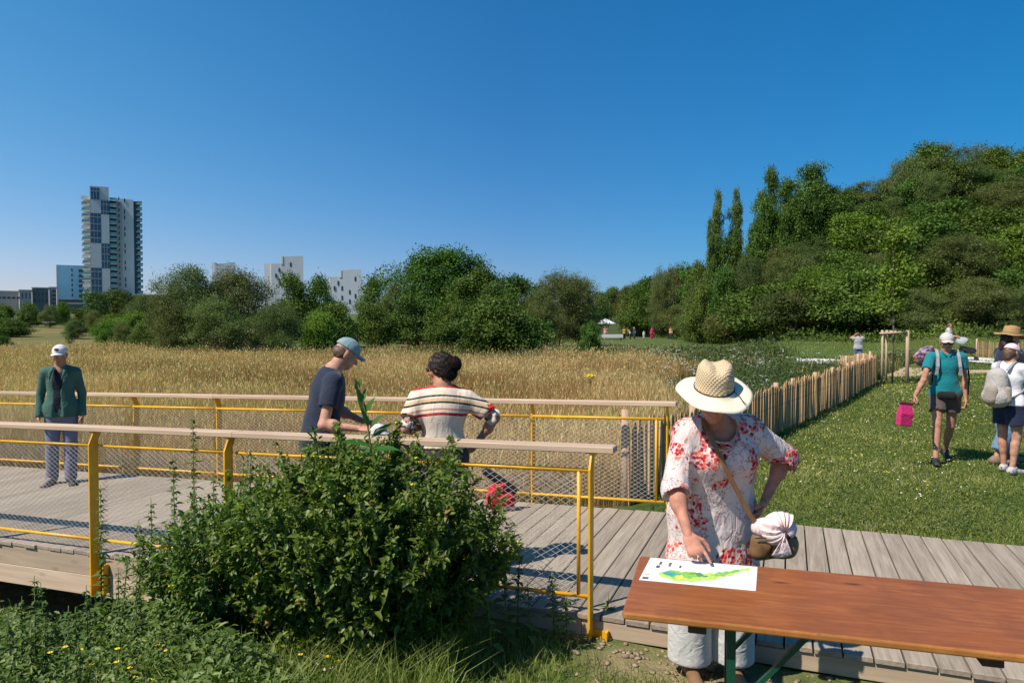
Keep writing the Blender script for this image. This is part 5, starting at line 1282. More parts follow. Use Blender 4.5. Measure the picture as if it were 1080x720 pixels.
m_hairg = plain('grey_hair', (.36, .34, .31), .7, .3, 60); m_hairb = plain('dark_brown_hair', (.030, .016, .011), .62, .5, 70, .3, 200); m_hairm = plain('brown_hair', (.09, .05, .028), .55, .4, 60, .3, 200)
m_black = cloth('black_fabric', (.012, .012, .014)); m_lens = plain('dark_lens', (.01, .01, .012), .1, .1, spec=.6)

def strands(j, mat, parent, parts, n=2600, L=.05, w=.0022, lift=.003):
    "fine locks lying over the hair so that it does not look like a cap"
    s = j['H']/1.75; M = hframe(j); c = j['head']; per = n//len(parts); Ps, Ds, Ns = [], [], []
    for (o, r) in parts:
        u = unit(per); P = np.array(o)+u*np.array(r)*(1+.02*rng.normal(size=(per, 1))); N = u/np.array(r); N /= np.linalg.norm(N, axis=1, keepdims=True)
        ok = ~((P[:, 1] > .03) & (P[:, 2] < .03)); P, N = P[ok], N[ok]
        t = np.array([0, -.9, -.5])+.6*rng.normal(size=(len(P), 3)); D_ = t-N*(t*N).sum(1, keepdims=True); D_ /= np.linalg.norm(D_, axis=1, keepdims=True)
        Ps.append(c+((P+N*lift) @ M.T)*s); Ds.append((D_+N*.12) @ M.T); Ns.append(N @ M.T)
    P = np.concatenate(Ps); V, F, T = leaves(P, np.concatenate(Ds), np.concatenate(Ns), rng.uniform(.5, 1.2, len(P))*L*s, w*s, np.full(len(P), .5), 6)
    return npmesh('hair_locks', V, F, mat, parent, tint=T)
# ================================================================ the people
def tojoint(base, yaw):
    c, s_ = math.cos(-yaw), math.sin(-yaw)
    def f(w, rel=True):
        w = v3(*w)-(v3(*base) if rel else 0); return v3(c*w[0]-s_*w[1], s_*w[0]+c*w[1], w[2])
    return f
def person(base, yaw, label, group=None): return empty('person', base, yaw, label, 'person', group)
def blotch(name, cols, sc):
    m, nt, b = material(name); vo = nt.nodes.new('ShaderNodeTexVoronoi'); vo.inputs['Scale'].default_value = sc; lk(nt, coords(nt), vo.inputs['Vector']); cs = nt.nodes.new('ShaderNodeSeparateColor'); lk(nt, vo.outputs['Color'], cs.inputs[0])
    lk(nt, ramp(nt, cs.outputs[0], [(i/len(cols), c) for i, c in enumerate(cols)], 'CONSTANT'), b.inputs['Base Color']); b.inputs['Roughness'].default_value = .9; return m
# ---- woman in floral tunic at the table
gx_ = gz(1.08, 3.9); base = (1.08, 3.9, gx_); yaw = math.pi; T_ = tojoint(base, yaw); j = stand(1.70)
lady = person(base, yaw, 'woman in straw hat and red flowered white tunic pointing at the map on the table')
j['neck'] = T_((1.06, 3.71, 1.275)); j['head'] = T_((1.005, 3.59, 1.42)); j['chest'] = T_((1.08, 3.76, 1.12)); j['waist'] = T_((1.08, 3.83, .90)); j['pelvis'] = T_((1.08, 3.86, .77))
j['shR'] = T_((.892, 3.70, 1.225)); j['shL'] = T_((1.245, 3.75, 1.235)); j['elR'] = T_((.825, 3.62, .955)); j['wrR'] = T_((.851, 3.445, .775)); j['elL'] = T_((1.465, 3.86, 1.07)); j['wrL'] = T_((1.34, 3.80, .85))
for k, x in (('R', .98), ('L', 1.21)): j['hip'+k] = T_((x, 3.87, .74)); j['kn'+k] = T_((x-.005, 3.87, .33)); j['an'+k] = T_((x, 3.92, gx_+.075)); j['toe'+k] = T_((x-.01, 3.72, gx_+.03))
j['hd'] = T_((-.10, -.93, -.36), False); j['hu'] = T_((-.02, -.36, .93), False)
j['handR'] = T_((.29, -.64, -.70), False); j['palmR'] = T_((.15, .70, -.66), False); j['curlR'] = [.10, .95, 1.15, 1.2]
j['handL'] = T_((-.55, -.45, -.7), False); j['palmL'] = T_((-.75, .2, .3), False); j['curlL'] = [.5]*4
bf = body_fields(j, 1.08, .0085, fem=True); sdf_obj('body', bf, m_skinr, lady)
# printed tunic
def floral():
    m, nt, b = material('floral_print'); v = coords(nt)
    dn = nt.nodes.new('ShaderNodeTexNoise'); dn.inputs['Scale'].default_value = 9; lk(nt, v, dn.inputs['Vector'])
    wv = nt.nodes.new('ShaderNodeVectorMath'); wv.operation = 'MULTIPLY_ADD'; lk(nt, dn.outputs['Color'], wv.inputs[0]); wv.inputs[1].default_value = (.05, .05, .05); lk(nt, v, wv.inputs[2]); v2 = wv.outputs[0]
    clus = noise(nt, v2, 7.0, 1.5, .5); clus = ramp(nt, clus, [(.515, g1(0)), (.54, g1(1))])
    vo = nt.nodes.new('ShaderNodeTexVoronoi'); vo.inputs['Scale'].default_value = 52; lk(nt, v2, vo.inputs['Vector'])
    petal = ramp(nt, vo.outputs['Distance'], [(.50, g1(1)), (.68, g1(0))])
    csep = nt.nodes.new('ShaderNodeSeparateColor'); lk(nt, vo.outputs['Color'], csep.inputs[0])
    pc = ramp(nt, csep.outputs[0], [(0, (.46, .02, .03)), (.22, (.68, .07, .05)), (.45, (.74, .17, .10)), (.62, (.25, .015, .035)), (.75, (.66, .28, .26)), (.9, (.60, .10, .09))], 'CONSTANT')
    pc = mix(nt, ramp(nt, vo.outputs['Distance'], [(.0, g1(.7)), (.12, g1(0))]), pc, (.78, .36, .18))
    f = math_(nt, 'MULTIPLY', clus, petal)
    st_ = noise(nt, v2, 26, 3, .7); stems = math_(nt, 'MULTIPLY', ramp(nt, st_, [(.475, g1(0)), (.49, g1(1)), (.505, g1(1)), (.52, g1(0))]), ramp(nt, noise(nt, v2, 8.5, 2.0, .55), [(.46, g1(0)), (.50, g1(1))]))
    base_ = mix(nt, noise(nt, v, 10, 3), (.66, .53, .50), (.76, .64, .60))
    c = mix(nt, math_(nt, 'MULTIPLY', stems, .8), base_, (.16, .03, .05)); c = mix(nt, f, c, pc)
    sc = ramp(nt, noise(nt, v2, 34, 1), [(.70, g1(0)), (.74, g1(1))]); c = mix(nt, math_(nt, 'MULTIPLY', sc, .8), c, (.75, .10, .05))
    lk(nt, c, b.inputs['Base Color']); b.inputs['Roughness'].default_value = .8; b.inputs['Specular IOR Level'].default_value = .2
    h = math_(nt, 'ADD', noise(nt, coords(nt, 'Object', (1.6, 1.6, .7)), 9, 2, .5, 1.4), math_(nt, 'MULTIPLY', noise(nt, v, 500, 1), .03)); bump(nt, b, h, .55, .03)
    return m
m_floral = floral()
f_ = shirt(j, 1.10, .0085, .026, 1.34, .50-gx_, True, .024, (.007, 14, 6, .6), .098, .05, .046, .05, neck_c=j['neck']+v3(0, .045, -.012), loose=.022)
sdf_obj('tunic', [f_], m_floral, lady)
m_linen = cloth('white_linen', (.58, .55, .52), .08)
f_ = trousers(j, 1.0, .010, .03, (2.2, 2.2), .055, .86-gx_, True, (.009, 26, 2.5, 2), cutz=.085); sdf_obj('trousers', [f_], m_linen, lady)
m_sandal = plain('tan_leather', (.22, .12, .06), .6, .2)
for k in 'RL': sdf_obj('shoe', [shoe(j, k, .008, .006)], m_sandal, lady)
hair(j, m_hairg, lady, [((0, -.03, -.01), (.083, .088, .085)), ((0, -.06, -.05), (.07, .05, .06))])
eyes(j, lady)
def straw(name, c1, c2, sc=1.0, weave=55):
    m, nt, b = material(name); v = coords(nt, 'Object', (sc, sc, sc))
    w1 = nt.nodes.new('ShaderNodeTexWave'); w1.inputs['Scale'].default_value = weave; w1.inputs['Distortion'].default_value = 1.5; lk(nt, coords(nt, 'Object', (1, 1, 1), (0, .9, .6)), w1.inputs['Vector'])
    w2 = nt.nodes.new('ShaderNodeTexWave'); w2.inputs['Scale'].default_value = weave; w2.inputs['Distortion'].default_value = 1.5; lk(nt, coords(nt, 'Object', (1, 1, 1), (0, -.9, .6)), w2.inputs['Vector'])
    f = math_(nt, 'MULTIPLY', w1.outputs['Fac'], w2.outputs['Fac']); f2 = noise(nt, v, 20, 3)
    c = mix(nt, f, c2, c1); c = mix(nt, math_(nt, 'MULTIPLY', f2, .3), c, c2); lk(nt, c, b.inputs['Base Color']); b.inputs['Roughness'].default_value = .8; b.inputs['Specular IOR Level'].default_value = .15
    bump(nt, b, f, .9, .004); return m
m_straw = straw('pale_straw', (.74, .62, .44), (.52, .38, .22), 1, 24); m_strawd = straw('golden_straw', (.60, .42, .20), (.34, .20, .08), 1, 30); m_brimst = plain('straw_brim', (.74, .64, .48), .8, .07, 40, .3, 240)
m_cord = plain('dark_hat_cord', (.03, .022, .02), .8)
hat, hc_, hM = brim_hat(j, [m_straw, m_cord], lady, .192, .098, .140, .022, .010, .023, -.005, up=.058)
# separate smoother material on the brim faces
hat.data.materials.append(m_brimst)
for p in hat.data.polygons:
    c = Vector((0, 0, 0))
    for vi in p.vertices: c += hat.data.vertices[vi].co
    q = hM.transposed() @ (c/len(p.vertices)-hc_)
    if math.hypot(q.x, q.y/1.12) > .099: p.material_index = 1
s_ = 1.70/1.75
mb = MB(); mb.tube([hc_+hM@Vector((-.085, .06, .014)), hc_+hM@Vector((-.105, .085, .006)), hc_+hM@Vector((-.115, .125, -.002)), hc_+hM@Vector((-.13, .15, -.010))], .0022, 5); mb.build('hat_cord_end', m_cord, hat, True)
# bead necklace, two strands
m_bead = plain('silver_brown_beads', (.42, .36, .30), .3, .5, 90, metal=.5)
nk = Vector(j['neck']); mb = MB()
for rr, dn, ph in ((.086, .115, 0), (.094, .150, .5)):
    N = 46
    for i in range(N+1):
        a = -2.3+4.6*(i+ph)/N; r_ = rr*(1+.05*math.sin(3*a)); mb.ball(nk+Vector((math.sin(a)*r_, .006+math.cos(a)*rr*1.05+.035*(.5+.5*math.cos(a)), .040-dn*(.5+.5*math.cos(a))**1.1)), .0066, 5)
mb.build('necklace', m_bead, lady, True)
# tunic buttons
mb = MB()
# shoulder bag hanging from her right shoulder across to her left hip, with the pink scarf
m_leather = plain('olive_brown_leather', (.20, .105, .045), .45, .3, 14, .3, 90, spec=.5)
bagp = Vector((1.31, 3.60, .70)); bag = empty('shoulder_bag', bagp, 0, 'brown leather shoulder bag hanging at the side of the woman in the flowered tunic', 'bag')
f_ = Field((-.17, -.13, -.16), (.17, .13, .14), .006); f_.cap((-.065, 0, -.045), (.075, .0, -.030), .050, .056, .02, ((0, 1, 0), .8)); f_.cap((-.05, 0, .01), (.065, 0, .02), .05, .045, .04, ((0, 1, 0), .7)); f_.cap((-.02, -.03, -.09), (-.01, -.04, 0), .008, .008, .006, None, True); f_.disp(folds(.005, 30, 25, 1)); sdf_obj('pouch', [f_], m_leather, bag)
mb = MB(); mb.tube([(-.10, -.045, .03), (-.04, -.058, .035), (.05, -.058, .032), (.11, -.04, .03)], .0035, 5); mb.build('zip', m_cord, bag)
pts = [(1.0, 3.73, 1.318), (.975, 3.66, 1.305), (.985, 3.60, 1.25), (1.02, 3.575, 1.17), (1.075, 3.565, 1.05), (1.14, 3.57, .93), (1.19, 3.58, .84), (1.235, 3.585, .78), (1.27, 3.59, .74)]
strap([Vector(p)-bagp for p in pts], .024, .004, m_leather, bag, 'strap', [Vector((0, -.4, 1)), Vector((0, -.6, .6)), Vector((0, -1, .3))]+[Vector((0, -1, .1))]*6)
m_pink = cloth('pale_pink_scarf', (.78, .58, .55), .06, wr=.8)
sc_ = empty('scarf', bagp+Vector((-.01, -.03, .06)), 0, 'pale pink scarf bunched over the brown shoulder bag', 'scarf')
f_ = Field((-.17, -.12, -.12), (.15, .12, .12), .0055); f_.ell((-.02, .02, .012), (.080, .040, .052), None, .03); f_.ell((.05, .01, .0), (.04, .035, .045), None, .02); sdf_obj('cloth_core', [f_], m_pink, sc_)
def pleats(K, a0, a1, Rf, nf, amp, bulge, na=150, nr=16):
    "cloth gathered at the knot K and fanning out in pleats"
    V = []; 
    for i in range(na+1):
        a = a0+(a1-a0)*i/na; Rr = Rf(a)*(1+.05*math.sin(nf*a*.5+1))
        for q in range(nr+1):
            r = q/nr; ph = nf*a+1.1*math.sin(3*a+2.5*r); w_ = amp*(r**.6)*(abs(math.sin(ph))*1.4-.6+.35*math.sin(2.3*ph+1)); y = -bulge*math.sin(math.pi*min(1, .18+.82*r))**.8
            V.append((K[0]+math.cos(a)*Rr*r, K[1]+y-w_, K[2]+math.sin(a)*Rr*r+.4*w_))
    Fq = [(i*(nr+1)+q, (i+1)*(nr+1)+q, (i+1)*(nr+1)+q+1, i*(nr+1)+q+1) for i in range(na) for q in range(nr)]
    return V, Fq
mb = MB(); mb.add(*pleats((.045, -.005, .012), .9, 4.75, lambda a: .118-.030*abs(math.sin(a)), 6.5, .011, .052)); o = mb.build('pleated_cloth', m_pink, sc_, True); md = o.modifiers.new('thickness', 'SOLIDIFY'); md.thickness = .003
mb = MB(); mb.add(*pleats((.040, -.045, .0), 4.2, 5.1, lambda a: .12, 9, .006, .012, 40, 12)); o = mb.build('hanging_end', m_pink, sc_, True); md = o.modifiers.new('thickness', 'SOLIDIFY'); md.thickness = .003
mb = MB(); mb.add(*pleats((.055, -.02, .01), -.9, 1.5, lambda a: .058, 7, .006, .030, 60, 10)); o = mb.build('knot', cloth('lilac_pink_edge', (.62, .50, .56)), sc_, True); md = o.modifiers.new('thickness', 'SOLIDIFY'); md.thickness = .003
# ---- man in green jacket
p0 = W(66, 510, 8.79); base = (p0.x, p0.y, -.18); yaw = math.atan2(-.45, -.89); 
def fyaw(dx, dy): return math.atan2(-dx, dy)
yaw = fyaw(.42, -.91); T_ = tojoint(base, yaw); j = stand(1.70)
man = person(base, yaw, 'older man in green jacket and white cap standing at the far end of the boardwalk')
j['hd'] = v3(.20, .95, -.16); j['anR'] += v3(.02, -.03, 0); j['toeR'] += v3(.05, -.03, 0); j['anL'] += v3(0, .05, 0); j['toeL'] += v3(-.02, .05, 0); j['elR'] += v3(.012, -.02, 0); j['elL'] += v3(-.012, -.02, 0); j['wrR'] += v3(.005, 0, 0); j['wrL'] -= v3(.005, 0, 0); j['shR'] += v3(-.022, 0, -.025); j['shL'] += v3(.022, 0, -.025); j['elR'] -= v3(.022, 0, 0); j['elL'] += v3(.022, 0, 0); j['wrR'] -= v3(.025, 0, 0); j['wrL'] += v3(.025, 0, 0)
sdf_obj('body', body_fields(j, .9, .012), m_skint, man)
m_jean = cloth('blue_grey_trousers', (.165, .17, .235), .15); m_green = cloth('green_jacket', (.045, .115, .09), .12); m_nav = cloth('navy_waistcoat', (.012, .015, .030)); m_lav = cloth('lavender_shirt', (.36, .38, .50), .1)
sdf_obj('shirt', [shirt(j, .86, .013, .012, .5, .95, False, .01, (.002, 16, 9, 0), .05)], m_lav, man)
f_ = shirt(j, .86, .013, .018, .02, .86, False, .01, (.002, 16, 9, 0), .066, .13); sdf_obj('waistcoat', [f_], m_nav, man)
f_ = shirt(j, .88, .010, .026, 1.92, .82, False, .010, (.005, 15, 8, 1), .062, 0, .014, .01, kk=.014, kt=.03)
f_.cap((.012, .2, .70), (.035, .17, 1.10), .085, .070, .003, None, True); f_.cap((.035, .17, 1.10), (.01, .13, 1.42), .070, .070, .003, None, True); jk = sdf_obj('jacket', [f_], m_green, man)
for q in (1, -1):
    mb = MB(); mb.tube([(q*.062, .085, 1.425), (q*.075+.02, .135, 1.36), (q*.062+.03, .158, 1.28)], [.016, .022, .006], 7); mb.build('lapel', m_green, jk, True)
sdf_obj('trousers', [trousers(j, .93, .012, .018, (2.2, 2.2), .012, .95, cutz=.05)], m_jean, man)
m_shoe1 = plain('pinkish_shoe', (.28, .20, .19), .8, .2); m_blk = plain('black_shoe', (.02, .02, .022), .6)
for k in 'RL': sdf_obj('shoe', [shoe(j, k, .009)], m_shoe1 if k == 'R' else m_blk, man)
m_capw = cloth('off_white_cap', (.66, .62, .60), .05); cp = cap_hat(j, m_capw, man)
M_ = Matrix([list(r) for r in hframe(j)]); mb = MB(); mb.ball(Vector(j['head'])+M_@Vector((0, .092, .085)), (.030, .010, .017), 8, M_); mb.build('badge', plain('dark_badge', (.09, .08, .12), .7), cp, True)
hair(j, m_hairg, man, [((0, -.02, -.005), (.079, .092, .07))]); eyes(j, man); brow(j, m_hairg, man)
mb = MB()
# ---- man in navy T-shirt leaning on the near handrail
base = (-1.49, 5.57, dz(-2.2)); yaw = fyaw(.90, .40); T_ = tojoint(base, yaw); j = stand(1.76); H = 1.76
man = person(base, yaw, 'man in navy T-shirt and grey blue cap leaning on the near handrail')
j['head'] = v3(-.03, .21, 1.60); j['neck'] = v3(0, .10, 1.475); j['chest'] = v3(0, .06, 1.29); j['shR'] = v3(.185, .075, 1.40); j['shL'] = v3(-.195, .12, 1.40)
j['waist'] = v3(0, .01, 1.07); j['hd'] = v3(.05, .86, -.50); j['hu'] = v3(0, .5, .86)
el = T_(W(341, 448, 5.30)); j['elR'] = el; j['wrR'] = T_(W(380, 452, 5.30)); j['handR'] = T_((.9, -.02, -.02), False); j['palmR'] = v3(-.3, .1, -1)
d = np.linalg.norm(j['elR']-j['shR']); j['elL'] = v3(-.25, .18, 1.14); j['wrL'] = v3(-.12, .36, 1.05); j['handL'] = v3(.3, .8, -.1); j['palmL'] = v3(.3, 0, -1)
sdf_obj('body', body_fields(j, 1.0, .009), m_skin, man)
m_navy = cloth('navy_tshirt', (.017, .023, .042), .2, wr=.4); sdf_obj('tshirt', [shirt(j, 1.05, .009, .018, .80, .86, False, .018, (.006, 13, 8, .4), .070, 0)], m_navy, man)
sdf_obj('trousers', [trousers(j, 1.0, .012, .018, (1.9, 1.9), .012, 1.0)], m_jean, man)
for k in 'RL': sdf_obj('shoe', [shoe(j, k, .009)], m_shoe1, man)
cap_hat(j, cloth('grey_blue_cap', (.20, .29, .31), .1), man); hair(j, m_hairm, man, [((0, -.028, -.005), (.0785, .082, .068))], res=.006, amp=.003); eyes(j, man)
hp_ = W(399, 453, 5.30); ht = empty('folded_sun_hat', hp_, 0, 'small cream sun hat held in the hand of the man in navy', 'hat')
f_ = Field((-.14, -.12, -.08), (.14, .12, .10), .006); f_.ell((0, 0, .0), (.065, .055, .045), None, .02); f_.ell((.01, 0, -.025), (.080, .065, .014), None, .02); f_.disp(folds(.004, 40, 30, 0)); sdf_obj('hat_body', [f_], m_linen, ht)
# ---- woman in striped blouse
base = (-.50, 5.16, dz(-1.1)); yaw = fyaw(-.08, 1); T_ = tojoint(base, yaw); j = stand(1.61)
wom = person(base, yaw, 'woman with dark hair bun and cream striped blouse seen from behind at the near railing')
j['head'] = v3(-.015, .035, 1.495); j['hd'] = v3(-.86, .48, -.18); j['neck'] = v3(0, .0, 1.365); j['shR'] = v3(.178, .0, 1.27); j['shL'] = v3(-.178, .02, 1.28)
j['elL'] = T_(W(428, 452, 5.05)); j['wrL'] = j['elL']+v3(.12, .20, -.02); j['handL'] = v3(.6, .6, -.2); j['palmL'] = v3(.9, 0, -.2)
j['elR'] = T_(W(522, 441, 5.19)); j['wrR'] = T_(W(498, 474, 5.24)); j['handR'] = v3(-.8, .3, -.4); j['palmR'] = v3(-.3, -.2, -.9)
sdf_obj('body', body_fields(j, .98, .009, fem=True), m_skint, wom)
def stripes():
    m, nt, b = material('striped_knit'); v = coords(nt); sx = nt.nodes.new('ShaderNodeSeparateXYZ'); lk(nt, v, sx.inputs[0])
    z = math_(nt, 'ADD', sx.outputs[2], math_(nt, 'MULTIPLY', math_(nt, 'POWER', math_(nt, 'ABSOLUTE', sx.outputs[0]), 1.5), .30))
    z = math_(nt, 'ADD', z, math_(nt, 'MULTIPLY', noise(nt, v, 7, 1), .006)); f = math_(nt, 'MULTIPLY_ADD', z, 1/.5, -.95/.5)   # 0.95..1.45
    cr, bk, rd, oc = (.70, .58, .46), (.022, .024, .03), (.42, .02, .025), (.62, .42, .22)
    S = [(0, cr), (.455, rd), (.495, cr), (.53, (.52, .22, .15)), (.555, cr), (.625, bk), (.65, oc), (.69, cr), (.715, bk), (.74, cr), (.835, rd)]
    c = ramp(nt, f, S, 'CONSTANT'); fl = math_(nt, 'MULTIPLY', ramp(nt, noise(nt, coords(nt, 'Object', (1, 1, .3)), 60, 1), [(.52, g1(0)), (.55, g1(1))]), .5)
    c = mix(nt, math_(nt, 'MULTIPLY', fl, .25), c, (.5, .4, .32)); lk(nt, c, b.inputs['Base Color']); b.inputs['Roughness'].default_value = .9; b.inputs['Specular IOR Level'].default_value = .1
    bump(nt, b, math_(nt, 'ADD', noise(nt, coords(nt, 'Object', (1.5, 1.5, .6)), 11, 2, .5, 1), math_(nt, 'MULTIPLY', noise(nt, v, 300, 1), .1)), .5, .02); return m
sdf_obj('blouse', [shirt(j, 1.03, .009, .024, .86, .93, True, .034, (.006, 15, 7, 2), .085, 0)], stripes(), wom)
# ruffled black and white cuff with a little red pompon
for k, el_ in (('L', j['elL']), ('R', j['elR'])):
    d = el_-j['sh'+k]; c = j['sh'+k]+d*.84; F_ = Field(c-.12, c+.12, .006); F_.cap(c-d*.02, c+d*.06, .050, .062, .01, None, False, lambda X, Y, Z: .006*np.sin(110*X+90*Y)+.004*np.sin(100*Z)); F_.cap(c+d*.02, c+d*.4, .047, None, .004, None, True)
    sdf_obj('ruffled_cuff', [F_], blotch('patterned_ruffle', [(.03, .03, .035), (.62, .55, .48), (.05, .05, .05), (.5, .42, .36)], 55) if k == 'L' else cloth('cream_ruffle', (.62, .52, .42), .3), wom)
mb = MB(); c = j['shR']*.3+j['elR']*.7+v3(.015, -.05, .035)
for q in range(14): mb.ball(Vector(c)+Vector((rng.normal(0, .013), rng.normal(0, .013), rng.normal(0, .013))), .013, 5)
mb.build('pompon', plain('red_wool', (.55, .02, .02), .9), wom, True)
m_patt = plain('black_patterned_skirt', (.05, .045, .04), .9, .9, 45)
sdf_obj('trousers', [trousers(j, 1.02, .012, .024, (1.85, 1.85), .03, .98, True)], m_patt, wom)
for k in 'RL': sdf_obj('shoe', [shoe(j, k, .010)], m_blk, wom)
hair(j, m_hairb, wom, [((0, -.014, .020), (.087, .104, .095)), ((0, -.055, -.035), (.076, .060, .068)), ((.01, -.120, .015), (.040, .036, .040)), ((.0, -.055, -.085), (.034, .032, .034))], 'hair', .006, .005)
strands(j, m_hairb, wom, [((0, -.014, .020), (.087, .104, .095)), ((0, -.055, -.035), (.076, .060, .068)), ((.01, -.120, .015), (.040, .036, .040))], 3600)
glasses(j, m_lens, wom)
mb = MB(); M_ = Matrix([list(r) for r in hframe(j)])
for q in range(7):
    a = Vector(j['head'])+M_@Vector((.02, -.10, -.06+q*.006)); mb.tube([a, a+Vector((.03, -.01, -.012)), a+Vector((.065+rng.normal(0, .01), -.02, -.004+rng.normal(0, .012)))], [.002, .0014, .0005], 4)
mb.build('hair_wisp', m_hairb, wom)
# little blue pouch hanging by her elbow
bp_ = W(430, 470, 4.86); bo = empty('blue_pouch', bp_, 0, 'small slate blue pouch hanging by the elbow of the woman in stripes', 'pouch')
f_ = Field((-.05, -.03, -.06), (.05, .03, .05), .004); f_.cap((0, 0, -.03), (0, 0, .005), .012, .030, .01, ((0, 1, 0), .4)); f_.cap((-.012, 0, .01), (.012, 0, .01), .018, None, .01, ((0, 1, 0), .5)); sdf_obj('pouch_body', [f_], cloth('slate_blue_cloth', (.13, .16, .30)), bo)
mb = MB(); mb.tube([(-.014, 0, .02), (-.012, .0, .07)], .0025, 5); mb.tube([(.014, 0, .02), (.012, .0, .07)], .0025, 5); mb.build('cord', m_black, bo)
# red bag on the deck against the far railing
rb = W(527, 524, 6.95); rbg = empty('red_bag', (rb.x, rb.y, dz(-1.3)), .3, 'red bag with black flap standing on the deck by the far railing', 'bag')
f_ = Field((-.22, -.18, -.02), (.24, .18, .46), .009); f_.cap((-.06, 0, .10), (.08, 0, .10), .085, .085, .04, ((0, 1, 0), .8)); f_.cap((-.04, 0, .2), (.03, 0, .24), .075, .05, .05, ((0, 1, 0), .8)); f_.disp(folds(.006, 28, 22, 1)); sdf_obj('bag_body', [f_], cloth('red_nylon', (.48, .012, .03), .2, wr=.8), rbg)
f_ = Field((-.26, -.2, -.02), (.3, .2, .5), .010); f_.cap((-.13, .02, .38), (.12, 0, .20), .045, .06, .03, ((0, 1, 0), .7)); f_.disp(folds(.004, 20, 22, 2)); sdf_obj('top_flap', [f_], m_black, rbg)
f_ = Field((-.2, -.16, -.03), (.25, .16, .1), .008); f_.cap((-.05, 0, .03), (.12, 0, .03), .035, .035, .01, ((0, 0, 1), .8)); sdf_obj('base', [f_], m_linen, rbg)
# ---- man in teal polo walking on the lawn
p0 = W(996, 480, 9.25); g = gz(p0.x, p0.y); base = (p0.x, p0.y, g); yaw = fyaw(-.30, -.95); T_ = tojoint(base, yaw); j = stand(1.68)
man = person(base, yaw, 'man in teal polo shirt, brown shorts and pale cap walking across the lawn')
j['elR'] = T_(W(974, 401, 9.05)); j['wrR'] = T_(W(965, 417, 8.85)); j['handR'] = T_((-.25, -.2, -.9), False); j['palmR'] = v3(-1, 0, 0); j['curlR'] = [1.0]*4
j['elL'] = j['shL']+v3(-.035, -.02, -.30); j['wrL'] = j['elL']+v3(.0, .06, -.24); j['curlL'] = [.8]*4
j['anR'] = v3(.17, .30, .075); j['toeR'] = v3(.20, .50, .06); j['knR'] = ik(j['hipR'], j['anR'], .40, .405, (0, 1, 0)); j['anL'] = v3(-.06, -.24, .13); j['toeL'] = v3(-.07, -.08, .03); j['knL'] = ik(j['hipL'], j['anL'], .40, .405, (0, 1, 0)); j['hd'] = v3(.12, .97, -.16)
sdf_obj('body', body_fields(j, .95, .010), m_skint, man)
m_teal_c = cloth('teal_polo', (.006, .17, .19), .12, wr=.5); sdf_obj('polo_shirt', [shirt(j, .93, .010, .018, .72, .86, False, .018, (.006, 15, 8, 3), .068, .05, kk=.02, kt=.035)], m_teal_c, man)
mb = MB()
for q in (1, -1): mb.tube([(q*.055, .02, 1.45), (q*.05, .07, 1.42), (q*.018, .10, 1.375)], [.012, .014, .006], 6)
mb.build('collar', m_teal_c, man, True)
m_sho = cloth('brown_grey_shorts', (.095, .07, .065), .15); sdf_obj('shorts', [trousers(j, .95, .011, .020, (.74, .74), .014, .95)], m_sho, man)
for k in 'RL': sdf_obj('sandal', [shoe(j, k, .009, .007)], m_blk, man)
cap_hat(j, cloth('pale_grey_cap', (.50, .47, .42), .06), man); glasses(j, m_lens, man, .024); hair(j, m_hairm, man, [((0, -.025, -.005), (.079, .085, .07))])
wp = empty('waist_pouch', Vector(base)+Vector((0, 0, .89)), yaw, 'black waist pouch worn by the man in the teal shirt', 'pouch')
f_ = Field((-.2, -.05, -.12), (.2, .26, .12), .008); f_.cap((.085, .135, -.005), (-.045, .155, -.01), .048, .052, .02, ((0, 1, 0), .6)); sdf_obj('pouch_body', [f_], m_black, wp)
mb = MB(); N = 24; rn = [(.158*math.cos(a), .005+.125*math.sin(a), .012) for a in [2*math.pi*i/N for i in range(N+1)]]
strap(rn, .028, .004, m_black, wp, 'belt', [Vector((p[0], p[1], 0)) for p in rn])
pbp = W(956, 424, 8.80); pb_ = empty('pink_lunch_bag', pbp, yaw+.4, 'crimson pink roll top bag carried in the hand of the man in teal', 'bag')
m_pinkbag = cloth('crimson_nylon', (.50, .015, .12), .15, wr=.7)
mb = MB(); mb.add([(-.075, -.045, -.29), (.075, -.045, -.29), (.075, .045, -.29), (-.075, .045, -.29), (-.085, -.05, -.14), (.08, -.05, -.14), (.08, .05, -.14), (-.085, .05, -.14), (-.07, -.014, -.03), (.07, -.014, -.03), (.07, .014, -.03), (-.07, .014, -.03)], [(3, 2, 1, 0)]+[(a+i, a+(i+1) % 4, a+4+(i+1) % 4, a+4+i) for a in (0, 4) for i in range(4)]+[(8, 9, 10, 11)])
o = mb.build('bag_body', m_pinkbag, pb_, bevel=.008); mb = MB(); mb.box((0, 0, -.015), (.165, .035, .035), None, .008); mb.build('rolled_top', cloth('dark_plum', (.10, .01, .03)), pb_); mb = MB(); mb.box((0, -.052, -.17), (.05, .004, .08)); mb.build('front_label', m_black, pb_)
pb_.rotation_euler = (0, -.12, yaw+.4)
m_greyst = cloth('grey_strap', (.30, .28, .30))
bk = empty('black_backpack', base, yaw, 'black backpack with grey straps worn by the man in teal, side strap dangling', 'backpack')
f_ = Field((-.24, -.36, .9), (.24, -.05, 1.5), .010); f_.cap((0, -.20, 1.08), (0, -.20, 1.32), .12, .11, .04, ((0, 1, 0), .8)); f_.cap((-.05, -.20, 1.05), (.06, -.2, 1.05), .10, None, .04); f_.disp(folds(.005, 20, 22, 2)); sdf_obj('pack_body', [f_], m_black, bk)
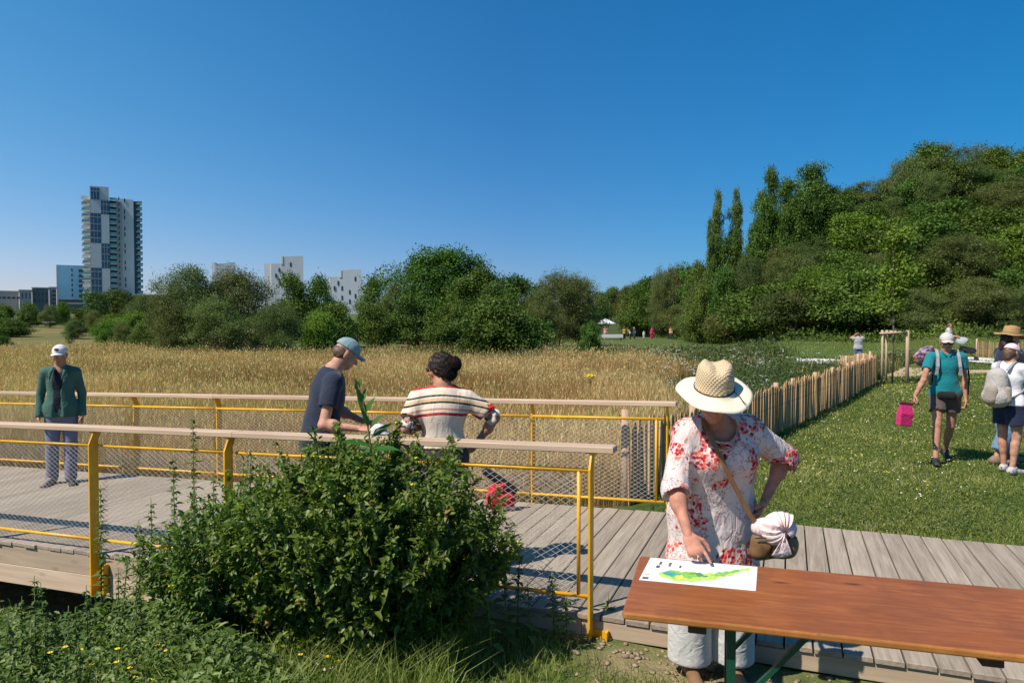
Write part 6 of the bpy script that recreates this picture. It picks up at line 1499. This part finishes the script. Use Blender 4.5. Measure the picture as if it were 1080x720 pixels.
for q in (1, -1): strap([(q*.09, -.13, 1.40), (q*.105, -.06, 1.452), (q*.115, .02, 1.452), (q*.118, .105, 1.375), (q*.125, .145, 1.25), (q*.14, .13, 1.14)], .035, .008, m_greyst, bk, 'shoulder_strap', [Vector((0, -.5, 1)), Vector((0, 0, 1)), Vector((0, .3, 1)), Vector((0, 1, .4)), Vector((0, 1, 0)), Vector((0, 1, 0))])
mb = MB(); mb.tube([(-.20, -.12, 1.40), (-.255, -.1, 1.36), (-.285, -.08, 1.10), (-.275, -.08, .88), (-.19, -.1, .865), (-.16, -.12, .90)], .010, 6); mb.build('loose_strap', m_black, bk, True)
cb_ = W(977, 372, 9.55); cl_ = empty('patterned_cloth', cb_, 0, 'bunched orange and purple patterned cloth tied behind the shoulder of the man in teal', 'cloth')
f_ = Field((-.24, -.14, -.24), (.24, .14, .18), .010); f_.ell((.03, 0, .0), (.13, .09, .09), None, .04); f_.ell((-.08, 0, -.06), (.09, .07, .09), None, .04); f_.ell((-.06, 0, -.14), (.06, .05, .05), None, .03); f_.disp(folds(.012, 30, 28, 1)); sdf_obj('cloth_bunch', [f_], blotch('orange_purple_print', [(.10, .07, .14), (.55, .14, .03), (.15, .13, .22), (.28, .08, .10), (.05, .04, .08), (.3, .25, .28)], 36), cl_)
# ---- woman in white tee with backpack, pink cap
p0 = W(1063, 500, 8.6); g = gz(p0.x, p0.y); base = (p0.x, p0.y, g); yaw = fyaw(.93, .30); T_ = tojoint(base, yaw); j = stand(1.56)
wom = person(base, yaw, 'woman in white T-shirt, navy shorts and pink cap standing at the right edge')
j['elR'] = j['shR']+v3(.05, .12, -.25); j['wrR'] = j['elR']+v3(-.04, .19, .10); j['handR'] = v3(-.2, .8, .3); j['elL'] = j['shL']+v3(-.04, .10, -.25); j['wrL'] = j['elL']+v3(.05, .20, .08); j['handL'] = v3(.2, .8, .3); j['hd'] = v3(.05, .97, -.22)
j['anR'] += v3(.0, -.03, 0); j['toeR'] += v3(0, -.03, 0); j['anL'] += v3(0, .06, 0); j['toeL'] += v3(0, .06, 0)
sdf_obj('body', body_fields(j, 1.03, .010, fem=True), m_skin, wom)
m_wtee = cloth('white_tshirt', (.68, .68, .70), .05, wr=.4); sdf_obj('tshirt', [shirt(j, 1.0, .010, .018, .72, .82, True, .018, (.005, 15, 8, 5), .068, kk=.02)], m_wtee, wom)
m_nsh = cloth('navy_shorts', (.018, .025, .055), .15); sdf_obj('shorts', [trousers(j, 1.02, .011, .026, (.74, .74), .022, .90, True)], m_nsh, wom)
m_trn = plain('pale_grey_trainer', (.42, .39, .39), .8, .15)
for k in 'RL': sdf_obj('trainer', [shoe(j, k, .008, .006)], m_trn, wom)
cap_hat(j, cloth('pale_pink_cap', (.66, .50, .54), .05), wom); hair(j, m_hairm, wom, [((0, -.03, -.01), (.083, .088, .075)), ((0, -.065, -.06), (.06, .045, .06))])
bk = empty('grey_backpack', base, yaw, 'pale grey and beige backpack worn by the woman in the white T-shirt', 'backpack')
f_ = Field((-.24, -.46, .75), (.24, -.02, 1.42), .009); f_.cap((0, -.22, .95), (0, -.20, 1.16), .130, .115, .05, ((0, 1, 0), .85)); f_.cap((-.05, -.21, .92), (.05, -.21, .92), .11, None, .05); f_.disp(folds(.006, 22, 18, 2)); sdf_obj('pack_body', [f_], cloth('pale_grey_nylon', (.40, .36, .33), .1, wr=.7), bk)
f_ = Field((-.2, -.5, .75), (.26, -.1, 1.15), .009); f_.cap((0, -.31, .92), (.02, -.31, 1.0), .085, .075, .04, ((0, 1, 0), .6)); f_.cap((.13, -.2, .9), (.13, -.2, 1.02), .045, .04, .03); sdf_obj('front_pocket', [f_], cloth('beige_nylon', (.30, .25, .20), .1), bk)
for q in (1, -1): strap([(q*.07, -.13, 1.24), (q*.09, -.05, 1.335), (q*.10, .04, 1.325), (q*.11, .10, 1.24), (q*.13, .10, 1.10), (q*.14, .02, .98), (q*.12, -.1, .92)], .04, .010, m_greyst, bk, 'shoulder_strap', [Vector((0, -.5, 1)), Vector((0, 0, 1)), Vector((0, .5, 1)), Vector((0, 1, .4)), Vector((q*.5, 1, 0)), Vector((q, .5, 0)), Vector((q, 0, 0))])
# ---- person in navy top, jeans and straw hat
p0 = W(1067, 494, 9.2); g = gz(p0.x, p0.y); base = (p0.x-.07, p0.y, g); yaw = fyaw(.90, -.10); j = stand(1.73)
man = person(base, yaw, 'person in wide straw hat, navy top and jeans behind the woman in white')
j['hd'] = v3(-.05, .97, -.2); j['elR'] = j['shR']+v3(.02, .14, -.26); j['wrR'] = j['elR']+v3(-.04, .20, .12); j['handR'] = v3(0, .9, .3); j['elL'] = j['shL']+v3(-.02, .14, -.26); j['wrL'] = j['elL']+v3(.04, .20, .12); j['handL'] = v3(0, .9, .3)
j['anR'] += v3(0, -.16, 0); j['toeR'] += v3(0, -.16, 0); j['knR'] += v3(0, -.05, 0); j['anL'] += v3(0, .10, 0); j['toeL'] += v3(0, .10, 0)
sdf_obj('body', body_fields(j, 1.05, .011), m_skin, man); sdf_obj('top', [shirt(j, 1.08, .011, .024, .85, .85, False, .022, (.005, 15, 8, 5), .07)], m_navy, man)
m_den = cloth('light_blue_denim', (.13, .24, .40), .25); sdf_obj('jeans', [trousers(j, 1.03, .011, .022, (1.84, 1.84), .028, .95)], m_den, man)
for k in 'RL': sdf_obj('shoe', [shoe(j, k, .009)], plain('brown_shoe', (.24, .15, .10), .7), man)
brim_hat(j, [m_strawd, plain('beige_band', (.22, .14, .07), .8)], man, .175, .092, .118, .015, .03, .022, -.01, up=.05); hair(j, m_hairb, man, [((0, -.03, -.01), (.083, .09, .08)), ((0, -.07, -.08), (.065, .05, .10))])
# ---- smaller people further off
def small(px, py, Y, H, shirtc, trousc, label, group, yaw=0, arms=None, res=.022, skirt=False, capc=None, bend=0, hairc=None, legs=1.9, sleeve=.7):
    p = W(px, py, Y); g = gz(p.x, p.y); o = person((p.x, p.y, g), yaw, label, group); j = stand(H)
    if arms == 'up':
        for k, q in (('R', 1), ('L', -1)): j['el'+k] = j['sh'+k]+v3(q*.13, .20, .02)*H/1.7; j['wr'+k] = j['head']+v3(q*.06, .17, .02); j['hand'+k] = v3(-q*.6, .3, .5)
    if arms == 'fwd':
        for k, q in (('R', 1), ('L', -1)): j['el'+k] = j['sh'+k]+v3(q*.03, .10, -.26)*H/1.7; j['wr'+k] = j['el'+k]+v3(-q*.02, .24, -.02)*H/1.7; j['hand'+k] = v3(0, .9, -.2)
    q = rng.uniform(-.08, .08); j['anR'] += v3(0, q, 0); j['anL'] -= v3(0, q, 0)
    if bend:
        for k in ('head', 'neck', 'chest', 'shR', 'shL', 'elR', 'elL', 'wrR', 'wrL'):
            v = j[k]-j['pelvis']; c_, s2 = math.cos(bend), math.sin(bend); j[k] = j['pelvis']+v3(v[0], v[1]*c_+v[2]*s2, -v[1]*s2+v[2]*c_)
        j['hd'] = v3(0, math.cos(bend), -math.sin(bend)); j['hu'] = v3(0, math.sin(bend), math.cos(bend))
    sdf_obj('body', body_fields(j, 1.0, res, hands=res < .02), m_skin, o)
    sdf_obj('dress' if skirt else 'shirt', [shirt(j, 1.05, res, .03, sleeve, .42*H if skirt else .5*H, skirt, .03, (.004, 15, 8, 5), .07, flare=.05 if skirt else 0)], cloth('garment', shirtc), o)
    if not skirt: sdf_obj('trousers', [trousers(j, 1.02, res, .028, (legs, legs), .02, .56*H)], cloth('garment_low', trousc), o)
    if capc: cap_hat(j, cloth('headwear', capc), o)
    s = H/1.75; f_ = Field(j['head']-.2, j['head']+.2, min(res, .014)); M = hframe(j); f_.ell(j['head']+M@v3(0, -.022, .02)*s, v3(.088, .092, .088)*s, M, .02); f_.ell(j['head']+M@v3(0, .085, -.03)*s, v3(.065, .05, .085)*s, M, .01, True); sdf_obj('hair', [f_], hairc or m_hairm, o)
    return o, j
small(905, 376, 36, 1.70, (.34, .33, .34), (.06, .10, .19), 'person in grey T-shirt and jeans with arms raised to the face by the path', None, fyaw(.25, .97), 'up', .015)
so, sj = small(1000, 381.5, 33, 1.72, (.55, .45, .45), (.10, .09, .10), 'dark haired person behind the man in teal standing with a stroller on the gravel path', None, fyaw(.8, -.6), 'fwd', .015)
# stroller
p = W(1018, 380, 32.6); g = gz(p.x, p.y); stl = empty('stroller', (p.x, p.y, g), fyaw(.8, -.5), 'dark stroller with pale grey hood on the gravel path', 'stroller')
m_fr = plain('stroller_frame', (.03, .03, .035), .4); m_hood = cloth('pale_grey_hood', (.32, .36, .36))
mb = MB()
for q in (-.27, .27): mb.tube([(q, -.45, 1.02), (q, -.05, .55), (q, .42, .14)], .014, 6); mb.tube([(q, -.38, .14), (q, .0, .58)], .014, 6)
mb.tube([(-.27, -.45, 1.02), (.27, -.45, 1.02)], .017, 6); mb.build('frame', m_fr, stl, True)
f_ = Field((-.4, -.5, .3), (.4, .6, 1.0), .02); f_.cap((0, -.1, .52), (0, .3, .48), .16, .13, .03); f_.box((0, .05, .42), (.42, .6, .12), None, .03, .03); sdf_obj('seat', [f_], m_black, stl)
f_ = Field((-.4, -.5, .6), (.4, .4, 1.3), .018); f_.ell((0, -.12, .85), (.25, .30, .24), None, .02); f_.ell((0, .03, .77), (.22, .30, .22), None, .02, True); f_.cut((0, 0, .76), (0, 0, -1)); sdf_obj('hood', [f_], m_hood, stl)
for q, y_, r_ in ((-.29, -.38, .15), (.29, -.38, .15), (-.27, .42, .10), (.27, .42, .10)):
    mb = MB(); mb.tube([(q-.02, y_, r_), (q+.02, y_, r_)], r_, 16); mb.build('wheel', m_tyre, stl)
GF = 'visitors gathered far off near the white parasol'
FP = [(658.5, 358.5, 1.72, (.55, .33, .04), (.03, .03, .04), 'person in mustard yellow top far off, first of the group right of the parasol', .3, None, 0), (664.5, 358.5, 1.66, (.34, .35, .36), (.05, .05, .06), 'person in grey bending beside the mustard yellow one far off', 1.2, None, .5),
      (669, 358, 1.74, (.03, .035, .08), (.03, .03, .05), 'person in dark navy far off, right of the mustard yellow and grey ones', 2, (.6, .6, .62), 0), (679, 358.5, 1.22, (.50, .54, .50), (.38, .4, .4), 'small pale clad child far off between the navy and the magenta clad people', 3, (.6, .6, .6), 0),
      (687.5, 358, 1.68, (.45, .015, .12), (.38, .02, .12), 'person in magenta far off in the meadow', 3, None, 0), (707.5, 359, 1.80, (.55, .26, .14), (.025, .03, .045), 'person in orange shirt and dark trousers far off at the foot of the hill', 2.4, None, 0),
      (627, 355, 1.7, (.10, .07, .08), (.03, .03, .07), 'dark clad person far off left of the white parasol', 1, None, .2), (638.5, 353, 1.85, (.60, .28, .22), (.55, .34, .28), 'person in pinkish clothes far off under the white parasol', 3, None, 0)]
for px, py, H, sc_, tc_, lb, yw, cc, bd in FP: small(px, py, 100, H, sc_, tc_, lb, GF, yw, 'fwd' if bd else None, .03, capc=cc, bend=bd)
# parasol, table and yellow stand far off
p = W(639, 353, 102); g = gz(p.x, p.y); pr = empty('parasol', (p.x, p.y, g), 0, 'white parasol far off in the gap between the trees', 'parasol')
mb = MB(); mb.lathe([(1.45, 2.25), (1.40, 2.28), (.7, 2.66), (.02, 2.95)], (0, 0, 0), 8); mb.build('canopy', m_van, pr); mb = MB(); mb.tube([(0, 0, 0), (0, 0, 2.95)], .03, 8); mb.build('pole', m_fr, pr)
p = W(645, 357, 99); g = gz(p.x, p.y); tb2 = empty('covered_table', (p.x, p.y, g), .15, 'long table with white cloth under the far parasol', 'table')
mb = MB(); mb.box((0, 0, .72), (3.0, .8, .04)); mb.box((0, -.4, .52), (3.0, .01, .42)); mb.build('tablecloth', m_van, tb2)
for q in (-1.3, 1.3):
    mb = MB(); mb.box((q, 0, .35), (.05, .6, .7)); mb.build('leg', m_fr, tb2)
p = W(599, 356, 92); g = gz(p.x, p.y); yb2 = empty('yellow_bench', (p.x, p.y, g), .1, 'yellow bench far off behind the low shrubs left of the parasol', 'bench')
mb = MB(); mb.box((0, 0, .95), (1.9, .5, .12)); mb.build('seat', m_yel, yb2); mb = MB(); mb.box((0, .25, 1.25), (1.9, .06, .3)); mb.build('backrest', m_yel, yb2)
for q in (-.8, .8):
    mb = MB(); mb.box((q, 0, .45), (.08, .45, .88)); mb.build('leg', m_yel, yb2)
# ================================================================ the table with the map
TZ = .65; TB = Vector((.632, 3.53, 0)); e1 = Vector((.963, -.270, 0)).normalized(); ang = math.atan2(e1.y, e1.x)
tgz = -.15
tbl = empty('folding_table', (TB.x, TB.y, tgz), ang, 'long varnished orange brown wooden folding table with green steel legs', 'table')
th = TZ-tgz; TW = .72; TL = 2.2
m, nt, b = material('varnished_pine')
va = coords(nt, 'Object', (1.0, 9, 9)); g1_ = noise(nt, va, 1.9, 7, .66, 2.2); g2_ = noise(nt, coords(nt, 'Object', (2.2, 60, 60)), 1, 3, .6)
c = ramp(nt, g1_, [(.25, (.20, .058, .016)), (.5, (.30, .092, .024)), (.75, (.42, .155, .045))])
c = mix(nt, math_(nt, 'MULTIPLY', g2_, .4), c, (.19, .055, .012))
vo = nt.nodes.new('ShaderNodeTexVoronoi'); vo.inputs['Scale'].default_value = 1; lk(nt, coords(nt, 'Object', (3.0, 8.5, 1)), vo.inputs['Vector'])
kn = ramp(nt, vo.outputs['Distance'], [(.03, g1(.95)), (.17, g1(0))]); csp = nt.nodes.new('ShaderNodeSeparateColor'); lk(nt, vo.outputs['Color'], csp.inputs[0])
kn = math_(nt, 'MULTIPLY', kn, ramp(nt, csp.outputs[0], [(.42, g1(0)), (.46, g1(1))])); c = mix(nt, kn, c, (.07, .02, .008))
sx = nt.nodes.new('ShaderNodeSeparateXYZ'); lk(nt, coords(nt), sx.inputs[0])
edge = ramp(nt, math_(nt, 'ADD', math_(nt, 'MULTIPLY', sx.outputs[1], -1), math_(nt, 'MULTIPLY', noise(nt, coords(nt), 14, 3), .03)), [(.722, g1(0)), (.732, g1(1))])
c = mix(nt, math_(nt, 'MULTIPLY', edge, .75), c, mix(nt, noise(nt, coords(nt), 12, 3), (.30, .10, .02), (.58, .27, .07)))
worn = ramp(nt, noise(nt, coords(nt, 'Object', (6, 30, 30)), 2.2, 4, .7), [(.60, g1(0)), (.66, g1(1))]); c = mix(nt, math_(nt, 'MULTIPLY', math_(nt, 'MULTIPLY', edge, worn), .6), c, (.10, .045, .02))
scr = noise(nt, coords(nt, 'Object', (3, 120, 3), (0, 0, .35)), 3, 2, .6); scr = math_(nt, 'MULTIPLY', ramp(nt, scr, [(.68, g1(0)), (.72, g1(1))]), ramp(nt, noise(nt, coords(nt), 4, 2), [(.5, g1(0)), (.6, g1(.5))]))
c = mix(nt, scr, c, (.50, .24, .10)); st2 = ramp(nt, noise(nt, coords(nt), 3.2, 5, .6, .8), [(.42, g1(0)), (.62, g1(.4))]); c = mix(nt, st2, c, (.14, .045, .016))
lk(nt, c, b.inputs['Base Color']); lk(nt, math_(nt, 'MULTIPLY_ADD', noise(nt, coords(nt), 7, 4), .25, .30), b.inputs['Roughness']); b.inputs['Specular IOR Level'].default_value = .3
bump(nt, b, math_(nt, 'ADD', g1_, g2_), .12, .003); m_pine = m
mb = MB(); N = 8; R_ = .02; out = []
for cx, cy, a0 in ((R_, -R_, 90), (R_, -TW+R_, 180), (TL-R_, -TW+R_, 270), (TL-R_, -R_, 0)):
    for q in range(N+1): a = R(a0+90*q/N); out.append((cx+R_*math.cos(a), cy+R_*math.sin(a)))
mb.prism([(x, y, th-.028) for x, y in out], (0, 0, .028)); top = mb.build('tabletop', m_pine, tbl, bevel=.007)
m_batt = wood('batten_wood', (.06, .03, .018), (.12, .06, .03), 'y', .7, .2); m_gsteel = plain('dark_green_steel', (.006, .055, .03), .4, .15, spec=.5)
for x in (.29, 1.30, 1.92):
    mb = MB(); mb.box((x, -TW/2, th-.045), (.07, TW-.04, .033), None, .004); mb.build('batten', m_batt, tbl)
for x, sg in ((.42, 1), (1.76, -1)):
    for y in (-.10, -.62):
        mb = MB(); mb.box((x, y, (th-.03)/2-.01), (.034, .03, th-.05), None, .003); mb.build('leg', m_gsteel, tbl)
        mb = MB(); mb.beam((x+sg*.012, y+.004, .42), (x+sg*.30, y+.004, th-.034), .022, .018); mb.build('brace', m_gsteel, tbl)
    mb = MB(); mb.beam((x, -.10, .06), (x, -.62, .06), .028, .028); mb.beam((x+.0, -.10, .48), (x, -.62, .48), .02, .02); mb.build('crossbar', m_gsteel, tbl)
# the map
inv = Matrix.Rotation(-ang, 3, 'Z')
def onT(px, py):
    q = gp(px, py, TZ); v = inv @ (Vector((q[0], q[1], 0))-TB); return v
c0, c1, c2, c3 = onT(686, 588), onT(799, 598), onT(797, 623), onT(674, 611.5)
mp = empty('map_sheet', (TB.x, TB.y, TZ+.001), ang, 'white map sheet with a long green park printed on it lying on the table', 'map')
m_paper = plain('white_paper', (.80, .80, .80), .45, .02, spec=.4)
o0 = (c0+c3)/2; 
ux = ((c1-c0)+(c2-c3))/2; uy = ((c3-c0)+(c2-c1))/2; org = (c0+c1+c2+c3)/4 - ux/2 - uy/2
def Q(u, v, z=0): p = org+ux*u+uy*v; return Vector((p.x, p.y, z))
mb = MB(); mb.prism([Q(0, 0), Q(0, 1), Q(1, 1), Q(1, 0)], (0, 0, .0012)); mb.build('paper', m_paper, mp)
def inks(name, col): return plain(name, col, .5, .25, 60)
Gd, Gm, Gl, Gk, Gt, Gr = inks('ink_dark_green', (.06, .28, .12)), inks('ink_green', (.22, .48, .10)), inks('ink_light_green', (.45, .66, .12)), inks('ink_dark', (.10, .11, .13)), inks('ink_teal', (.05, .35, .28)), inks('ink_yellow', (.75, .62, .10))
def patch(pts, m, lvl, nm='printed_area'):
    mb = MB(); V = [Q(u, v, .0014+.0004*lvl) for u, v in pts]; mb.add(V, [tuple(range(len(V)))]); mb.build(nm, m, mp)
def band(up, lo): return [(u, v) for u, v in up]+[(u, v) for u, v in reversed(lo)]
wob = lambda u, k: .03*math.sin(u*40+k)+.02*math.sin(u*93+2*k)
U = [i/40 for i in range(41)]
def shape(u0, u1, up, lo, m, lvl, k):
    us = [u0+(u1-u0)*q for q in U]; patch(band([(u, np.interp(u, *up)+wob(u, k)) for u in us], [(u, np.interp(u, *lo)+wob(u, k+2)) for u in us]), m, lvl)
shape(.14, .93, ([.14, .25, .4, .55, .7, .85, .93], [.62, .50, .47, .50, .38, .16, .10]), ([.14, .2, .35, .5, .65, .8, .93], [.68, .84, .92, .86, .70, .42, .16]), Gl, 0, 0)
shape(.22, .50, ([.22, .35, .5], [.52, .50, .56]), ([.22, .35, .5], [.74, .80, .66]), Gm, 1, 1); shape(.60, .84, ([.6, .72, .84], [.52, .34, .20]), ([.6, .72, .84], [.62, .50, .30]), Gm, 1, 3)
shape(.16, .34, ([.16, .25, .34], [.60, .56, .60]), ([.16, .25, .34], [.66, .72, .68]), Gt, 2, 2); shape(.40, .58, ([.4, .5, .58], [.52, .52, .58]), ([.4, .5, .58], [.58, .62, .64]), Gd, 2, 4); shape(.30, .38, ([.3, .34, .38], [.70, .66, .70]), ([.3, .34, .38], [.80, .82, .78]), Gr, 2, 5)
for u, v, a, b_ in ((.12, .22, .012, .07), (.11, .38, .018, .06), (.21, .24, .012, .09), (.31, .30, .010, .06)): patch([(u-a, v-b_), (u+a, v-b_), (u+a, v+b_), (u-a, v+b_)], Gk, 0, 'printed_mark')
for i in range(7): patch([(.60+.0*i, .80+i*.022), (.86-.03*(i % 3), .80+i*.022), (.86-.03*(i % 3), .808+i*.022), (.60, .808+i*.022)], inks('ink_grey', (.5, .5, .52)), 0, 'text_line')
patch([(.02, .86), (.075, .86), (.075, .95), (.02, .95)], Gk, 0, 'printed_mark'); patch([(.02, .72), (.07, .72), (.07, .76), (.02, .76)], Gm, 0, 'printed_mark')
